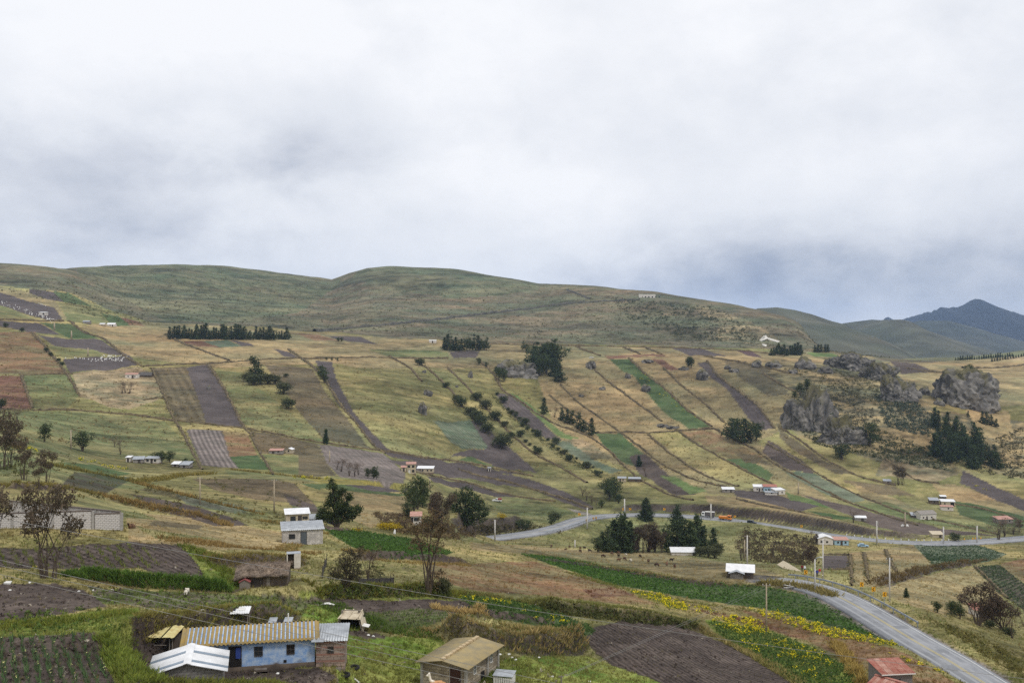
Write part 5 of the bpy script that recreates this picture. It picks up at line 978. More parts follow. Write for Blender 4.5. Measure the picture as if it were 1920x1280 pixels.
for u, v, h in ((1212, 976, 42), (1208, 974, 34), (1218, 976, 30)): tree('pine0', u, v, h, 'dark pine beside the far road', 'pines beside the far road', name='pine_tree', wide=1.15)
for u, v, h in ((1268, 986, 40), (1272, 988, 36)): tree('pine2', u, v, h, 'dark pine just below the far road', 'pines below the far road', name='pine_tree', wide=1.15)
for u, h in ((1122, 30), (1130, 38), (1140, 50), (1150, 58), (1160, 70), (1170, 66), (1180, 58), (1186, 50), (1262, 54), (1272, 60), (1282, 62), (1296, 58), (1308, 68), (1318, 48), (1338, 44), (1250, 40)): tree(pick('pine0', 'pine1', 'pine2', 'pine3', 'pine4', 'pine5', 'dark1'), u, 1033 + tr.random() * 3, h, 'dark pine in the grove behind the grazing pasture', 'pines behind the pasture', name='pine_tree', wide=1.1)
for u, h in ((1196, 50), (1206, 56), (1216, 58), (1228, 46), (1240, 42)): tree(pick('euc1', 'browntree'), u, 1034 + tr.random() * 2, h, 'brown withered tree in the grove behind the grazing pasture', 'withered trees behind the pasture', wide=0.8)
for u, v, h in ((1347, 1036, 20), (1312, 1042, 20), (1328, 1044, 24), (1340, 1046, 22)): tree('bush1', u, v, h, 'olive shrub next to the long tin shed', 'shrubs next to the long tin shed', 'shrub', 'shrub', 1.2)
for u, v, h in ((1396, 1046, 50), (1390, 1050, 40), (1450, 1045, 34), (1478, 1042, 34), (1492, 1048, 38), (1506, 1052, 40), (1524, 1054, 34), (1468, 1052, 30), (1530, 1020, 20), (1520, 1014, 22)): tree(pick('bare0', 'bare1', 'browntree'), u, v, h, 'bare brown tree on the shrubby slope behind the greenhouse', 'bare trees behind the greenhouse', wide=0.9)
tree('bigpine', 632, 990, 94, 'big ragged dark pine beside the block house yard', None, name='pine_tree', rz=0.0)
for u, v, h in ((783, 955, 66), (776, 962, 50), (792, 950, 52)): tree(pick('dark0', 'pine0'), u, v, h, 'tall dark tree below the two-storey farmhouse', 'tall trees below the farmhouse', wide=0.9)
tree('wide', 872, 992, 82, 'broad dark green tree at the rocky road cut', None, rz=0.0); tree('browntree', 815, 985, 66, 'brown withered broad tree beside the small red-roofed outhouse', None); tree('euc1', 838, 1000, 84, 'reddish eucalyptus between the outhouse and the broad dark tree', None, name='eucalyptus_tree', wide=0.8)
tree('dark1', 765, 970, 30, 'dark shrub below the tall trees', None, 'shrub', 'shrub', 1.2)
for u, v, h in ((690, 896, 20), (700, 897, 24), (706, 898, 18)): tree('dark2', u, v, h, 'small dark shrub on the grey ploughed field', 'shrubs on the grey ploughed field', 'shrub', 'shrub')
for u, v, h in ((640, 884, 26), (655, 892, 28), (665, 893, 26), (672, 890, 24), (632, 880, 18)): tree(pick('bare0', 'bare1'), u, v, h, 'brown leafless shrub on the grey ploughed field', 'leafless shrubs on the grey ploughed field', 'shrub', 'shrub')
for u, v, h in ((716, 986, 26), (728, 990, 24), (750, 994, 22), (760, 996, 24), (745, 984, 26)): tree('bare1', u, v, h, 'brown twiggy bush near the yellow-flowering broom', 'twiggy bushes near the broom', 'shrub', 'shrub', 1.4)
for u, v, h in ((803, 984, 12), (795, 986, 11), (811, 986, 11), (798, 999, 10), (806, 1000, 10)): tree('bush0', u, v, h, 'clipped green hedge bush before the red-roofed outhouse', 'hedge bushes before the outhouse', 'shrub', 'shrub', 1.7)
for u, v, h in ((20, 878, 100), (8, 880, 120), (45, 900, 90), (72, 916, 66), (88, 905, 70)): tree(pick('euc0', 'euc2'), u, v, h, 'thin brown eucalyptus above the block compound', 'eucalyptus above the compound', name='eucalyptus_tree', wide=0.8)
tree('euc2', 92, 1084, 205, 'tall many-stemmed brown eucalyptus in front of the block compound', None, name='eucalyptus_tree', rz=0.4, wide=0.85)
tree('euc1', -8, 1064, 170, 'brown eucalyptus at the edge of the ploughed plot by the compound', None, name='eucalyptus_tree', rz=2.0, wide=0.9)
tree('bare0', 128, 1036, 40, 'brown twiggy bush behind the many-stemmed eucalyptus', None, 'shrub', 'shrub', 1.0)
tree('shrubtree', 650, 1102, 92, 'dark leaning shrubby tree beside the net-fenced pen', None, rz=0.2, wide=1.1)
tree('sparse', 803, 1112, 165, 'sparse thin-leaved tree with forked trunk on the grassy bank', None, rz=0.0); tree('bush1', 832, 1118, 40, 'leafy brown-green bush at the foot of the sparse tree', None, 'shrub', 'shrub', 0.7)
tree('bare1', 690, 1090, 70, 'pale twiggy bush behind the leaning shrubby tree', None, 'shrub', 'shrub', 0.9)
tree('browntree', 1834, 1172, 82, 'spreading brown-leaved tree beside the near road verge', None, rz=0.0, wide=1.0); tree('browntree', 1880, 1182, 62, 'dense brown tree right of the spreading brown tree', None, rz=2.5, wide=1.1); tree('bare0', 1898, 1196, 44, 'grey leafless tree at the field edge by the brown trees', None, wide=1.1); tree('bare1', 1925, 1180, 54, 'brown leafless tree at the far side of the brown trees', None, wide=1.1)
for u, v, h in ((1758, 1148, 22), (1784, 1154, 30), (1800, 1160, 28)): tree('dark2', u, v, h, 'dark bush in the row leading to the spreading brown tree', 'dark bushes near the brown tree', 'shrub', 'shrub', 1.4)
for u, v, h in ((1856, 1176, 14), (1892, 1190, 16)): tree('bush0', u, v, h, 'low green bush under the brown trees', 'green bushes under the brown trees', 'shrub', 'shrub', 1.5)
tree('cypress0', 1699, 1120, 18, 'little conical bush beside the light pole on the gold plot', None, 'shrub', 'shrub', 1.3)
for u, v, h in ((1872, 1012, 44), (1884, 1006, 34), (1900, 1002, 30), (1912, 998, 26)): tree(pick('euc0', 'bare0'), u, v, h, 'brown tree beside the far right bend of the road', 'brown trees at the right road bend', wide=1.2)
tree('bush2', 1791, 1014, 16, 'round dark bush beside the far road and the pole', None, 'shrub', 'shrub', 1.3); tree('bare0', 1600, 980, 26, 'thin brown tree beside the pale open hut', None)
for u, v, h in ((980, 994, 22), (990, 992, 18), (1040, 978, 20), (972, 990, 16), (1034, 984, 16)): tree(pick('dark1', 'bush0'), u, v, h, 'green bush on the rocky cut above the far road', 'bushes on the road cut', 'shrub', 'shrub', 1.3)
for u, v, h in ((11, 614, 10), (41, 622, 9), (87, 660, 10), (95, 668, 9), (110, 678, 8), (117, 686, 9), (2, 765, 20)): tree(pick('dark1', 'bush0'), u, v, h, 'small dark shrub along the boundary of the rust-brown field', 'shrubs by the rust-brown field', 'shrub', 'shrub')
for u, v, h in ((634, 640, 8), (640, 640, 8), (622, 676, 6), (632, 677, 7), (612, 675, 6)): tree('dark1', u, v, h, 'small dark bush on the gold belt under the hill', 'small bushes on the gold belt', 'shrub', 'shrub', 1.4)
for u, v, h in ((235, 736, 22), (243, 738, 24), (229, 738, 18)): tree(pick('bare0', 'bare1'), u, v, h, 'brown bush below the pink and white house', 'brown bushes below the pink and white house', 'shrub', 'shrub', 1.2)
# yellow-flowering broom
BV, BF, BC = leaf_cloud(tr.normal(size=(120, 3)) * np.array([2.6, 2.2, 1.8]) + np.array([0, 0, 4.5]), 1.3, 6, C_(206, 176, 40), C_(120, 112, 44))
proto('broom', MB().tube([(0, 0, -.4), (0, 0, 3)], [0.3, 0.1], 5), (BV, BF, BC))
for u, v, h in ((718, 992, 16), (730, 994, 18), (742, 994, 16), (673, 996, 9), (941, 972, 12)): tree('broom', u, v, h, 'broom bush covered in yellow flowers', 'yellow-flowering broom', 'shrub', 'shrub', 1.3)

# ------------------------------------------------------------------ rocks
from mathutils import noise as mnoise
RC = attr_mat('rock_face', noise=0.4, nscale=0.35, bump=1.0, rough=0.95)
def rock_mesh(seed, sub=3, amp=0.45, box=0.0, strata=0.0):
    """craggy outcrop: facets and upright cracks from cell noise"""
    bm = bmesh.new(); bmesh.ops.create_icosphere(bm, subdivisions=sub, radius=1.0); o = Vector((seed * 3.7, seed * 1.3, seed * 2.1)); crack = []
    for v in bm.verts:
        d = v.co.normalized(); m_ = max(abs(d.x), abs(d.y), abs(d.z)); r = 1.0 + box * (1 / m_ - 1)
        q = Vector((d.x * 3.2, d.y * 3.2, d.z * 1.7)) + o + 0.35 * mnoise.noise_vector(d * 3 + o); ds, _ = mnoise.voronoi(q); e = ds[1] - ds[0]
        q2 = Vector((d.x * 7.5, d.y * 7.5, d.z * 5)) + o; ds2, _ = mnoise.voronoi(q2); e2 = ds2[1] - ds2[0]
        r *= 1 + amp * 0.8 * mnoise.fractal(d * 1.4 + o, 0.9, 2.1, 5) - 0.13 * max(0, 0.22 - e) / 0.22 - 0.07 * max(0, 0.2 - e2) / 0.2 + 0.09 * (mnoise.cell(q * 0.9) - 0.5) * min(1, e * 4)
        v.co = d * r; crack.append(min(1, e / 0.25) * 0.6 + min(1, e2 / 0.25) * 0.4)
    me = bpy.data.meshes.new('rock'); bm.to_mesh(me); bm.free(); crack = np.array(crack)[:, None]
    n_ = len(me.vertices); co = np.empty(n_ * 3); me.vertices.foreach_get('co', co); co = co.reshape(-1, 3)
    t = np.array([mnoise.fractal(Vector((c[0] * 5, c[1] * 5, c[2] * 1.8)) + o, 0.7, 2.0, 6) for c in co]); t = np.clip(0.45 + 1.1 * t, 0, 1)[:, None]
    C = (C_(132, 127, 120) * (1 - t) + C_(80, 78, 76) * t) * (0.62 + 0.38 * crack)
    nrm = co / np.linalg.norm(co, axis=1, keepdims=True); gr = np.array([mnoise.fractal(Vector(c) * 3 + o * 2, 0.8, 2.0, 4) for c in co])[:, None]
    grass = np.clip((nrm[:, 2:3] - 0.66) * 4 + gr * 1.6, 0, 1); C = C * (1 - grass * 0.85) + C_(104, 98, 66) * grass * 0.85
    a = me.attributes.new('Col', 'FLOAT_COLOR', 'POINT'); c4 = np.ones((n_, 4), np.float32); c4[:, :3] = C; a.data.foreach_set('color', c4.ravel()); me.materials.append(RC)
    return me
RP = [rock_mesh(k_ + 1, 3) for k_ in range(4)]
def rock(u, v, wpx, hpx, label, group=None, me=None, dp=0.8, up=0.25):
    p = h1(u, v); k_ = p.y / F; w_, h_ = wpx * k_ / 2, hpx * k_
    o = obj('rock', me or RP[int(tr.integers(4))], None, None, (p.x, p.y + w_ * dp * 0.6, p.z + h_ * (up - 0.1)), (0, 0, tr.random() * 6.28 if me is None else 0)); o.scale = (w_, w_ * dp, h_ * (1.05 - up) / 1.0)
    if me is not None:      # shrubs rooted in its ledges
        n_ = len(me.vertices); co = np.empty(n_ * 3); me.vertices.foreach_get('co', co); co = co.reshape(-1, 3); sel = co[(co[:, 2] > -0.1) & (co[:, 1] < 0.6)]; sel = sel[tr.integers(0, len(sel), 80)] * np.array([w_, w_ * dp, o.scale[2]])
        gm = mesh_np('shrubs', *(lambda a: (a[0] / np.array(o.scale), a[1], a[2]))(clumps(sel, (0.5 + 1.3 * tr.random(80) ** 2) * min(1.0, w_ / 14), 9, C_(58, 68, 44), C_(86, 86, 56), 0.8, 0.6)))
        kind(obj('shrubs', gm, LEAF, o), 'stuff')
    return tag(o, label, 'rock', group)
rock(1824, 766, 122, 80, 'huge grey rounded rock with dark trees growing on its top', None, rock_mesh(9, 5, 0.25, 0.3), 0.7, 0.30)
rock(1604, 694, 96, 38, 'rounded rocky crest with grass on top beside the little pine grove', None, rock_mesh(11, 5, 0.42), 0.7, 0.12); rock(1650, 712, 84, 30, 'long rocky shoulder running down from the rocky crest', None, rock_mesh(12, 5, 0.55), 0.6, 0.08)
rock(1690, 752, 76, 44, 'grassy-topped rock bluff above the grey-green scrub', None, rock_mesh(13, 5, 0.42, 0.2), 0.6, 0.18); rock(1524, 808, 92, 84, 'tall dark rock face with trees on its top above the gold fields', None, rock_mesh(14, 5, 0.5, 0.2), 0.5, 0.22); rock(1584, 832, 92, 48, 'broken rock face with bushes below the tall dark rock face', None, rock_mesh(15, 5, 0.6), 0.5, 0.15)
rock(970, 706, 84, 34, 'rocky knoll under the crowded dark trees', None, rock_mesh(16, 4, 0.45), 0.9, 0.08)
for a in ((1109, 691, 24, 18), (1215, 680, 30, 8), (1178, 709, 14, 12), (1211, 734, 22, 16), (1318, 712, 28, 24), (1283, 694, 22, 9), (1129, 731, 14, 8), (1090, 744, 12, 7), (1512, 692, 42, 24), (1452, 690, 34, 16), (1420, 688, 24, 14), (1378, 698, 20, 10), (1365, 692, 16, 9), (1488, 700, 20, 10), (1763, 760, 22, 14), (1736, 740, 24, 18), (1550, 700, 30, 16), (1242, 800, 26, 7), (1262, 803, 30, 6)): rock(*a, 'grey rock outcrop breaking through the gold slope fields', 'outcrops on the gold fields')
for a in ((792, 776, 20, 26), (802, 742, 18, 14), (795, 699, 10, 7), (882, 708, 11, 15), (856, 726, 8, 5), (391, 730, 9, 9)): rock(*a, 'small grey rock standing in the olive pasture', 'rocks in the olive pasture')
for u, v, h in ((1797, 716, 24), (1806, 714, 20), (1818, 712, 32), (1812, 716, 24)):
    o = tree('dark0', u, 728, h, 'dark tree growing on top of the huge rock', 'trees on the huge rock', wide=1.1); p = h1(1824, 762); k_ = (p.y + 14) / F
    o.location = ((u - CU) / F * (p.y + 14), p.y + 14, CZ - (v - CV) / F * (p.y + 14) - 1.5)
for u, v, h in ((1500, 736, 22), (1513, 732, 26), (1490, 745, 16), (1524, 735, 14)):
    o = tree('dark2', u, 760, h, 'dark tree on top of the tall rock face', 'trees on the tall rock face'); p = h1(1528, 805); y_ = p.y + 8
    o.location = ((u - CU) / F * y_, y_, CZ - (v - CV) / F * y_ - 1.5)
# ------------------------------------------------------------------ building materials
def plaster(name, c1, c2, stain, zs, amt=0.35, scale=2.0):
    """rendered wall, patchy paint, stained and flaking from the ground up"""
    m_, t_, b_ = _mat(name); b_.inputs['Roughness'].default_value = 0.9; b_.inputs['Specular IOR Level'].default_value = 0.2
    co = t_.nodes.new('ShaderNodeTexCoord'); nz = t_.nodes.new('ShaderNodeTexNoise'); nz.inputs['Scale'].default_value = scale; nz.inputs['Detail'].default_value = 8; nz.inputs['Roughness'].default_value = 0.7
    t_.links.new(co.outputs['Object'], nz.inputs[0])
    def mr(x, a, b2, c, d): n_ = t_.nodes.new('ShaderNodeMapRange'); n_.inputs[1].default_value = a; n_.inputs[2].default_value = b2; n_.inputs[3].default_value = c; n_.inputs[4].default_value = d; t_.links.new(x, n_.inputs[0]); return n_.outputs[0]
    mi = t_.nodes.new('ShaderNodeMix'); mi.data_type = 'RGBA'; mi.inputs[6].default_value = S4(c1); mi.inputs[7].default_value = S4(c2); t_.links.new(mr(nz.outputs['Fac'], 0.4, 0.62, 0, 1), mi.inputs[0])
    sp = t_.nodes.new('ShaderNodeSeparateXYZ'); t_.links.new(co.outputs['Object'], sp.inputs[0])
    n2_ = t_.nodes.new('ShaderNodeTexNoise'); n2_.inputs['Scale'].default_value = 0.9; n2_.inputs['Detail'].default_value = 6; t_.links.new(co.outputs['Object'], n2_.inputs[0])
    ad = t_.nodes.new('ShaderNodeMath'); ad.operation = 'MULTIPLY_ADD'; t_.links.new(n2_.outputs['Fac'], ad.inputs[0]); ad.inputs[1].default_value = -zs * 4; t_.links.new(sp.outputs[2], ad.inputs[2])
    mi2 = t_.nodes.new('ShaderNodeMix'); mi2.data_type = 'RGBA'; t_.links.new(mr(ad.outputs[0], -zs * 1.9, -zs * 0.9, 1, 0), mi2.inputs[0]); t_.links.new(mi.outputs[2], mi2.inputs[6]); mi2.inputs[7].default_value = S4(stain)
    t_.links.new(mi2.outputs[2], b_.inputs['Base Color'])
    bp_ = t_.nodes.new('ShaderNodeBump'); bp_.inputs['Strength'].default_value = 0.5; bp_.inputs['Distance'].default_value = 0.03; t_.links.new(nz.outputs['Fac'], bp_.inputs['Height']); t_.links.new(bp_.outputs[0], b_.inputs['Normal'])
    MATS[name] = m_; return m_
def bricks(name, c1, c2, mortar, bw=0.4, bh=0.2, stain=None):
    m_, t_, b_ = _mat(name); b_.inputs['Roughness'].default_value = 0.92; b_.inputs['Specular IOR Level'].default_value = 0.2
    co = t_.nodes.new('ShaderNodeTexCoord'); sp = t_.nodes.new('ShaderNodeSeparateXYZ'); t_.links.new(co.outputs['Object'], sp.inputs[0])
    ad = t_.nodes.new('ShaderNodeMath'); t_.links.new(sp.outputs[0], ad.inputs[0]); t_.links.new(sp.outputs[1], ad.inputs[1])
    cb = t_.nodes.new('ShaderNodeCombineXYZ'); t_.links.new(ad.outputs[0], cb.inputs[0]); t_.links.new(sp.outputs[2], cb.inputs[1])
    bk = t_.nodes.new('ShaderNodeTexBrick'); bk.inputs['Scale'].default_value = 1.0; bk.inputs['Brick Width'].default_value = bw; bk.inputs['Row Height'].default_value = bh; bk.inputs['Mortar Size'].default_value = 0.018; bk.inputs['Color1'].default_value = S4(c1); bk.inputs['Color2'].default_value = S4(c2); bk.inputs['Mortar'].default_value = S4(mortar)
    t_.links.new(cb.outputs[0], bk.inputs[0])
    nz = t_.nodes.new('ShaderNodeTexNoise'); nz.inputs['Scale'].default_value = 1.4; nz.inputs['Detail'].default_value = 7; t_.links.new(co.outputs['Object'], nz.inputs[0])
    mr = t_.nodes.new('ShaderNodeMapRange'); mr.inputs[1].default_value = 0.3; mr.inputs[2].default_value = 0.7; mr.inputs[3].default_value = 0.7; mr.inputs[4].default_value = 1.2; t_.links.new(nz.outputs['Fac'], mr.inputs[0])
    vm_ = t_.nodes.new('ShaderNodeVectorMath'); vm_.operation = 'SCALE'; t_.links.new(bk.outputs[0], vm_.inputs[0]); t_.links.new(mr.outputs[0], vm_.inputs['Scale']); t_.links.new(vm_.outputs[0], b_.inputs['Base Color'])
    bp_ = t_.nodes.new('ShaderNodeBump'); bp_.inputs['Strength'].default_value = 0.6; bp_.inputs['Distance'].default_value = 0.02; bp_.invert = True; t_.links.new(bk.outputs['Fac'], bp_.inputs['Height']); t_.links.new(bp_.outputs[0], b_.inputs['Normal'])
    MATS[name] = m_; return m_
BLUEW = plaster('blue_plaster', S(122, 155, 200), S(178, 192, 208), S(92, 78, 66), 0.34)
WHITEW = plaster('white_plaster', S(214, 208, 198), S(188, 180, 168), S(130, 112, 96), 0.15)
CREAMW = plaster('cream_plaster', S(190, 178, 154), S(166, 152, 130), S(120, 104, 88), 0.2)
GREYW = plaster('grey_plaster', S(150, 144, 138), S(124, 118, 112), S(92, 82, 74), 0.2)
ADOBE = plaster('adobe', S(104, 92, 80), S(82, 72, 64), S(70, 62, 56), 0.2)
TEALW = plaster('teal_plaster', S(140, 176, 194), S(170, 190, 200), S(130, 116, 104), 0.15)
BLOCKW = bricks('block_wall', S(200, 194, 188), S(180, 174, 168), S(150, 144, 138))
GBLOCKW = bricks('grey_block_wall', S(138, 134, 128), S(112, 108, 102), S(92, 88, 84))
PINKB = bricks('banded_adobe_wall', S(158, 138, 124), S(138, 124, 116), S(106, 92, 82), 0.5, 0.24)
STONEW = bricks('stone_wall', S(172, 160, 140), S(138, 126, 108), S(118, 106, 92), 0.42, 0.24)
BLOCKM = mat('concrete_block', S(208, 203, 198), S(186, 181, 176), 5, bump=0.4); BLOCKD = mat('grey_concrete_block', S(140, 136, 130), S(112, 108, 104), 5, bump=0.4); MORTAR = mat('mortar', S(138, 132, 126), S(112, 106, 100), 6)
TIN = mat('tin_roof', S(176, 180, 184), S(142, 146, 150), 1.6, rough=0.45, metallic=0.35, bump=0.1); WTIN = mat('white_tin_roof', S(232, 232, 232), S(206, 206, 206), 1.0, rough=0.45, spec=0.4)
STRIP = mat('translucent_roof_strip', S(132, 146, 160), S(112, 126, 140), 2.0, rough=0.3); RTIN = mat('red_tin_roof', S(146, 78, 64), S(172, 128, 112), 2.0, rough=0.6, stretch=(1, 1, 1)); PTIN = mat('rusty_pale_roof', S(186, 150, 136), S(160, 112, 96), 1.5, rough=0.7)
LICH = mat('lichen_roof', S(164, 138, 80), S(138, 126, 98), 1.4, bump=0.3, lo=0.38, hi=0.66); LICH2 = mat('lichen_grey_roof', S(164, 146, 104), S(138, 128, 104), 1.1, bump=0.3)
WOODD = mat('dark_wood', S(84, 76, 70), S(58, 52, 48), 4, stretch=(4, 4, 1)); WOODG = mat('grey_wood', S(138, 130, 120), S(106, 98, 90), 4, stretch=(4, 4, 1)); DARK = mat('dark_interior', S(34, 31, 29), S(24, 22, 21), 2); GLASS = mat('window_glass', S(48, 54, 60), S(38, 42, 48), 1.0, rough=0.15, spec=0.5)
WPAINT = mat('white_paint', S(222, 220, 214), S(198, 196, 190), 3); STEEL = mat('galvanised_steel', S(170, 176, 182), S(146, 152, 158), 2, rough=0.4, metallic=0.5); CONC = mat('concrete', S(168, 164, 158), S(142, 138, 132), 3, bump=0.2); DOORG = mat('grey_metal_door', S(92, 98, 104), S(76, 82, 88), 3, rough=0.5)
THATCH = attr_mat('thatch', noise=0.5, nscale=5.0, bump=0.8); CLOTHC = mat('cream_tarpaulin', S(204, 192, 168), S(170, 156, 132), 2.5, bump=0.3); BLUEP = mat('blue_plastic', S(44, 96, 190), S(36, 78, 160), 2, rough=0.4); RUBBER = mat('rubber', S(40, 39, 39), S(30, 29, 29), 4)
REDC = mat('red_cloth', S(170, 40, 50), S(140, 30, 40), 4); BLUEC = mat('blue_cloth', S(50, 70, 140), S(40, 56, 110), 4)

def corr(name, q, pitch, amp, m_, parent, thick=0.025, cut=None):
    """corrugated sheet over quad q = eave left, eave right, ridge right, ridge left"""
    a, b_, c, d = [np.array(x, float) for x in q]; wv = b_ - a; n_ = np.cross(wv, d - a); n_ /= np.linalg.norm(n_); W_ = np.linalg.norm(wv); nx = int(min(260, max(8, W_ / pitch * 6)))
    t_ = np.linspace(0, 1, nx); z = amp * np.sin(t_ * W_ / pitch * 6.2832)
    ny = 2; V = []
    for lay in (0, -thick):
        for s in np.linspace(0, 1, ny):
            e0 = a + (d - a) * s; e1 = b_ + (c - b_) * s
            V.append(e0 + (e1 - e0) * t_[:, None] + n_ * (z + lay)[:, None])
    V = np.vstack(V); i = np.arange(nx - 1); f = [np.stack([i, i + 1, i + nx + 1, i + nx], 1), np.stack([i + 2 * nx, i + 3 * nx, i + 3 * nx + 1, i + 2 * nx + 1], 1), np.stack([i, i + 2 * nx, i + 2 * nx + 1, i + 1], 1)]
    return obj(name, mesh_np(name, V, f, None, True), m_, parent)
BLK = {}
def blocks(parent, x0, x1, z0, z1, yf, m_, bw=0.40, bh=0.20, clip=None, axis='x', limit=300, sgn=-1):
    """courses of separate concrete blocks standing proud of the mortar face"""
    key = (bw, bh, m_.name, axis)
    if key not in BLK:
        g = 0.014; b_ = MB()
        if axis == 'x': b_.box(g, bw - g, -0.018, 0.03, g, bh - g)
        else: b_.box(-0.03, 0.018, g, bw - g, g, bh - g)
        BLK[key] = b_.mesh('block'); BLK[key].materials.append(m_)
    n_ = 0; rest = MB(); r = 0; z = z0
    while z + bh <= z1 + 1e-6:
        x = x0 - (bw / 2 if r % 2 else 0)
        while x < x1 - 0.1:
            xa, xb = max(x, x0), min(x + bw, x1)
            if xb - xa > 0.08 and (clip is None or clip((xa + xb) / 2, z + bh / 2, xb - xa)):
                if n_ < limit:
                    o = obj('block', BLK[key], None, parent, (xa, yf, z) if axis == 'x' else (yf, xa, z)); s_ = (xb - xa) / bw; o.scale = (s_, 1, 1) if axis == 'x' else (1, s_, 1)
                else: rest.box(xa + .014, xb - .014, yf - 0.018, yf + 0.03, z + .014, z + bh - .014)
                n_ += 1
            x += bw
        z += bh; r += 1
    if rest.v: kind(rest.build('block_courses', m_, parent), 'stuff')
    return n_
def opening(par, kd, x, z, w_, h_, y=0.0, fm=None, pm=None, axis='x', bars=True):
    """window or door set into the front (axis x) or side (axis y) plane"""
    fm = fm or WOODD; t_ = 0.05
    def bx(mb, a, b_, y0, y1, c, d): return mb.box(a, b_, y0, y1, c, d) if axis == 'x' else mb.box(-y1 if False else y0, y1, a, b_, c, d)
    s = -1 if axis == 'x' else 1
    yy = lambda a, b_: tuple(sorted((y + s * a, y + s * b_)))
    fr = MB(); bx(fr, x - w_ / 2 - t_, x - w_ / 2, *yy(-0.02, 0.045), z - t_, z + h_ + t_); bx(fr, x + w_ / 2, x + w_ / 2 + t_, *yy(-0.02, 0.045), z - t_, z + h_ + t_); bx(fr, x - w_ / 2, x + w_ / 2, *yy(-0.02, 0.045), z + h_, z + h_ + t_)
    if kd == 'window':
        bx(fr, x - w_ / 2, x + w_ / 2, *yy(-0.02, 0.06), z - t_, z)
        if bars: bx(fr, x - 0.015, x + 0.015, *yy(0.0, 0.035), z, z + h_); bx(fr, x - w_ / 2, x + w_ / 2, *yy(0.0, 0.033), z + h_ / 2 - 0.015, z + h_ / 2 + 0.015)
        root = fr.build('window', fm, par); pb = MB(); bx(pb, x - w_ / 2, x + w_ / 2, *yy(-0.02, 0.012), z, z + h_); pb.build('pane', pm or GLASS, root)
    else:
        pb = MB(); bx(pb, x - w_ / 2, x + w_ / 2, *yy(-0.02, 0.02), z, z + h_); root = pb.build('door', pm or WOODD, par); fr.build('door_frame', fm, root)
        hb = MB(); bx(hb, x + w_ / 2 - 0.14, x + w_ / 2 - 0.08, *yy(0.02, 0.07), z + h_ * 0.48, z + h_ * 0.53); hb.build('handle', STEEL, root)
    return root
def shell(w_, d, h, roof, rise, sk=0.8):
    """wall solid with gables, front at y=0"""
    b_ = MB(); x0, x1 = -w_ / 2, w_ / 2
    if roof == 'gx': b_.add([(x0, 0, -sk), (x1, 0, -sk), (x1, d, -sk), (x0, d, -sk), (x0, 0, h), (x1, 0, h), (x1, d, h), (x0, d, h), (x0, d / 2, h + rise), (x1, d / 2, h + rise)], [(3, 2, 1, 0), (0, 1, 5, 4), (2, 3, 7, 6), (1, 2, 6, 9, 5), (3, 0, 4, 8, 7), (4, 5, 9, 8), (6, 7, 8, 9)])
    elif roof == 'gy': b_.add([(x0, 0, -sk), (x1, 0, -sk), (x1, d, -sk), (x0, d, -sk), (x0, 0, h), (x1, 0, h), (x1, d, h), (x0, d, h), (0, 0, h + rise), (0, d, h + rise)], [(3, 2, 1, 0), (0, 1, 5, 8, 4), (2, 3, 7, 9, 6), (1, 2, 6, 5), (3, 0, 4, 7), (4, 8, 9, 7), (5, 6, 9, 8)])
    else: b_.hexa([(x0, 0, -sk), (x1, 0, -sk), (x1, d, -sk), (x0, d, -sk), (x0, 0, h), (x1, 0, h), (x1, d, h + rise), (x0, d, h + rise)])
    return b_
def roof_of(par, w_, d, h, roof, rise, m_, ov=0.3, t_=0.06, wave=None):
    x0, x1 = -w_ / 2 - ov, w_ / 2 + ov; e = 0.03
    if roof == 'gx':
        k_ = rise / (d / 2); z0 = h - k_ * ov + e; r = h + rise + e
        qs = [[(x0, -ov, z0), (x1, -ov, z0), (x1, d / 2, r), (x0, d / 2, r)], [(x1, d + ov, z0), (x0, d + ov, z0), (x0, d / 2, r), (x1, d / 2, r)]]
    elif roof == 'gy':
        k_ = rise / (w_ / 2); z0 = h - k_ * ov + e; r = h + rise + e
        qs = [[(x0, d + ov, z0), (x0, -ov, z0), (0, -ov, r), (0, d + ov, r)], [(x1, -ov, z0), (x1, d + ov, z0), (0, d + ov, r), (0, -ov, r)]]
    else:
        k_ = rise / d; qs = [[(x0, -ov, h - k_ * ov + e), (x1, -ov, h - k_ * ov + e), (x1, d + ov, h + rise + k_ * ov + e), (x0, d + ov, h + rise + k_ * ov + e)]]
    if wave:
        root = None
        for q in qs: o = corr('roof' if root is None else 'roof_slope', q, wave[0], wave[1], m_, par if root is None else root); root = root or o
    else:
        b_ = MB()
        for q in qs: b_.slab([tuple(np.array(x) + np.array([0, 0, t_])) for x in q], t_)
        root = b_.build('roof', m_, par)
    return root
def house(name, label, u, v, wpx, d, h, rz, roof, rise, wm, rm, ops=(), group=None, ov=0.3, cat='house', wave=None, dz=0.0, base=None, side=()):
    p = base or h1(u, v); w_ = wpx * p.y / F
    o = thing(name, label, cat, (p.x, p.y, p.z + dz), math.radians(rz), group)
    shell(w_, d, h, roof, rise).build('wall', wm, o); roof_of(o, w_, d, h, roof, rise, rm, ov, wave=wave)
    for kd, xf, z, ww, hh, *mm in ops: opening(o, kd, xf * w_, z, ww, hh, 0.0, None, mm[0] if mm else None)
    for kd, yf, z, ww, hh in side: opening(o, kd, yf * d, z, ww, hh, w_ / 2, None, None, 'y')
    return o
W_ = lambda x, z=0.9, w_=0.7, h_=0.7: ('window', x, z, w_, h_)
D_ = lambda x, w_=0.8, h_=1.8: ('door', x, 0.0, w_, h_)

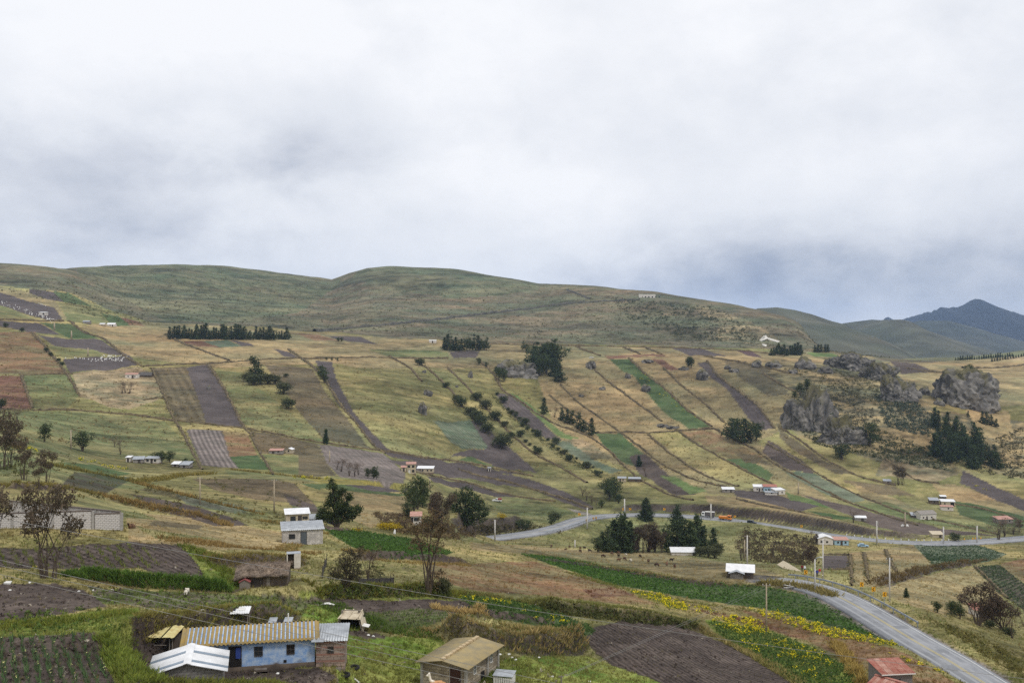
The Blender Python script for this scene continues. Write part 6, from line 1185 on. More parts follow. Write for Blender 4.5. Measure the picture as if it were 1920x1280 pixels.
# ------------------------------------------------------------------ the foreground farm
yard = Vector(((470 - CU) / F * 73.5, 73.5, YZ))
bh = thing('adobe_house', 'long blue plastered house under a lichen-yellow corrugated roof', 'house', (yard.x, yard.y, YZ), math.radians(12))
px = F / yard.y; HW = 236 / px; HD = 4.2; HH = 2.15
shell(HW, HD, HH, 'gx', 0.62).build('wall', BLUEW, bh)
rf = roof_of(bh, HW, HD, HH, 'gx', 0.62, LICH, 0.35, wave=(0.30, 0.055))
MB().tube([(HW * .29, 2.0, HH + 0.5), (HW * .29, 2.0, HH + 1.35)], 0.05, 6).build('flue', WPAINT, rf)
opening(bh, 'window', HW * 0.06, 1.05, 0.52, 0.62); opening(bh, 'window', HW * 0.31, 1.05, 0.50, 0.62, 0, None, DARK)
opening(bh, 'door', -HW * 0.12, 0.05, 0.85, 1.75, 0, None, DARK); opening(bh, 'door', -HW * 0.30, 0.05, 0.9, 1.75, 0, None, DARK)
MB().box(-HW * 0.12 + .05, -HW * 0.12 + .4, -0.09, -0.05, 0.95, 1.72).build('hanging_cloth', BLUEC, bh)
MB().box(HW * .255, HW * .255 + .22, -0.03, 0.02, 0.42, 0.62).build('vent', DARK, bh)
MB().box(HW * .03, HW * .03 + .9, -0.5, -0.002, -0.3, 0.16).box(HW * .03 - .05, HW * .03 + .95, -0.85, -0.5, -0.3, 0.0).build('step', GREYW, bh)
pl = MB(); pl.hexa([(-HW / 2, -0.28, -0.5), (HW / 2, -0.28, -0.5), (HW / 2, 0.1, -0.5), (-HW / 2, 0.1, -0.5), (-HW / 2, -0.06, 0.30), (HW / 2, -0.05, 0.34), (HW / 2, 0.1, 0.34), (-HW / 2, 0.1, 0.30)]); pl.build('plinth', ADOBE, bh)
# annex of banded adobe
rr = Matrix.Rotation(math.radians(12), 4, 'Z'); ap = Vector(bh.location) + rr @ Vector((HW / 2 + 1.12, -0.35, 0))
an = thing('adobe_annex', 'small banded adobe annex with grey tin roof joined to the blue house', 'house', ap, math.radians(6))
shell(2.1, 2.9, 1.95, 's', 0.35).build('wall', PINKB, an); rfa = roof_of(an, 2.1, 2.9, 1.95, 's', 0.35, TIN, 0.22, wave=(0.2, 0.02))
opening(an, 'window', 0.02, 1.05, 0.36, 0.40); MB().box(-0.9, 0.8, -0.35, -0.1, -0.4, -0.02).build('step', WOODG, an); MB().slab([(-1.35, -0.55, 2.02), (-0.45, -0.5, 2.0), (-0.45, 0.2, 2.12), (-1.35, 0.2, 2.12)], 0.03).build('loose_sheet', TIN, an)
for z in (0.35, 0.85, 1.35, 1.75): MB().box(-1.05, 1.05, -0.012, 0.02, z, z + 0.13).build('brick_course', mat('pink_brick', S(150, 112, 98), S(128, 98, 88), 6, bump=0.5), an)
# white-roofed shed in the yard
sy = 63.4; sx = (351 - CU) / F * sy; sh = thing('block_shed', 'grey block shed with white gabled roof and grey translucent strips', 'shed', (sx, sy, YZ), math.radians(14))
SW, SD, SR = 4.3, 3.8, 0.56; SHH = CZ - 20.85 - YZ
shell(SW, SD, SHH, 'gy', SR).build('wall', MORTAR, sh)
blocks(sh, -SW / 2, SW / 2, 1.4, SHH + SR, -0.002, BLOCKD, clip=lambda x, z, w_: z + 0.1 < SHH + SR * (1 - (abs(x) + w_ / 2) / (SW / 2)) + 0.02)
ov = 0.32; k_ = SR / (SW / 2); y0, y1 = -ov, SD + ov; segs = [(0.0, 0.13, WTIN, 'roof_sheet'), (0.13, 0.24, STRIP, 'skylight_strip'), (0.24, 0.58, WTIN, 'roof_sheet'), (0.58, 0.69, STRIP, 'skylight_strip'), (0.69, 1.0, WTIN, 'roof_sheet')]
for sgn in (-1, 1):
    for a, b_, m_, nm in segs:
        ya, yb = y0 + (y1 - y0) * a, y0 + (y1 - y0) * b_; X1 = SW / 2 + ov; e = 0.06 + (0.0 if nm == 'roof_sheet' else 0.012)
        xi = 0.22 if nm != 'roof_sheet' else 0.02
        q = [(sgn * X1, ya, SHH - k_ * ov + e), (sgn * X1, yb, SHH - k_ * ov + e), (sgn * xi, yb, SHH + SR - k_ * xi + e), (sgn * xi, ya, SHH + SR - k_ * xi + e)]
        if sgn < 0: q = [q[1], q[0], q[3], q[2]]
        corr(nm, q, 0.25, 0.012, m_, sh)
MB().slab([(-0.24, y0 - .02, SHH + SR + 0.045), (0.0, y0 - .02, SHH + SR + 0.115), (0.0, y1, SHH + SR + 0.115), (-0.24, y1, SHH + SR + 0.045)], 0.02).slab([(0.0, y0 - .02, SHH + SR + 0.115), (0.24, y0 - .02, SHH + SR + 0.045), (0.24, y1, SHH + SR + 0.045), (0.0, y1, SHH + SR + 0.115)], 0.02).build('ridge_cap', WTIN, sh)
# ruined lean-to
rp = h1(288, 1210); rp.z = YZ + 0.3
ru = thing('ruined_shelter', 'collapsing earth shelter roofed with torn yellow sheets', 'shed', rp, math.radians(-4))
MB().box(-1.55, -1.3, 0.0, 2.2, -1, 1.5).box(1.25, 1.5, 0.3, 2.2, -1, 1.35).box(-1.3, 1.25, 1.9, 2.3, -1, 1.7).build('wall', ADOBE, ru)
for x in (-1.4, 1.2, 1.42): MB().tube([(x, 0.0, -0.6), (x + 0.03, 0.05, 1.5)], 0.05, 5).build('post', WOODG, ru)
MB().tube([(-1.5, -0.02, 0.82), (1.0, -0.02, 0.86)], 0.035, 5).build('rail', WOODG, ru); MB().tube([(-1.5, 0, 1.5), (1.6, 0, 1.42)], 0.05, 5).build('beam', WOODD, ru)
YSH = mat('yellow_roof_sheet', S(204, 194, 140), S(176, 152, 96), 2.2, bump=0.2, lo=0.42, hi=0.7)
for k2, (xa, xb, jz) in enumerate(((-1.75, -0.9, 0.02), (-0.95, -0.1, 0.06), (-0.15, 0.6, 0.0), (0.75, 1.65, 0.03))):
    n_ = 7; V = []; xs = np.linspace(xa, xb, n_)
    f0 = -0.35 + 0.22 * tr.random(n_); f1 = 1.75 + 0.3 * tr.random(n_)
    for s in (0, 0.5, 1): V += [(x, f0[i] * (1 - s) + f1[i] * s, 1.46 + jz + 0.14 * s * 2.2 + 0.02 * math.sin(i * 2.1)) for i, x in enumerate(xs)]
    i = np.arange(n_ - 1); obj('roof_sheet', mesh_np('roof_sheet', np.array(V), [np.stack([i, i + 1, i + n_ + 1, i + n_], 1), np.stack([i + n_, i + n_ + 1, i + 2 * n_ + 1, i + 2 * n_], 1)]), YSH, ru)
MB().box(-1.2, 1.2, 0.6, 1.85, -0.6, 0.02).build('shade_slab', DARK, ru)  # near-black slab: shade of the shelter's inside put into its colour
# mud wall with a dark opening
mp_ = h1(325, 1208); mp_.z = YZ + 0.2
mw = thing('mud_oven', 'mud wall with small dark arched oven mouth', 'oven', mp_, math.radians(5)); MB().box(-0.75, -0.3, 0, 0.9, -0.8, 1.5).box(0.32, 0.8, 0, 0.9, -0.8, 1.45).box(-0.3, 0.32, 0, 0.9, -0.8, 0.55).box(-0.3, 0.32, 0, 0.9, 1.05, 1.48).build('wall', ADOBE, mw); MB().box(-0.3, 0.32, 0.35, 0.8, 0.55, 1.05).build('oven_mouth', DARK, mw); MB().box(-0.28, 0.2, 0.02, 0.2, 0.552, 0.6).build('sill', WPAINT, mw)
# drying shelter with washing
wp = h1(440, 1168)
ws = thing('drying_shelter', 'low tin-roofed shelter with coloured washing laid on top', 'shelter', wp, math.radians(6))
for x in (-1.0, 1.05):
    for y in (0.0, 1.0): MB().tube([(x, y, -0.6), (x, y, 0.85 + 0.2 * y)], 0.04, 5).build('post', WOODG, ws)
corr('roof', [(-1.2, -0.2, 0.85), (1.2, -0.2, 0.87), (1.2, 1.2, 1.12), (-1.2, 1.2, 1.12)], 0.2, 0.02, WTIN, ws)
for x, w2, m_ in ((-0.9, 0.5, REDC), (-0.2, 0.4, BLUEC), (0.5, 0.5, WPAINT)):
    cl = MB().slab([(x - w2 / 2, 0.35, 1.0), (x + w2 / 2, 0.35, 1.0), (x + w2 / 2, 0.85, 1.09), (x - w2 / 2, 0.85, 1.09)], 0.02).build('laundry', m_); cl.location = wp; cl.rotation_euler = ws.rotation_euler; tag(cl, {REDC: 'red cloth drying on the low tin roof', BLUEC: 'dark blue cloth drying on the low tin roof', WPAINT: 'white cloth drying on the low tin roof'}[m_], 'cloth')
# block hutch under a grassy mound
hp = h1(525, 1180); hu = thing('block_hutch', 'small grey block hutch with two tin lids behind the blue house', 'hutch', hp, math.radians(4))
MB().box(-0.95, 0.95, 0, 0.9, -0.9, 0.62).build('wall', GBLOCKW, hu)
for a, b_ in ((-1.0, -0.32), (0.28, 1.0)): MB().slab([(a, -0.12, 0.64), (b_, -0.12, 0.64), (b_, 0.95, 0.82), (a, 0.95, 0.82)], 0.03).build('lid', TIN, hu)
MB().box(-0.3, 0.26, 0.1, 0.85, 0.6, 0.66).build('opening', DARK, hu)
# thatched hut
tp = h1(498, 1099); th_ = thing('thatched_hut', 'low mud hut with sagging grey thatched roof', 'hut', tp, math.radians(7)); px = F / tp.y; TW = 80 / px
shell(TW, 3.2, 1.15, 'gx', 0.5).build('wall', ADOBE, th_); opening(th_, 'door', -TW * 0.18, 0.0, 0.85, 1.0, 0, None, WOODD); MB().box(TW * .02, TW * .10, -0.06, 0.0, -0.3, 1.05).build('post', WOODG, th_); MB().tube([(-TW / 2, -0.25, 1.1), (TW / 2, -0.25, 1.16)], 0.05, 5).build('beam', WOODG, th_)
nx, ny = 34, 16; xs = np.linspace(-TW / 2 - 0.9, TW / 2 + 0.15, nx); ys_ = np.linspace(-0.45, 3.6, ny); X_, Y_ = np.meshgrid(xs, ys_)
Z_ = 1.15 + 0.72 * (1 - np.abs((Y_ - 1.6) / 2.05) ** 1.6) - 0.35 * np.clip((-TW / 2 - X_) / 0.9 + 0.1, 0, 1) ** 1.5 + 0.22 * fbm(X_ * 1.6, Y_ * 1.6, 3); V = np.stack([X_ + 0.08 * fbm(X_ * 3, Y_ * 3, 2), Y_ + 0.15 * fbm(X_ * 2 + 9, Y_, 2), Z_], -1).reshape(-1, 3)
i, j = np.meshgrid(np.arange(nx - 1), np.arange(ny - 1)); a = (j * nx + i).ravel(); V2 = V - np.array([0, 0, 0.22]); n0 = len(V); e_ = np.arange(nx - 1)
tt = np.clip(0.5 + fbm(V[:, 0] * 2, V[:, 1] * 2, 3), 0, 1)[:, None]; cc = C_(136, 120, 104) * (1 - tt) + C_(98, 88, 80) * tt
thr = obj('roof', mesh_np('roof', np.vstack([V, V2]), [np.stack([a, a + 1, a + nx + 1, a + nx], 1), np.stack([a + n0, a + nx + n0, a + nx + 1 + n0, a + 1 + n0], 1), np.stack([e_ + n0, e_ + 1 + n0, e_ + 1, e_], 1)], np.vstack([cc, cc * 0.9]), True), THATCH, th_)
sel = V[tr.integers(0, n0, 700)]; tv, tf, tc_ = tufts(sel, 0.22, 3, C_(150, 132, 112), C_(104, 92, 82), 0.10, 0.5, 1.6); kind(obj('straw', mesh_np('straw', tv, tf, tc_), LEAF, thr), 'stuff')
kp = Vector(tp) + Vector((-1.75, -1.0, 0)); kp.z = g1(kp.x, kp.y); ke = thing('kennel', 'tiny grey plank kennel with red gable trim beside the thatched hut', 'kennel', kp, math.radians(7)); shell(0.95, 0.8, 0.62, 'gy', 0.26).build('wall', WOODG, ke); roof_of(ke, 0.95, 0.8, 0.62, 'gy', 0.26, mat('red_trim', S(150, 84, 80), S(120, 66, 64), 4), 0.08, 0.06)
# privy
pp = h1(550, 1066); pv = thing('privy', 'narrow white-sided privy with open dark doorway behind the thatched hut', 'outhouse', pp, math.radians(14)); MB().box(-0.72, -0.62, 0, 1.2, -0.5, 1.72).box(0.08, 0.14, 0, 1.2, -0.5, 1.72).box(-0.62, 0.08, 1.1, 1.2, -0.5, 1.72).build('wall', WHITEW, pv); MB().box(-0.62, 0.08, 0.5, 0.56, -0.3, 1.7).build('door', WOODD, pv); MB().box(0.10, 0.82, -0.06, -0.0, -0.4, 1.72).build('panel', WHITEW, pv); MB().box(-0.74, 0.84, -0.05, 1.25, 1.722, 1.76).build('roof', TIN, pv)
# stick and tarpaulin shelter
kp = h1(655, 1180); st = thing('stick_shelter', 'small open-fronted stick shelter covered with cream tarpaulin', 'shelter', kp, math.radians(-6))
for x, l in ((-1.0, -0.25), (1.0, 0.2), (-0.95, -0.3), (1.05, 0.22)): MB().tube([(x + l, 0 if abs(x) != 0.95 else 1.6, -0.4), (x * 0.8, 0.05 if abs(x) == 1.0 else 1.5, 1.1)], 0.045, 5).build('pole', WOODG, st)
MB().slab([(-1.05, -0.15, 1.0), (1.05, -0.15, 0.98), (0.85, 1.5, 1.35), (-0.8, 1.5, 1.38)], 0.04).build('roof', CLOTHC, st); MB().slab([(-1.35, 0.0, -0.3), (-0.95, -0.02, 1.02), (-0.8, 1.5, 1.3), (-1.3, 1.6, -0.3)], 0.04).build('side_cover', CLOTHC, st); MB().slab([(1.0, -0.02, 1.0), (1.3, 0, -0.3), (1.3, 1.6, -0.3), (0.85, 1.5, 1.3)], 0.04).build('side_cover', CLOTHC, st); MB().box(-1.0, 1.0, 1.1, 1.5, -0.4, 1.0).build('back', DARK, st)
for x in (-0.85, -0.1, 0.7): MB().tube([(x, -0.2, 1.04), (x + .1, 1.5, 1.42)], 0.05, 5).build('roof_pole', CLOTHC, st)
MB().box(-0.9, -0.75, 0.6, 0.75, 1.2, 1.5).box(0.55, 0.75, 0.9, 1.1, 1.28, 1.5).tube([(-0.9, .8, 1.5), (.8, .9, 1.48)], 0.04, 5).build('roof_weights', WOODG, st); MB().slab([(1.15, -0.1, 0.42), (1.75, -0.1, 0.32), (1.75, .6, 0.36), (1.15, .6, 0.46)], 0.03).build('loose_board', WPAINT, st)
# stone house
az_ = math.atan2(6.3, 2.73) - math.pi / 2
sth = thing('stone_house', 'stone house with mossy yellow-brown gabled roof beside the cut bank', 'house', (-5.32, 78.4, CZ - 27.1), az_)
SW, SD, SH, SR = 3.8, 6.0, 2.0, 0.34
shell(SW, SD, SH, 'gy', SR).build('wall', STONEW, sth)
srf = roof_of(sth, SW, SD, SH, 'gy', SR, LICH2, 0.45, wave=(0.28, 0.022))
rb = MB()
for k2 in range(11): y = -0.3 + k2 * 0.6; rb.box(-0.14, 0.14, y, y + 0.5, SH + SR + 0.02, SH + SR + 0.14 + 0.04 * tr.random())
rb.build('ridge_cap', mat('ridge_mortar', S(196, 178, 146), S(160, 136, 98), 3), srf)
for y in (1.6, 4.7): opening(sth, 'window', y, 1.0, 0.4, 0.65, SW / 2, WPAINT, None, 'y')
MB().box(SW / 2 + .0, SW / 2 + 0.03, 2.7, 3.4, 0.0, 0.75).build('hatch', DARK, sth)
for x, y in ((-SW / 2 - .02, -.02), (SW / 2 + .02, -.02), (SW / 2 + .02, 3.9), (SW / 2 + .02, SD)): MB().box(x - 0.1, x + 0.1, y - 0.1, y + 0.1, -0.8, SH).build('pillar', CONC, sth)
opening(sth, 'door', SW * 0.27, 0, 0.95, 1.8, 0, CONC, mat('brown_door', S(78, 52, 44), S(60, 42, 36), 3))
# block pen
bp_ = h1(942, 1284); pen = thing('slatted_pen', 'low white slatted pen beside the stone house', 'pen', bp_, math.radians(-15))
for k2 in range(8): MB().box(-0.68 + k2 * 0.18, -0.55 + k2 * 0.18, -0.04, 0.0, -0.3, 0.62).build('slat', WPAINT, pen)
MB().box(-0.72, 0.80, 0.0, 0.03, 0.45, 0.53).box(-0.72, 0.80, 0.0, 0.03, 0.05, 0.13).build('rail', WPAINT, pen)
for x in (-0.7, 0.76): MB().box(x - .04, x + .04, -0.02, 1.0, -0.5, 0.68).build('side', WPAINT, pen)
MB().slab([(-0.8, -0.1, 0.74), (0.85, -0.1, 0.74), (0.85, 1.1, 0.9), (-0.8, 1.1, 0.9)], 0.03).build('lid', TIN, pen)
# red-roofed block house by the near road
rp = h1(1690, 1300); ry = 104.0; rz_ = CZ - (1316 - CV) / F * ry
rh = thing('block_house', 'tall grey block house with rusty red tin roof beside the near road', 'house', ((1683 - CU) / F * ry, ry, rz_), math.radians(8))
RW, RD, RH = 3.3, 3.0, 3.0
shell(RW, RD, RH, 's', 0.5, 2.0).build('wall', MORTAR, rh); blocks(rh, -RW / 2, RW / 2, 0.0, RH - 0.05, -0.002, BLOCKD, clip=lambda x, z, w_: abs(x - 0.2) > 0.2 or abs(z - 2.3) > 0.12)
for k2 in range(5): x = -RW / 2 - .2 + k2 * (RW + .4) / 5; corr('roof_sheet', [(x, -0.3, RH + .02), (x + (RW + .4) / 5 + .04, -0.3, RH + .02), (x + (RW + .4) / 5 + .04, RD + .2, RH + .6), (x, RD + .2, RH + .6)], 0.2, 0.03, RTIN if k2 != 1 else PTIN, rh)
MB().box(0.1, 0.3, -0.03, 0.03, 2.2, 2.4).build('vent', DARK, rh); MB().box(-RW / 2 - .25, RW / 2 + .2, -0.36, -0.28, RH - 0.05, RH + 0.03).build('gutter', WPAINT, rh)
fp = Vector(rh.location) + Vector((-2.7, -2.3, -0.25)); fr = thing('tin_roofed_shed', 'low shed with striped red and white gabled tin roof against the block house', 'shed', fp, math.radians(-52))
shell(3.2, 4.4, 2.2, 'gx', 0.75, 2.0).build('wall', GBLOCKW, fr); k_ = 0.75 / 2.2
for side in (-1, 1):
    n_ = 9
    for q in range(n_):
        x = -1.8 + q * 3.6 / n_; z0_ = 2.2 - k_ * .3 + .05; ye = -0.3 if side < 0 else 4.7
        qd = [(x, ye, z0_), (x + 3.6 / n_ + .02, ye, z0_), (x + 3.6 / n_ + .02, 2.2, 3.0), (x, 2.2, 3.0)]
        if side > 0: qd = [qd[1], qd[0], qd[3], qd[2]]
        corr('roof_sheet', qd, 0.2, 0.025, RTIN if q % 2 == 0 else PTIN, fr)
MB().slab([(-1.85, 1.95, 3.0), (1.85, 1.95, 3.0), (1.85, 2.2, 3.06), (-1.85, 2.2, 3.06)], 0.02).slab([(-1.85, 2.2, 3.06), (1.85, 2.2, 3.06), (1.85, 2.45, 3.0), (-1.85, 2.45, 3.0)], 0.02).build('ridge_cap', RTIN, fr)
# compound of concrete blocks
A = h1(229, 994); A.z -= 0.15; yb = A.y - 3.0; Bp = Vector(((-60 - CU) / F * yb, yb, 0)); dv = Vector((A.x - Bp.x, A.y - Bp.y, 0)); L = dv.length; ca = math.atan2(dv.y, dv.x)
co_ = thing('block_compound', 'roofless enclosure of whitish concrete block walls with pale pillars', 'wall', (A.x, A.y, A.z), ca)
def cwall(x0, x1, y, h, z0=0.0, cap=0.12, par=co_):
    w2 = MB().box(x0, x1, y, y + 0.16, z0 - 1.2, z0 + h).build('wall', MORTAR, par); MB().box(x0 - .05, x1 + .05, y - 0.05, y + 0.22, z0 + h, z0 + h + cap).build('coping', mat('weathered_coping', S(112, 100, 92), S(90, 82, 76), 3), w2); return w2
wA = cwall(-3.0, -0.12, 0.0, 2.05, 0.0); blocks(wA, -2.9, -0.2, 0.25, 2.05, -0.002, BLOCKM); wB = cwall(-L, -3.25, 0.0, 2.3, 0.12); blocks(wB, -L, -3.3, 0.2, 2.40, -0.002, BLOCKM, limit=290)
for x, h in ((-0.06, 2.15), (-3.12, 2.45), (-7.4, 2.4), (-11.6, 2.4)): MB().box(x - 0.14, x + 0.14, -0.09, 0.2, -1.2, h).build('pillar', CONC, co_)
ba = math.atan2(11.0, -L * 0.93); LB = math.hypot(11.0, L * 0.93); bw_ = MB().box(0.3, LB, -0.08, 0.08, -1.5, 2.2).build('back_wall', BLOCKW, co_, rot=(0, 0, ba)); MB().box(0.3, LB, -0.14, 0.14, 2.2, 2.32).build('back_coping', MATS['weathered_coping'], bw_)
for x in np.arange(1.5, LB, 2.4): MB().box(x, x + 0.2, 0.08, 0.16, -1.5, 2.2).build('back_pillar', CONC, bw_)

# ------------------------------------------------------------------ houses of the valley
house('block_cottage', 'pale block cottage with tin roof, dark window and grey door', 568, 1021, 74, 4.2, 2.35, 15, 's', 0.55, BLOCKW, TIN, [W_(-0.27, 1.05, 0.85, 0.65), ('door', 0.02, -0.1, 0.85, 2.1, DOORG)], ov=0.25, wave=(0.3, 0.02), dz=0.0)
house('cottage', 'cream cottage with white tin roof and veranda behind the block cottage', 558, 981, 42, 3.6, 2.0, 16, 's', 0.5, CREAMW, WTIN, [W_(-0.2, 0.6, 1.0, 0.9), D_(0.1, 0.7, 1.6), W_(0.33, 0.9, 1.0, 0.5)])
house('tin_hut', 'low hut with bluish tin roof between the two cottages', 590, 984, 26, 3.0, 1.3, 10, 's', 0.4, GREYW, TIN, [D_(0.2, 0.8, 1.1)], cat='hut')
q = h1(620, 982); tk = thing('water_tank', 'blue plastic water tank on the heap beside the big pine', 'water tank', (q.x, q.y, q.z + 0.5)); MB().tube([(0, 0, -0.6), (0, 0, 0.5), (0, 0, 0.7)], [0.5, 0.5, 0.25], 12).build('tank', BLUEP, tk, smooth=True); MB().tube([(0, 0, .69), (0, 0, .78)], 0.2, 10).build('lid', BLUEP, tk); MB().box(-0.25, 0.25, -0.52, -0.5, 0.0, 0.25).build('plate', WPAINT, tk)
V, f_, c_ = clumps(np.column_stack([tr.normal(size=(160, 2)) * [1.9, 0.8], np.zeros(160)]), 0.35, 5, C_(150, 128, 118), C_(112, 104, 100), 0.6, 0.8); q = h1(612, 992); o = obj('rubble_heap', mesh_np('rubble_heap', V, f_, c_), LEAF, None, (q.x, q.y, q.z)); tag(o, 'heap of pinkish rubble beside the block cottage', 'rubble')
house('outhouse', 'small white outhouse with rusty pink roof among brown trees', 780, 985, 19, 2.8, 2.6, 4, 's', 0.6, WHITEW, PTIN, [W_(0.05, 1.3, 1.3, 0.8), ('door', -0.38, 0, 0.5, 2.2, DARK)], cat='outhouse')
house('farmhouse', 'two-storey unfinished brick farmhouse with rusty roof terrace', 771, 888, 17, 5.0, 4.6, 6, 's', 0.4, CREAMW, PTIN, [W_(-0.25, 3.0, 1.1, 1.0), W_(0.22, 3.0, 1.1, 1.0), W_(0.22, 0.8, 1.1, 1.1), ('door', -0.2, 0, 1.0, 2.0, WPAINT)])
house('farm_annex', 'low rusty-roofed annex on the left of the two-storey farmhouse', 757, 884, 9, 3.5, 2.0, 6, 's', 0.4, CREAMW, PTIN, [D_(0.0)])
house('long_house', 'long low brick house with white roof right of the two-storey farmhouse', 797, 886, 30, 4.5, 2.2, -3, 's', 0.7, CREAMW, WTIN, [W_(-0.15), W_(0.15), W_(0.38), D_(-0.32)])
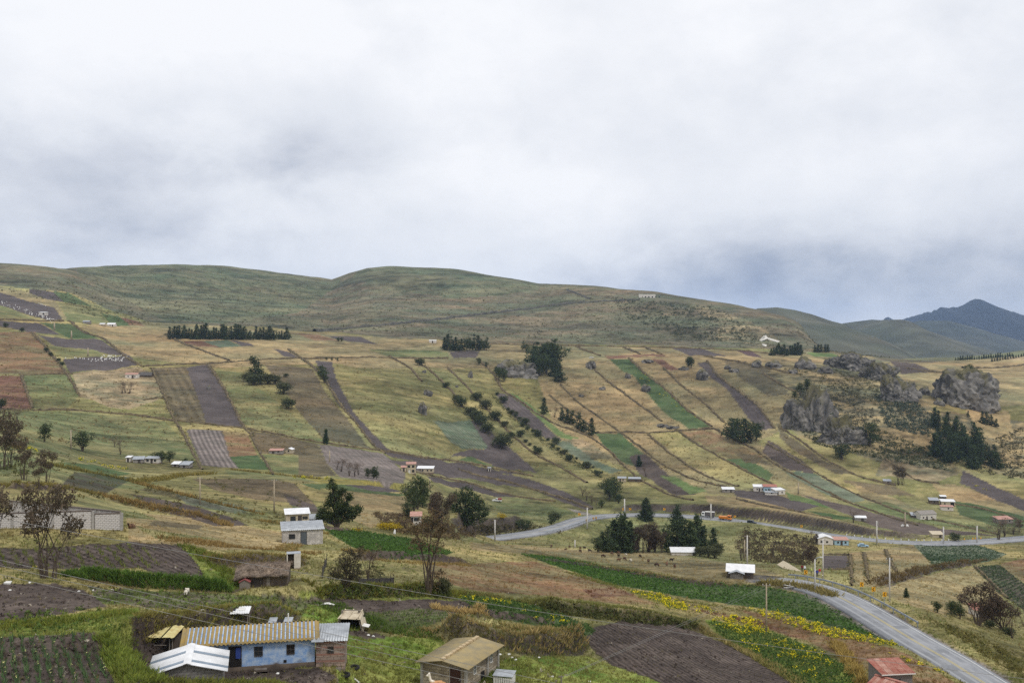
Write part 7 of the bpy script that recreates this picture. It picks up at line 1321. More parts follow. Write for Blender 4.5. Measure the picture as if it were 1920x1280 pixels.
for args in (
 ('white_cottage', 'pink-roofed white cottage alone under the sack-strewn field', 246, 709, 22, 5, 2.6, 4, 'gx', 0.8, WHITEW, PTIN, [W_(-0.25), D_(0.12, 1.2, 1.9), W_(0.3)]),
 ('field_hut', 'grey thatched hut beside the pink-roofed white cottage', 272, 706, 22, 5, 1.0, 4, 'gx', 1.8, ADOBE, mat('grey_thatch', S(96, 92, 88), S(74, 70, 68), 2, bump=0.5), [D_(0.0, 1.0, 0.9)]),
 ('low_hut', 'low red-roofed hut in the bushes below the dark track', 517, 851, 24, 4, 1.6, 2, 's', 0.5, GREYW, PTIN, [D_(-0.2, 1.0, 1.4), W_(0.2)]),
 ('white_hut', 'small white-roofed hut next to the low red-roofed hut', 541, 850, 12, 4, 1.9, -6, 'gy', 0.6, CREAMW, WTIN, [W_(0.0)]),
 ('white_shack', 'tiny white shack on the grassy bank beside a grey tin roof', 240, 866, 8, 2.5, 1.8, 0, 's', 0.3, WHITEW, WTIN, [D_(0.0, 0.7, 1.5)]),
 ('tin_shack', 'grey tin-roofed shack beside the tiny white shack', 259, 868, 18, 3, 1.5, 12, 's', 0.7, GREYW, TIN, [D_(0.1, 0.8, 1.3)]),
 ('white_bungalow', 'white shuttered bungalow with flat tin roof beside dark shrubs', 283, 868, 26, 4, 1.8, -4, 's', 0.4, WHITEW, TIN, [W_(-0.25, 0.7, 0.8, 0.7), D_(0.05, 0.8, 1.6), W_(0.3, 0.7, 0.8, 0.7)]),
 ('blue_roofed_hut', 'low hut with bright bluish tin roof below the striped field', 345, 877, 17, 4, 1.2, -6, 's', 0.8, GREYW, TIN, [D_(0.0, 0.8, 1.1)]), ('grey_roofed_hut', 'low hut with dull tin roof left of the bluish tin roof', 328, 875, 13, 3, 1.1, -4, 's', 0.6, GREYW, WTIN, [D_(0.0, 0.8, 1.0)]),
 ('cream_hut', 'cream hut above the road bend beside the washing line', 1166, 903, 15, 4, 2.2, -8, 'gx', 0.7, CREAMW, TIN, [W_(0.15), D_(-0.2)]), ('dark_hut', 'dark tin-roofed hut right of the cream hut', 1190, 903, 22, 4, 1.8, -4, 's', 0.5, ADOBE, TIN, [D_(0.1, 1.0, 1.6)]),
 ('small_hut', 'small white-roofed hut at the corner of the dark ploughed field', 1366, 923, 22, 5, 1.8, -6, 's', 0.6, GREYW, WTIN, [W_(-0.2), D_(0.2)]),
 ('white_farmhouse', 'white farmhouse with pale tin roof at the ploughed field edge', 1424, 921, 21, 5, 2.6, -8, 's', 0.7, WHITEW, WTIN, [W_(-0.2), W_(0.25), D_(0.0)]), ('red_farmhouse', 'farmhouse with rust-red roof and blue posts between two pale roofs', 1444, 922, 24, 6, 3.0, -8, 'gx', 1.0, TEALW, RTIN, [D_(-0.1), W_(0.25), W_(-0.32)]),
 ('corner_farmhouse', 'white farmhouse with blue corner and cream eaves beside the green strip', 1463, 927, 20, 5, 2.6, 16, 's', 0.6, WHITEW, WTIN, [D_(-0.25), W_(0.2)]), ('white_lean_to', 'white lean-to in front of the red-roofed farmhouse', 1446, 928, 22, 3, 1.6, -10, 's', 0.3, WHITEW, TIN, [W_(0.05)]),
 ('white_house', 'white gable-fronted house just below the far road', 1548, 1021, 27, 6, 2.6, -6, 'gy', 1.0, WHITEW, WTIN, [W_(0.1), W_(-0.28)]), ('blue_house', 'blue-walled house with rusty roof edge next to the white gabled house', 1578, 1022, 26, 5, 2.2, -4, 's', 0.4, TEALW, PTIN, [W_(-0.25), D_(0.0), W_(0.28)]),
 ('pale_open_hut', 'pale-roofed open hut in the garden above the far road', 1614, 977, 20, 5, 1.8, -8, 'gx', 0.7, GREYW, WTIN, [D_(0.15, 1.2, 1.6)]), ('white_gabled_house', 'large white gabled house with thatched grey roof above the far road', 1741, 974, 34, 6, 3.0, 14, 'gx', 1.4, WHITEW, mat('grey_tile_roof', S(150, 144, 136), S(124, 118, 112), 1.5, bump=0.3), [D_(-0.1), W_(0.2), W_(-0.32)]), ('tin_lean_to', 'broken tin lean-to left of the large white gabled house', 1719, 971, 18, 4, 1.4, -10, 's', 0.9, ADOBE, TIN, [D_(0.0, 1.0, 1.2)]),
 ('silver_roofed_house', 'house with silver-blue roof in the upper right hamlet', 1752, 945, 16, 5, 2.2, -12, 's', 0.8, ADOBE, TIN, [W_(0.0)]), ('cream_house', 'cream house with open porch in the upper right hamlet', 1778, 948, 24, 5, 2.4, -12, 's', 0.6, CREAMW, WTIN, [W_(-0.25), ('door', 0.3, 0, 1.8, 2.0, DARK)]), ('pink_edged_house', 'white block house with pinkish roof edge in the upper right hamlet', 1776, 957, 22, 4, 2.2, -14, 's', 0.2, WHITEW, PTIN, [W_(0.1)]), ('white_tin_shack', 'little white-roofed shack uppermost in the right hamlet', 1769, 935, 10, 3, 1.4, -10, 's', 0.4, ADOBE, WTIN, [D_(0.0, 0.8, 1.2)]),
 ('roadside_house', 'grey house with pale pink roof beside the right road bend', 1886, 981, 30, 5, 2.2, 8, 's', 0.8, GREYW, PTIN, [W_(-0.2), W_(0.25)]), ('tin_hut', 'little tin hut beside the brown eucalyptus on the slope', 1664, 907, 13, 4, 1.8, -14, 's', 0.6, GREYW, TIN, [D_(0.1, 0.9, 1.5)]), ('roadside_shelter', 'pale sloping shelter beside the pole at the far road', 1759, 1008, 20, 5, 1.6, -6, 's', 0.6, CREAMW, CLOTHC, [D_(0.2, 1.0, 1.3)]),
 ('tin_shed', 'white tin-roofed shed by the road among the dry pasture', 1388, 1083, 48, 4.0, 1.3, -14, 'gx', 1.0, ADOBE, WTIN, [D_(0.3, 0.8, 1.2)]), ('block_lean_to', 'little block lean-to against the white tin-roofed shed', 1381, 1085, 24, 1.8, 1.1, -14, 'gy', 0.4, GBLOCKW, TIN, []), ('long_tin_shed', 'long low whitish tin shed behind the pasture', 1282, 1041, 45, 4, 1.1, -3, 's', 0.7, WHITEW, WTIN, [D_(0.42, 0.8, 1.0)]),
 ('white_bus_hut', 'tiny white hut on the gold belt under the hill', 811, 643, 13, 5, 2.4, 0, 's', 0.6, WHITEW, WTIN, [D_(0.0, 1.2, 2.0)]), ('hill_hut', 'white hut with dark side on the upper ploughed field', 79, 591, 13, 5, 2.8, 0, 's', 0.5, WHITEW, WTIN, [D_(0.2, 1.4, 2.0)]),
 ('hamlet_house', 'grey-roofed house at the left end of the tiny upper hamlet', 161, 607, 12, 5, 2.0, 0, 'gx', 1.0, GREYW, TIN, [W_(0.0)]), ('hamlet_house', 'middle white-roofed house of the tiny upper hamlet', 191, 611, 9, 5, 1.8, 0, 'gx', 0.9, CREAMW, WTIN, [W_(0.0)]), ('hamlet_house', 'largest white gabled house of the tiny upper hamlet', 208, 612, 14, 6, 2.0, 6, 'gx', 1.4, WHITEW, WTIN, [W_(-0.1), D_(0.2)]),
 ('concrete_hut', 'small concrete hut on the ploughed strip beside the fence posts', 918, 884, 5, 2, 2.2, 6, 's', 0.2, WHITEW, TIN, [D_(0.0, 0.8, 1.7)]), ('river_hut', 'white hut with red roof glimpsed behind the brown trees', 1836, 1158, 16, 2.5, 1.6, 5, 's', 0.5, WHITEW, RTIN, [D_(0.2, 0.7, 1.3)])):
    n_, lb_, *rest = args; house(n_, lb_, *rest[:10], ops=rest[10] if len(rest) > 10 else ())
# ruin on the hilltop: roofless white walls
q = h1(1214, 558); k_ = q.y / F; rn = thing('hilltop_ruin', 'roofless white walled ruin on the open hill crest', 'ruin', (q.x, q.y, q.z - 0.6), math.radians(-6)); w2 = 30 * k_
MB().box(-w2 / 2, w2 / 2, 0, 0.6, -1.5, 4.2).box(-w2 / 2, w2 / 2, 9, 9.6, -1.5, 6.0).box(-w2 / 2, -w2 / 2 + .6, .6, 9, -1.5, 5.2).box(w2 / 2 - .6, w2 / 2, .6, 9, -1.5, 4.5).build('wall', WHITEW, rn)
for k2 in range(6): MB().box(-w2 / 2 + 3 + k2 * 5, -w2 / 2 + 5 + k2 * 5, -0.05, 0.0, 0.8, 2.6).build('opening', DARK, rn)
MB().box(-w2 / 2 - 1, -w2 / 2 + 4, -2.0, -0.2, -1.5, 5.8).build('tower', WHITEW, rn)
# white scar of quarried chalk on the hill
def scar(pts, label):
    q = hit(*zip(*dens(pts, 5))); c_ = q.mean(0); V = np.vstack([q + np.array([0, -0.4, 0.6]), [c_ + np.array([0, -0.4, 0.9])]]); n_ = len(q); i = np.arange(n_); f_ = np.stack([i, (i + 1) % n_, np.full(n_, n_)], 1)
    V = np.vstack([V, q + np.array([0, 0.5, -1.5])]); sk = np.stack([i, i + n_ + 1, (i + 1) % n_ + n_ + 1, (i + 1) % n_], 1); tag(obj('chalk_scar', mesh_np('chalk_scar', V, [f_, sk]), mat('chalk', S(218, 214, 204), S(186, 180, 168), 0.2, bump=0.3)), label, 'rock scar', 'white scars on the hill')
scar([(1424, 638), (1430, 631), (1436, 629), (1438, 633), (1462, 640), (1458, 642), (1436, 636), (1428, 640)], 'long white quarry scar on the hillside above the pine grove'); scar([(1429, 645), (1438, 647), (1436, 650), (1430, 648)], 'small white quarry patch below the long scar')
# ------------------------------------------------------------------ poles and wires
POLEC = mat('concrete_pole', S(206, 202, 196), S(182, 178, 172), 2); POLEW = mat('wooden_pole', S(176, 162, 138), S(148, 134, 112), 3); WIRE = mat('wire', S(150, 148, 144), S(120, 118, 116), 2)
def pole(u, vb, vt, label, m_=None, arm=True, group=None, name='utility_pole', box=False, lamp=False):
    p = h1(u, vb); h = (vb - vt) * p.y / F; o = thing(name, label, 'utility pole' if not lamp else 'street lamp', p, math.radians(-12), group); r = max(0.14, 0.00085 * p.y)
    MB().tube([(0, 0, -0.8), (0, 0, h)], [r, r * 0.65], 8).build('shaft', m_ or POLEC, o, smooth=True)
    if arm:
        MB().box(-0.6, 0.6, -0.05, 0.05, h - 0.35, h - 0.25).build('cross_arm', WOODG, o)
        for x in (-0.5, 0.0, 0.5): MB().tube([(x, 0, h - 0.25), (x, 0, h - 0.08)], 0.05, 6).build('insulator', WPAINT, o)
    if box: MB().tube([(0.3, 0, h - 1.6), (0.3, 0, h - 0.5)], 0.32, 10).build('transformer', CONC, o); MB().box(-0.1, 0.35, -0.05, 0.05, h - 1.1, h - 1.0).build('bracket', STEEL, o)
    if lamp: MB().tube([(0, 0, h - 0.1), (0.25, 0, h + 0.25), (0.9, 0, h + 0.45)], 0.06, 6).build('lamp_arm', STEEL, o); MB().box(0.75, 1.35, -0.13, 0.13, h + 0.36, h + 0.5).build('lamp_head', WPAINT, o)
    o['top'] = h; return o
P1 = pole(1437, 1188, 1093, 'tall pale pole beside the green potato field and yellow flowers', POLEW)
pole(1543, 1086, 1010, 'thick white concrete pole just behind the guard rail'); pole(1528, 1110, 1048, 'street lamp with bent arm beside the near road bend', arm=False, name='street_lamp', lamp=True); pole(1668, 1128, 1045, 'grey pole at the end of the guard rail')
pole(1401, 1064, 1003, 'white pole behind the white tin-roofed shed'); pole(1396, 1050, 1012, 'thin brown pole left of the white pole behind the shed', POLEW, False)
pole(1644, 1020, 976, 'pole with a pale transformer drum beside the far road', box=True); pole(1769, 1020, 987, 'pole beside the pale sloping shelter on the far road'); pole(1832, 1018, 985, 'pole between yellow markers on the far road'); pole(1697, 987, 960, 'thin pole standing by the white bundles on the ploughed strip', POLEW, False); pole(1497, 926, 904, 'thin pole behind the green strip by the farmhouses', POLEW, False)
pole(928, 1014, 974, 'pole at the rocky cut of the far road'); pole(1101, 992, 951, 'pole inside the far road bend'); pole(1171, 964, 935, 'pole just past the far road bend beside the dark trees'); pole(1333, 974, 944, 'pole beside the white cargo truck'); pole(375, 945, 894, 'wooden pole in the dark strip fields below the striped field', POLEW); pole(514, 961, 898, 'wooden pole above the cottages in the fields', POLEW); pole(133, 842, 806, 'wooden pole beside the round dark tree', POLEW); pole(618, 866, 845, 'short pole at the edge of the grey ploughed field', POLEW); pole(806, 917, 897, 'short pole below the long white-roofed house', POLEW, False); pole(1078, 1027, 1012, 'single short white post among the grazing sheep', None, False, name='post')
for u, a, b_ in ((102, 619, 604), (134, 635, 620), (165, 668, 652)): pole(u, a, b_, 'tiny pole in the line crossing the upper left fields', POLEW, False, 'poles across the upper left fields')
def wire(pts, label, r=0.012, n_=40, group='overhead wires'):
    """pts: (u, v, metres ahead); hangs through them"""
    P = np.array([((u - CU) / F * y, y, CZ - (v - CV) / F * y) for u, v, y in pts]); L_ = np.concatenate(([0], np.cumsum(np.hypot(*np.diff(P[:, :2], axis=0).T)))); s = np.linspace(0, L_[-1], n_)
    if len(P) >= 3: c_ = [np.polyfit(L_, P[:, k2], 2) for k2 in range(3)]; Q = np.stack([np.polyval(c, s) for c in c_], 1)
    else: Q = np.stack([np.interp(s, L_, P[:, k2]) for k2 in range(3)], 1); Q[:, 2] -= 0.0
    o = MB().tube([tuple(q) for q in Q], r, 4, False).build('overhead_wire', WIRE); return tag(o, label, 'wire', group)
def offpole(u, v, y, label):      # poles standing outside the picture that carry the near wires
    x = (u - CU) / F * y; zt = CZ - (v - CV) / F * y; g = g1(x, y); o = thing('utility_pole', label, 'utility pole', (x, y, g)); MB().tube([(0, 0, -0.8), (0, 0, zt - g + 0.4)], [0.15, 0.1], 8).build('shaft', POLEW, o); MB().box(-0.5, 0.5, -0.05, 0.05, zt - g - 0.05, zt - g + 0.06).build('cross_arm', WOODG, o)
wire([(-190, 935, 84), (62, 984, 86), (440, 1051, 88), (802, 1112, 90), (1085, 1157, 92), (1330, 1194, 94), (1630, 1237, 97), (1920, 1271, 100), (2050, 1286, 101)], 'single long wire sagging from the block compound past the red-roofed house', 0.022)
for (a, b_, c_), nm in (((1010, 1047, 1186), 'uppermost'), ((1020, 1057, 1201), 'middle'), ((1036, 1074, 1217), 'lowest')):
    wire([(-170, a, 56), (0, b_, 57), (240, b_ + 62, 58.5), (620, c_, 61), (960, c_ + 74, 63), (1240, c_ + 138, 65)], '%s of the three wires crossing above the blue house' % nm, 0.015)
offpole(-190, 935, 84, 'pole carrying the long wire beyond the block compound'); offpole(2050, 1286, 101, 'pole carrying the long wire beyond the near road'); offpole(-170, 1020, 56, 'pole carrying the three wires on the uphill side'); offpole(1240, 1330, 65, 'pole carrying the three wires on the downhill side')
pt = Vector(P1.location) + Vector((0, 0, P1['top'])); up, vp = pt.x / pt.y * F + CU, CV + (CZ - pt.z) * F / pt.y
sp_ = h1(1052, 1279); sv2 = thing('post', 'short wooden post in the grass below the ploughed field', 'post', sp_); MB().tube([(0, 0, -0.5), (0.03, 0, 0.55)], 0.07, 6).build('shaft', WOODG, sv2); MB().box(-0.2, 0.2, -0.03, 0.03, 0.45, 0.53).build('cross_piece', WOODG, sv2)
for dv_ in (4, 9): q = Vector(sp_) + Vector((0, 0, 0.5)); wire([(up, vp + dv_, pt.y), (q.x / q.y * F + CU + dv_, CV + (CZ - q.z) * F / q.y, q.y)], 'service wire from the pale pole down to the short post', 0.012, 20)

# ------------------------------------------------------------------ guard rails and chevron signs
def road_at(nm, u):
    q, hw = ROADS[nm]; uu = q[:, 0] / q[:, 1] * F + CU; i = int(np.argmin(abs(uu - u) + (0 if nm == 'near' else 0))); i = min(max(i, 1), len(q) - 2); d = q[i + 1] - q[i - 1]; d = d[:2] / np.hypot(*d[:2]); return q[i], d, i
def guard_rail(nm, i0, i1, off, label, step=4.0):
    q, hw = ROADS[nm]; s_ = q[min(i0, i1):max(i0, i1) + 1]; d = np.gradient(s_[:, :2], axis=0); d /= np.hypot(d[:, 0], d[:, 1])[:, None]; n_ = np.stack([d[:, 1], -d[:, 0]], 1); P = np.column_stack([s_[:, :2] + n_ * off, s_[:, 2]])
    o = thing('guard_rail', label, 'guard rail', tuple(P[0])); R = P - P[0]; prof = [(0.00, 0.44), (0.06, 0.50), (0.0, 0.56), (0.0, 0.62), (0.06, 0.68), (0.0, 0.76), (-0.02, 0.76), (-0.02, 0.44)]; sg = -1
    V = np.concatenate([np.column_stack([R[:, :2] + n_ * (a * sg), R[:, 2] + z]) for a, z in prof]); m_ = len(R); k2 = len(prof); f = []
    for j in range(k2): i = np.arange(m_ - 1); f.append(np.stack([j * m_ + i, j * m_ + i + 1, ((j + 1) % k2) * m_ + i + 1, ((j + 1) % k2) * m_ + i], 1))
    obj('beam', mesh_np('beam', V, f), STEEL, o); pm = MB().box(-0.07, 0.07, -0.06, 0.06, -0.7, 0.72).mesh('post'); pm.materials.append(STEEL); L_ = np.concatenate(([0], np.cumsum(np.hypot(*np.diff(R[:, :2], axis=0).T))))
    for s in np.arange(0.5, L_[-1], step): x, y, z = [np.interp(s, L_, R[:, k3]) for k3 in range(3)]; ni = n_[min(int(np.searchsorted(L_, s)), m_ - 1)]; obj('post', pm, None, o, (x + ni[0] * 0.12, y + ni[1] * 0.12, z))
guard_rail('near', road_at('near', 1672)[2], road_at('near', 1445)[2], 4.15, 'long galvanised guard rail round the outside of the near road bend')
guard_rail('far', road_at('far', 1010)[2], road_at('far', 1118)[2], 4.6, 'small guard rail inside the far road bend')
YSIGN = mat('yellow_sign', S(232, 170, 32), S(214, 154, 30), 3, rough=0.5); BLACKP = mat('black_paint', S(22, 22, 22), S(28, 28, 28), 3, rough=0.5)
def chevron(nm, u, vc, off, w_, h_, label, left=True, group=None):
    q, hw = ROADS[nm]; d = np.gradient(q[:, :2], axis=0); d /= np.hypot(d[:, 0], d[:, 1])[:, None]; P = q[:, :2] + np.stack([d[:, 1], -d[:, 0]], 1) * off
    i = int(np.argmin(abs(P[:, 0] / P[:, 1] * F + CU - u))); x, y = P[i]
    zc = CZ - (vc - CV) / F * y; g = g1(x, y); o = thing('chevron_sign', label, 'road sign', (x, y, g), math.radians(-4), group); z = min(max(zc - g, 0.9), 3.2)
    MB().box(-0.04, 0.04, 0.02, 0.08, -0.4, z + h_ * 0.4).build('post', STEEL, o); pl = MB().box(-w_ / 2, w_ / 2, -0.012, 0.012, z - h_ / 2, z + h_ / 2).build('plate', YSIGN, o); s = 1 if left else -1; t = 0.20 * w_
    MB().add([(s * (-0.34 * w_), -0.018, z), (s * (0.10 * w_), -0.018, z + 0.42 * h_), (s * (0.34 * w_), -0.018, z + 0.42 * h_), (s * (-0.10 * w_), -0.018, z), (s * (0.34 * w_), -0.018, z - 0.42 * h_), (s * (0.10 * w_), -0.018, z - 0.42 * h_)], [(0, 3, 2, 1) if s > 0 else (0, 1, 2, 3), (0, 5, 4, 3) if s > 0 else (0, 3, 4, 5)]).build('arrow', BLACKP, pl)
for u, v, lb_ in ((1511, 1072, 'yellow chevron sign pointing left beside the people and plastic sheet'), (1615, 1095, 'first yellow chevron sign past the lamp along the guard rail'), (1639, 1104, 'middle yellow chevron sign along the guard rail'), (1660, 1113.5, 'yellow chevron sign closest to the grey pole at the rail end')): chevron('near', u, v, 4.9, 0.62, 0.78, lb_)
for u, v in ((1085, 963.5), (1169, 954), (1182, 954), (1242, 954), (1341, 962), (1380, 968), (1500, 986)): chevron('far', u, v, -5.6, 1.1, 1.1, 'small yellow chevron sign on the bank side of the far road', True, 'chevron signs along the far road')
for u, v in ((1099, 982), (1112, 978), (1117, 975)): chevron('far', u, v, 4.9, 0.8, 0.9, 'tiny yellow chevron sign at the guard rail inside the far bend', True, 'chevron signs inside the far bend')
MK = MB().box(-0.2, 0.2, -0.15, 0.15, -0.3, 0.75).mesh('marker_post'); MK.materials.append(WPAINT); MKY = MB().box(-0.2, 0.2, -0.15, 0.15, -0.3, 0.75).mesh('marker_post'); MKY.materials.append(YSIGN)
for u in list(range(1575, 1820, 17)) + [1824, 1841, 1848, 1856]:
    q, d, i = road_at('far', u); n_ = np.array([d[1], -d[0]]); x, y = q[:2] - n_ * 4.9; yl = u > 1820; tag(obj('marker_post', MKY if yl else MK, None, None, (x, y, max(q[2], g1(x, y)))), 'small yellow kerb marker on the far road right bend' if yl else 'small white kerb marker along the far road under the dark bank', 'marker post', 'yellow kerb markers' if yl else 'white kerb markers')

# ------------------------------------------------------------------ vehicles
ORANGE = mat('orange_paint', S(222, 136, 40), S(206, 122, 36), 2, rough=0.4, spec=0.5); WCAR = mat('white_car_paint', S(226, 226, 224), S(214, 214, 212), 2, rough=0.35, spec=0.5); DCAR = mat('dark_car_paint', S(48, 56, 66), S(42, 48, 58), 2, rough=0.3, spec=0.5); GCARGO = mat('grey_cargo_body', S(104, 98, 96), S(84, 80, 78), 2); REDB = mat('red_body', S(150, 60, 52), S(128, 52, 46), 2, rough=0.5); LBCAR = mat('pale_blue_paint', S(150, 182, 206), S(138, 170, 194), 2, rough=0.35, spec=0.5); CHAS = mat('chassis', S(46, 44, 42), S(36, 34, 33), 3); LIGHTM = mat('lamp_glass', S(226, 222, 206), S(206, 200, 180), 3, rough=0.2)
def wheel_at(par, x, y, r, w_=0.24):
    t_ = MB(); n_ = 16
    t_.tube([(0, -w_ / 2, 0), (0, -w_ / 2 + .03, 0), (0, w_ / 2 - .03, 0), (0, w_ / 2, 0)], [r * 0.86, r, r, r * 0.86], n_); ty_ = t_.build('wheel', RUBBER, par, (x, y, r), smooth=False); MB().tube([(0, -w_ / 2 - .01, 0), (0, w_ / 2 + .01, 0)], r * 0.55, 12).build('rim', STEEL, ty_)
def prism(mb, prof, y0, y1):     # side profile (x, z) extruded across the vehicle
    n_ = len(prof); o = len(mb.v); mb.v += [(x, y0, z) for x, z in prof] + [(x, y1, z) for x, z in prof]; mb.f.append(tuple(o + i for i in range(n_))); mb.f.append(tuple(o + n_ + i for i in reversed(range(n_))))
    for i in range(n_): j = (i + 1) % n_; mb.f.append((o + j, o + i, o + n_ + i, o + n_ + j))
    return mb
def truck(label, loc, rz, cabm, bodym, kind_='dump', group=None):
    o = thing('truck', label, 'truck', loc, rz, group); MB().box(-3.0, 2.9, -0.45, 0.45, 0.55, 0.8).build('chassis', CHAS, o)
    cab = prism(MB(), [(1.35, 0.7), (3.05, 0.7), (3.05, 1.6), (2.85, 2.55), (1.35, 2.6)], -1.05, 1.05).build('cab', cabm, o); prism(MB(), [(3.062, 1.62), (2.87, 2.45), (2.85, 2.45), (3.03, 1.62)], -0.92, 0.92).build('windscreen', GLASS, cab)
    for y in (-1.065, 1.045): MB().box(1.75, 2.7, y, y + 0.02, 1.65, 2.35).build('side_window', GLASS, cab)
    for y in (-0.95, 0.65): MB().box(3.05, 3.08, y, y + 0.3, 0.95, 1.15).build('headlight', LIGHTM, cab)
    MB().box(3.0, 3.2, -1.05, 1.05, 0.5, 0.72).build('bumper', CHAS, o)
    if kind_ == 'dump': b_ = MB(); b_.hexa([(-3.2, -1.1, 0.95), (1.15, -1.1, 0.95), (1.15, 1.1, 0.95), (-3.2, 1.1, 0.95), (-3.3, -1.2, 2.0), (1.2, -1.2, 2.0), (1.2, 1.2, 2.0), (-3.3, 1.2, 2.0)]); bo = b_.build('dump_body', bodym, o); MB().box(1.0, 1.9, -1.1, 1.1, 2.62, 2.7).build('canopy', bodym, bo)
    else: MB().box(-3.4, 1.2, -1.15, 1.15, 0.9, 2.75).build('cargo_box', bodym, o); MB().box(-3.45, 1.25, -1.2, 1.2, 2.75, 2.85).build('roof_rail', WPAINT, o)
    for x in (2.2, -1.6, -2.5):
        for y in (-0.95, 0.95): wheel_at(o, x, y, 0.48)
    return o
def car(label, loc, rz, m_, kind_='suv', bed=None, name='car'):
    o = thing(name, label, {'suv': 'car', 'car': 'car', 'pickup': 'pickup truck'}[kind_], loc, rz)
    if kind_ == 'pickup': low = [(-2.5, 0.45), (2.45, 0.45), (2.5, 0.95), (1.3, 1.08), (-2.5, 1.05)]; top = [(-0.55, 1.05), (1.25, 1.06), (0.7, 1.68), (-0.45, 1.7)]
    elif kind_ == 'suv': low = [(-2.2, 0.42), (2.25, 0.42), (2.3, 0.95), (1.15, 1.1), (-2.25, 1.1)]; top = [(-2.2, 1.09), (1.1, 1.09), (0.55, 1.75), (-2.0, 1.78)]
    else: low = [(-2.1, 0.35), (2.1, 0.35), (2.15, 0.75), (1.0, 0.92), (-2.1, 0.92)]; top = [(-1.7, 0.91), (0.95, 0.91), (0.4, 1.42), (-1.2, 1.42)]
    body = prism(MB(), low, -0.88, 0.88).build('body', m_, o); cabin = prism(MB(), top, -0.80, 0.80).build('cabin', m_, o); (xa, za), (xb, zb), (xc, zc), (xd, zd) = top
    for y in (-0.812, 0.80): prism(MB(), [(xa + .18, za + .06), (xb - .22, zb + .06), (xc - .12, zc - .1), (xd + .1, zd - .1)], y, y + 0.012).build('side_window', GLASS, cabin)
    prism(MB(), [(xb - .04, zb + .05), (xb + .01, zb + .05), (xc + .03, zc - .06), (xc - .02, zc - .06)], -0.7, 0.7).build('windscreen', GLASS, cabin)
    for y in (-0.78, 0.5): MB().box(low[2][0] - 0.04, low[2][0] + 0.015, y, y + 0.28, low[2][1] - 0.2, low[2][1] - 0.04).build('headlight', LIGHTM, body)
    if bed: MB().box(-2.45, -0.62, -0.85, 0.85, 1.06, 1.85).build('cargo_frame', bed, o)
    for x in (1.45, -1.4):
        for y in (-0.80, 0.80): wheel_at(o, x, y, 0.36, 0.22)
    return o
def on_road(u, off, rev):
    q, d, i = road_at('far', u); n_ = np.array([d[1], -d[0]]); x, y = q[:2] + n_ * off; return (x, y, q[2] + 0.005), math.atan2(d[1], d[0]) + (math.pi if rev else 0)
l, r = on_road(1327, -1.8, True); truck('truck with white cab and dark slatted cargo box on the far road', l, r, WCAR, GCARGO, 'box'); l, r = on_road(1360, 1.7, False); truck('orange dump truck driving on the far road', l, r, ORANGE, ORANGE); l, r = on_road(1411, 1.7, False); car('dark car following behind the orange dump truck', l, r, DCAR, 'suv')
q = h1(932, 940); car('white pickup with red cargo body parked at the field edge', q, math.radians(172), WCAR, 'pickup', REDB, 'pickup_truck'); q = h1(1618, 1025); car('pale blue car parked beside the blue-walled house', q, math.radians(-8), LBCAR, 'car'); q = h1(1109, 671.5); car('tiny white pickup on the track under the hill', q, math.radians(175), WCAR, 'pickup', None, 'pickup_truck')

# ------------------------------------------------------------------ animals and people (one skinned body each)
def skinned(name, verts, edges, radii, root, sub=1):
    me = bpy.data.meshes.new(name); me.from_pydata(verts, edges, []); o = bpy.data.objects.new(name, me); COL.objects.link(o)
    m_ = o.modifiers.new('skin', 'SKIN'); m_.use_smooth_shade = True
    for i, r in enumerate(radii): me.skin_vertices[0].data[i].radius = (r, r) if not hasattr(r, '__len__') else r
    for i in range(len(verts)): me.skin_vertices[0].data[i].use_root = i == root
    s_ = o.modifiers.new('sub', 'SUBSURF'); s_.levels = s_.render_levels = sub
    dg = bpy.context.evaluated_depsgraph_get(); out_ = bpy.data.meshes.new_from_object(o.evaluated_get(dg)); bpy.data.objects.remove(o); bpy.data.meshes.remove(me); out_.name = name; return out_
def skin_new(name, V, E, R, root, colf, sub=1):
    me = bpy.data.meshes.new('tmp'); me.from_pydata(V, E, []); o = bpy.data.objects.new('tmp', me); COL.objects.link(o); o.modifiers.new('skin', 'SKIN')
    bpy.context.view_layer.update()
    if not me.skin_vertices: 
        bpy.context.view_layer.objects.active = o; bpy.ops.mesh.customdata_skin_add()
    bpy.data.objects.remove(o); 
    out_ = skinned_from(me, R, root, sub); n_ = len(out_.vertices); co = np.empty(n_ * 3); out_.vertices.foreach_get('co', co); co = co.reshape(-1, 3)
    a = out_.attributes.new('Col', 'FLOAT_COLOR', 'POINT'); c4 = np.ones((n_, 4), np.float32); c4[:, :3] = np.array([colf(*c) for c in co]); a.data.foreach_set('color', c4.ravel()); out_.name = name; out_.materials.clear(); out_.materials.append(HIDE); return out_
def skinned_from(me, R, root, sub):
    o = bpy.data.objects.new('tmp', me); COL.objects.link(o)
    for i, r in enumerate(R): me.skin_vertices[0].data[i].radius = (r, r); me.skin_vertices[0].data[i].use_root = (i == root)
    m_ = o.modifiers.new('skin', 'SKIN'); m_.use_smooth_shade = True; s_ = o.modifiers.new('sub', 'SUBSURF'); s_.levels = s_.render_levels = sub
    bpy.context.view_layer.update(); dg = bpy.context.evaluated_depsgraph_get(); out_ = bpy.data.meshes.new_from_object(o.evaluated_get(dg)); bpy.data.objects.remove(o); return out_
HIDE = attr_mat('wool_and_cloth', noise=0.3, nscale=9.0, bump=0.3)
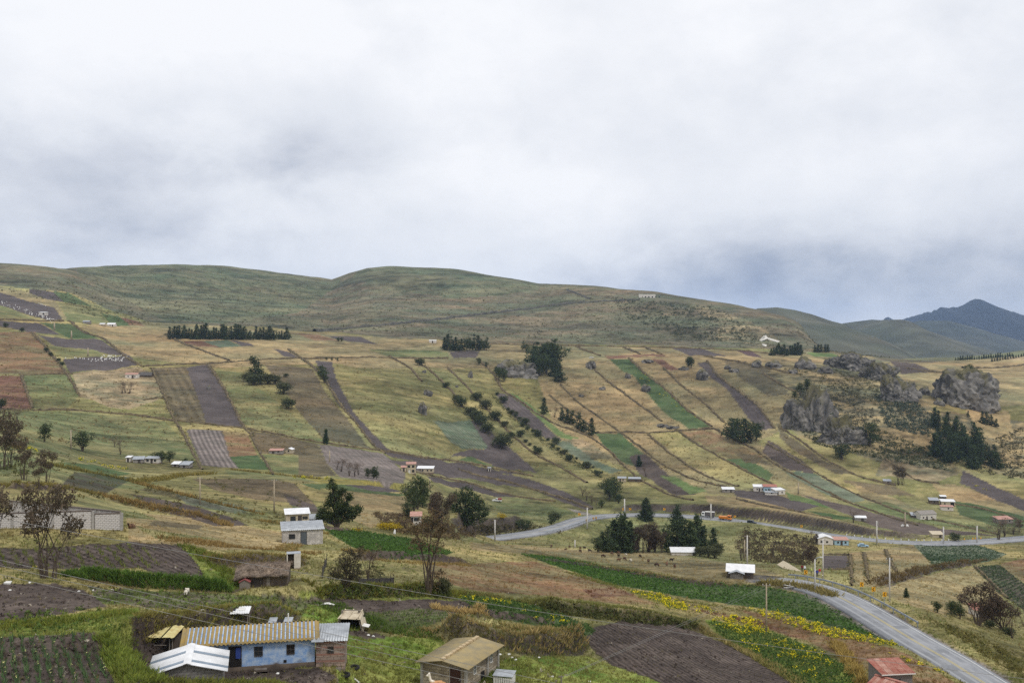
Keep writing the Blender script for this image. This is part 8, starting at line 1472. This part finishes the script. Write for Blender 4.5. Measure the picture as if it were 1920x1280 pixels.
def sheep_mesh(wool, face, grazing=True):
    hd = [(0.55, 0, 0.62), (0.72, 0, 0.36), (0.82, 0, 0.18)] if grazing else [(0.55, 0, 0.80), (0.66, 0, 0.98), (0.84, 0, 0.94)]
    V = [(0, 0, 0.62), (0.38, 0, 0.66), (-0.40, 0, 0.64), (-0.56, 0, 0.60)] + hd; E = [(0, 1), (0, 2), (2, 3), (1, 4), (4, 5), (5, 6)]; R = [0.25, 0.22, 0.23, 0.10, 0.12, 0.09, 0.05]
    for x in (0.34, -0.40):
        for y in (-0.13, 0.13):
            i = len(V); b_ = -0.06 if x < 0 else 0.03; V += [(x, y, 0.46), (x + b_, y, 0.26), (x, y, 0.03)]; E += [(1 if x > 0 else 2, i), (i, i + 1), (i + 1, i + 2)]; R += [0.09, 0.045, 0.035]
    i = len(V); hx, hy, hz = V[5]; V += [(hx - .02, 0.12, hz + .06), (hx - .02, -0.12, hz + .06)]; E += [(5, i), (5, i + 1)]; R += [0.025, 0.025]
    return skin_new('sheep', V, E, R, 0, lambda x, y, z: face if (x > 0.60 or z < 0.30) else wool)
SH = [sheep_mesh(S(96, 72, 58), S(58, 46, 40)), sheep_mesh(S(74, 56, 46), S(44, 36, 32)), sheep_mesh(S(120, 92, 72), S(66, 52, 44), False), sheep_mesh(S(206, 198, 182), S(120, 108, 96)), sheep_mesh(S(66, 54, 48), S(40, 34, 32), False)]
def sheep(u, v, k2, label, group=None, s=1.0, lie=False): p = h1(u, v); o = obj('sheep', SH[k2], None, None, (p.x, p.y, p.z - (0.32 * s if lie else 0.02)), (0, 0, tr.random() * 6.28)); o.scale = (s, s, s); return tag(o, label, 'sheep', group)
for x, y, k2 in ((120, 140, 0), (418, 150, 0), (595, 170, 2), (665, 168, 4), (590, 222, 1), (752, 216, 4), (1010, 210, 0), (965, 304, 1), (1115, 262, 0), (1222, 255, 0), (1222, 302, 4), (1222, 370, 2), (1318, 350, 0), (1572, 305, 1), (1710, 385, 0), (1850, 455, 1), (2010, 440, 2), (2140, 480, 2), (2085, 370, 4)): sheep(1020 + x / 8.727, 1010 + y / 8.727, k2, 'brown sheep grazing on the dry pasture above the potato field', 'brown sheep on the pasture', 1.15)
for x, y, lie in ((1085, 196, True), (1340, 262, True), (1420, 372, False), (350, 178, True)): sheep(1020 + x / 8.727, 1010 + y / 8.727, 3 if x > 400 else 2, 'pale sheep among the brown flock on the dry pasture' if x > 400 else 'reddish sheep lying down among the brown flock', 'pale sheep on the pasture' if x > 400 else None, 1.0, lie)
sheep(247, 990, 2, 'brown sheep lying in the grass beside the block compound', None, 1.0, True); sheep(350, 1116, 3, 'white animal standing alone on the weedy plot above the farmyard', None, 0.75)
CR_, WH_ = S(190, 142, 100), S(232, 222, 206)
lm = skin_new('llama', [(0, 0, 1.0), (0.45, 0, 1.02), (-0.45, 0, 1.0), (-0.66, 0, 0.98), (0.62, 0, 1.30), (0.68, 0, 1.62), (0.72, 0, 1.74), (0.95, 0, 1.70)] + [p_ for x in (0.42, -0.45) for y in (-0.15, 0.15) for p_ in ((x, y, 0.75), (x - (0.08 if x < 0 else -0.02), y, 0.42), (x, y, 0.03))] + [(0.68, 0.09, 1.92), (0.68, -0.09, 1.92)],
    [(0, 1), (0, 2), (2, 3), (1, 4), (4, 5), (5, 6), (6, 7)] + [e for k2, b_ in enumerate((1, 1, 2, 2)) for e in ((b_, 8 + 3 * k2), (8 + 3 * k2, 9 + 3 * k2), (9 + 3 * k2, 10 + 3 * k2))] + [(6, 20), (6, 21)], [0.28, 0.25, 0.26, 0.11, 0.13, 0.10, 0.11, 0.06] + [0.12, 0.06, 0.045] * 4 + [0.03, 0.03], 0, lambda x, y, z: WH_ if z > 1.28 else CR_)
ly = 76.5; o = obj('llama', lm, None, None, ((822 - CU) / F * ly, ly, max(g1((822 - CU) / F * ly, ly), CZ - (1306 - CV) / F * ly)), (0, 0, math.radians(195))); tag(o, 'tan llama with white neck in the grass before the stone house', 'llama')
def person_mesh(top, leg, hat, arm=0.2):
    V = [(0, 0, 0.92), (0, 0, 1.18), (0, 0, 1.40), (0, 0, 1.50), (0.02, 0, 1.62), (0.01, 0, 1.72)]; E = [(0, 1), (1, 2), (2, 3), (3, 4), (4, 5)]; R = [0.16, 0.16, 0.15, 0.06, 0.105, 0.08]
    for s in (-1, 1):
        i = len(V); V += [(0, s * 0.10, 0.82), (0.03, s * 0.11, 0.46), (0, s * 0.11, 0.08), (0.14, s * 0.12, 0.04)]; E += [(0, i), (i, i + 1), (i + 1, i + 2), (i + 2, i + 3)]; R += [0.10, 0.075, 0.05, 0.045]
        i = len(V); V += [(0, s * 0.20, 1.38), (0.02, s * (0.26 + arm * .2), 1.12), (0.10 + arm, s * 0.24, 0.92), (0.15 + arm, s * 0.23, 0.87)]; E += [(2, i), (i, i + 1), (i + 1, i + 2), (i + 2, i + 3)]; R += [0.075, 0.055, 0.042, 0.035]
    skin = S(120, 84, 66)
    return skin_new('person', V, E, R, 0, lambda x, y, z: hat if z > 1.66 else skin if z > 1.47 else (skin if (abs(y) > 0.19 and z < 0.96) else top) if z > 0.86 or (abs(y) > 0.2 and z > 0.8) else leg)
for k2, (u, v, a, b_, h, lb_) in enumerate(((1504, 1071, S(120, 34, 48), S(50, 44, 50), S(60, 50, 46), 'person in a maroon poncho standing beside the plastic sheet'), (1509, 1072, S(216, 218, 226), S(60, 60, 80), S(200, 196, 190), 'person in white standing next to the maroon poncho'), (1521, 1076, S(196, 206, 120), S(60, 56, 52), S(210, 200, 160), 'person in a pale yellow-green top by the road'), (1528, 1078, S(206, 222, 232), S(64, 64, 90), S(90, 80, 70), 'person in a pale blue top beside the street lamp'), (1532, 1081, S(56, 66, 150), S(40, 44, 84), S(50, 46, 44), 'person in dark blue clothes near the white pole'), (1537, 1078, S(190, 60, 60), S(196, 190, 186), S(232, 226, 190), 'person in red and white with a pale hat near the white pole'))):
    p = h1(u, v); me = person_mesh(a, b_, h, 0.1 + 0.1 * (k2 % 3)); o = obj('person', me, None, None, (p.x, p.y, p.z), (0, 0, math.radians(40 * k2 - 100))); o.scale = (0.95, 0.95, 0.95); tag(o, lb_, 'person')
# sacks of harvested potatoes
sk = bmesh.new(); bmesh.ops.create_icosphere(sk, subdivisions=1, radius=0.5)
for v_ in sk.verts: v_.co.z = v_.co.z * 1.1 + 0.42; v_.co.x *= 0.75 - 0.25 * max(0, v_.co.z - 0.7); v_.co.y *= 0.75
SKM = bpy.data.meshes.new('sack'); sk.to_mesh(SKM); sk.free(); SKM.materials.append(mat('white_sack', S(232, 230, 224), S(206, 202, 194), 3))
def sacks(pts, label, group, s=1.2):
    for u, v in pts:
        p = h1(u, v); o = obj('sack', SKM, None, None, p, (0, 0, tr.random() * 6)); o.scale = (s * (0.7 + .5 * tr.random()), s * 0.9, s * (0.6 + 0.4 * tr.random())); tag(o, label, 'sack', group)
cl = [(123, 672.5), (140, 671.5), (143, 672), (150, 673), (155, 673), (158, 673.5), (166, 674.5), (171, 678), (173, 675), (179, 674.5), (180, 678), (184, 676)] + [(188 + 45 * a, 667 + 11 * b_) for a, b_ in tr.random((44, 2))] + [(230, 673), (234, 670.5), (238, 670)]
sacks(cl, 'white sack left on the lower ploughed field under the green strip', 'white sacks on the lower ploughed field')
cl = [(100 * t, 566 + 36 * t + 3 * tr.normal()) for t in np.clip(tr.random(60) ** 0.7, 0, 1)] + [(80 + 34 * t, 598 + 3.5 * t + tr.normal() * .5) for t in tr.random(34)] + [(70 + 16 * t, 568 + 6 * t) for t in tr.random(8)] + [(2 + 3 * t, 560 + 12 * t) for t in tr.random(6)]
sacks(cl, 'white sack on the upper left ploughed field around the white hut', 'white sacks on the upper ploughed field', 1.1)
tag(MB().slab([(-1.6, -0.5, 1.5), (1.6, -0.5, 1.5), (1.6, 1.2, 1.9), (-1.6, 1.2, 1.9)], 0.05).build('awning', WPAINT, None, h1(206, 671)), 'white awning among the sacks on the lower ploughed field', 'awning')
# ------------------------------------------------------------------ odds and ends
a = h1(1466, 1063); b_ = h1(1500, 1071); d = Vector((b_.x - a.x, b_.y - a.y, 0)); gh = thing('plastic_shelter', 'low shelter under a long cream plastic sheet beside the people', 'shelter', a, math.atan2(d.y, d.x)); L_ = d.length
MB().slab([(-0.6, -1.0, 0.6), (L_ + .4, -1.0, 0.55), (L_ + .4, 0.6, 1.5), (-0.6, 0.6, 1.55)], 0.05).build('sheet', CLOTHC, gh); MB().slab([(-0.6, 0.6, 1.55), (L_ + .4, 0.6, 1.5), (L_ + .2, 2.0, 0.7), (-0.6, 2.0, 0.7)], 0.05).build('back_sheet', CLOTHC, gh)
for x in (-0.3, L_ / 2, L_): MB().tube([(x, 0.55, -0.5), (x, 0.55, 1.5)], 0.05, 5).build('post', WOODG, gh)
p = h1(1485, 1104); hp_ = thing('scrap_heap', 'heap of scrap boards and sheets at the top of the potato field', 'scrap heap', p)
for k2 in range(9): MB().box(-0.9, 0.9, -0.09, 0.09, 0, 0.04).build('board', pick(WOODG, WPAINT, WOODD, TIN), hp_, (tr.normal() * 0.8, tr.normal() * 0.4, 0.1 + 0.07 * k2), (0.2 * tr.normal(), 0.2 * tr.normal(), tr.normal() * 0.8))
for u, v, lb_ in ((664, 1253, 'old tyre lying beside the path right of the adobe annex'), (646, 1267, 'old tyre lying flat in the yard grass nearer the annex')):
    p = h1(u, v); t_ = MB()
    ring = []; n_ = 18
    bm = bmesh.new(); 
    for i in range(n_):
        for j in range(8): A_, B_ = i * 6.2832 / n_, j * 6.2832 / 8; bm.verts.new(((0.34 + 0.11 * math.cos(B_)) * math.cos(A_), (0.34 + 0.11 * math.cos(B_)) * math.sin(A_), 0.11 + 0.11 * math.sin(B_)))
    bm.verts.ensure_lookup_table()
    for i in range(n_):
        for j in range(8): bm.faces.new([bm.verts[k3] for k3 in (i * 8 + j, ((i + 1) % n_) * 8 + j, ((i + 1) % n_) * 8 + (j + 1) % 8, i * 8 + (j + 1) % 8)])
    me = bpy.data.meshes.new('tyre'); bm.to_mesh(me); bm.free(); tag(obj('tyre', me, RUBBER, None, (p.x, p.y, p.z + 0.01), (0.08, 0.05, 0)), lb_, 'tyre')
NET = mat('dark_netting', S(74, 70, 68), S(58, 56, 54), 3)
def net_fence(pts, h, label):
    P = [h1(u, v) for u, v in pts]; o = thing('net_fence', label, 'fence', P[0])
    for i, p in enumerate(P): q = p - P[0]; MB().tube([(q.x, q.y, q.z - 0.4), (q.x + 0.04, q.y, q.z + h * (1.15 + .5 * tr.random()))], 0.035, 5).build('post', WOODD, o)
    for a, b2 in zip(P[:-1], P[1:]): a, b2 = a - P[0], b2 - P[0]; MB().hexa([(a.x, a.y + .05, a.z - .1), (b2.x, b2.y + .05, b2.z - .1), (b2.x, b2.y + .08, b2.z - .1), (a.x, a.y + .08, a.z - .1), (a.x, a.y + .05, a.z + h), (b2.x, b2.y + .05, b2.z + h * .9), (b2.x, b2.y + .08, b2.z + h * .9), (a.x, a.y + .08, a.z + h)]).build('netting', NET, o)
net_fence([(672, 1097), (690, 1097), (712, 1096), (732, 1095), (738, 1094)], 0.75, 'pen fenced with dark netting beside the leaning shrubby tree'); net_fence([(604, 1084), (608, 1068), (612, 1058)], 0.95, 'torn dark netting on posts behind the privy')
p = h1(612, 1134); tag(MB().slab([(-0.5, -0.2, 0.12), (0.1, -0.25, 0.2), (0.15, 0.2, 0.25), (-0.45, 0.25, 0.14)], 0.03).slab([(0.1, -0.25, 0.2), (0.75, -0.1, 0.06), (0.8, 0.12, 0.06), (0.15, 0.2, 0.25)], 0.03).build('plastic_sheet', WPAINT, None, p), 'crumpled white plastic sheet on the bare soil', 'plastic sheet')
p = h1(668, 1277); tag(MB().box(-0.5, 0.5, -0.06, 0.06, 0, 0.05).build('board', WPAINT, None, (p.x, p.y, p.z + .08), (0, 0.15, -0.9)), 'white board lying in the yard grass by the tyres', 'board')
p = h1(15, 1094); tag(MB().slab([(-0.3, -0.2, 0.15), (0.3, -0.2, 0.1), (0.25, 0.2, 0.22), (-0.25, 0.25, 0.2)], 0.12).build('plastic_sack', WPAINT, None, p), 'white plastic sack on the ploughed plot below the compound', 'sack')
LT = bmesh.new(); bmesh.ops.create_icosphere(LT, subdivisions=1, radius=0.16)
for v_ in LT.verts: v_.co *= 0.7 + 0.6 * tr.random(); v_.co.z *= 0.5
LTM = bpy.data.meshes.new('litter'); LT.to_mesh(LTM); LT.free(); LTM.materials.append(WPAINT)
for u, v in ((18, 1106), (55, 1092), (148, 1108), (175, 1106), (210, 1105), (380, 1143), (960, 1232), (967, 1236), (1010, 1232), (1105, 1277), (1035, 1268), (938, 1226), (955, 1226), (520, 1262), (455, 1276), (1146, 1006), (690, 1190), (700, 1192)): p = h1(u, v); tag(obj('litter', LTM, None, None, p, (0, 0, u)), 'scrap of white litter on the farm ground', 'litter', 'white litter round the farm')
FPM = MB().box(-0.08, 0.08, -0.08, 0.08, -0.3, 1.0).mesh('fence_post'); FPM.materials.append(WOODG)
for k2 in range(15): p = h1(848 + k2 * 5.4, 869.5 + k2 * 0.95); tag(obj('fence_post', FPM, None, None, p), 'fence post beside the dark track above the ploughed strip', 'fence post', 'fence posts above the ploughed strip')
for u, v, w_ in ((1693, 986, 9), (1701, 986, 6), (740, 1000, 5)): p = h1(u, v); k_ = p.y / F; o = obj('plastic_bundle', RP[1], None, None, p); o.scale = (w_ * k_ / 2, 0.8, 0.9); o.data = o.data.copy(); o.data.materials.clear(); o.data.materials.append(WPAINT); tag(o, 'white plastic bundle lying beside the thin pole on the ploughed strip' if u > 1000 else 'white plastic bundle beneath the yellow broom', 'bundle', 'white bundles' if u > 1000 else None)
# ------------------------------------------------------------------ mountain air
def haze():
    m_ = bpy.data.materials.new('haze'); m_.use_nodes = True; t_ = m_.node_tree; t_.nodes.clear()
    o_ = t_.nodes.new('ShaderNodeOutputMaterial'); v_ = t_.nodes.new('ShaderNodeVolumePrincipled')
    v_.inputs['Color'].default_value = (0.48, 0.67, 1.0, 1); v_.inputs['Density'].default_value = 5.5e-5; v_.inputs['Anisotropy'].default_value = 0.0
    t_.links.new(v_.outputs[0], o_.inputs['Volume'])
    kind(MB().box(-4500, 4500, -300, 9500, -420, 440).build('haze', m_), 'stuff')
haze()
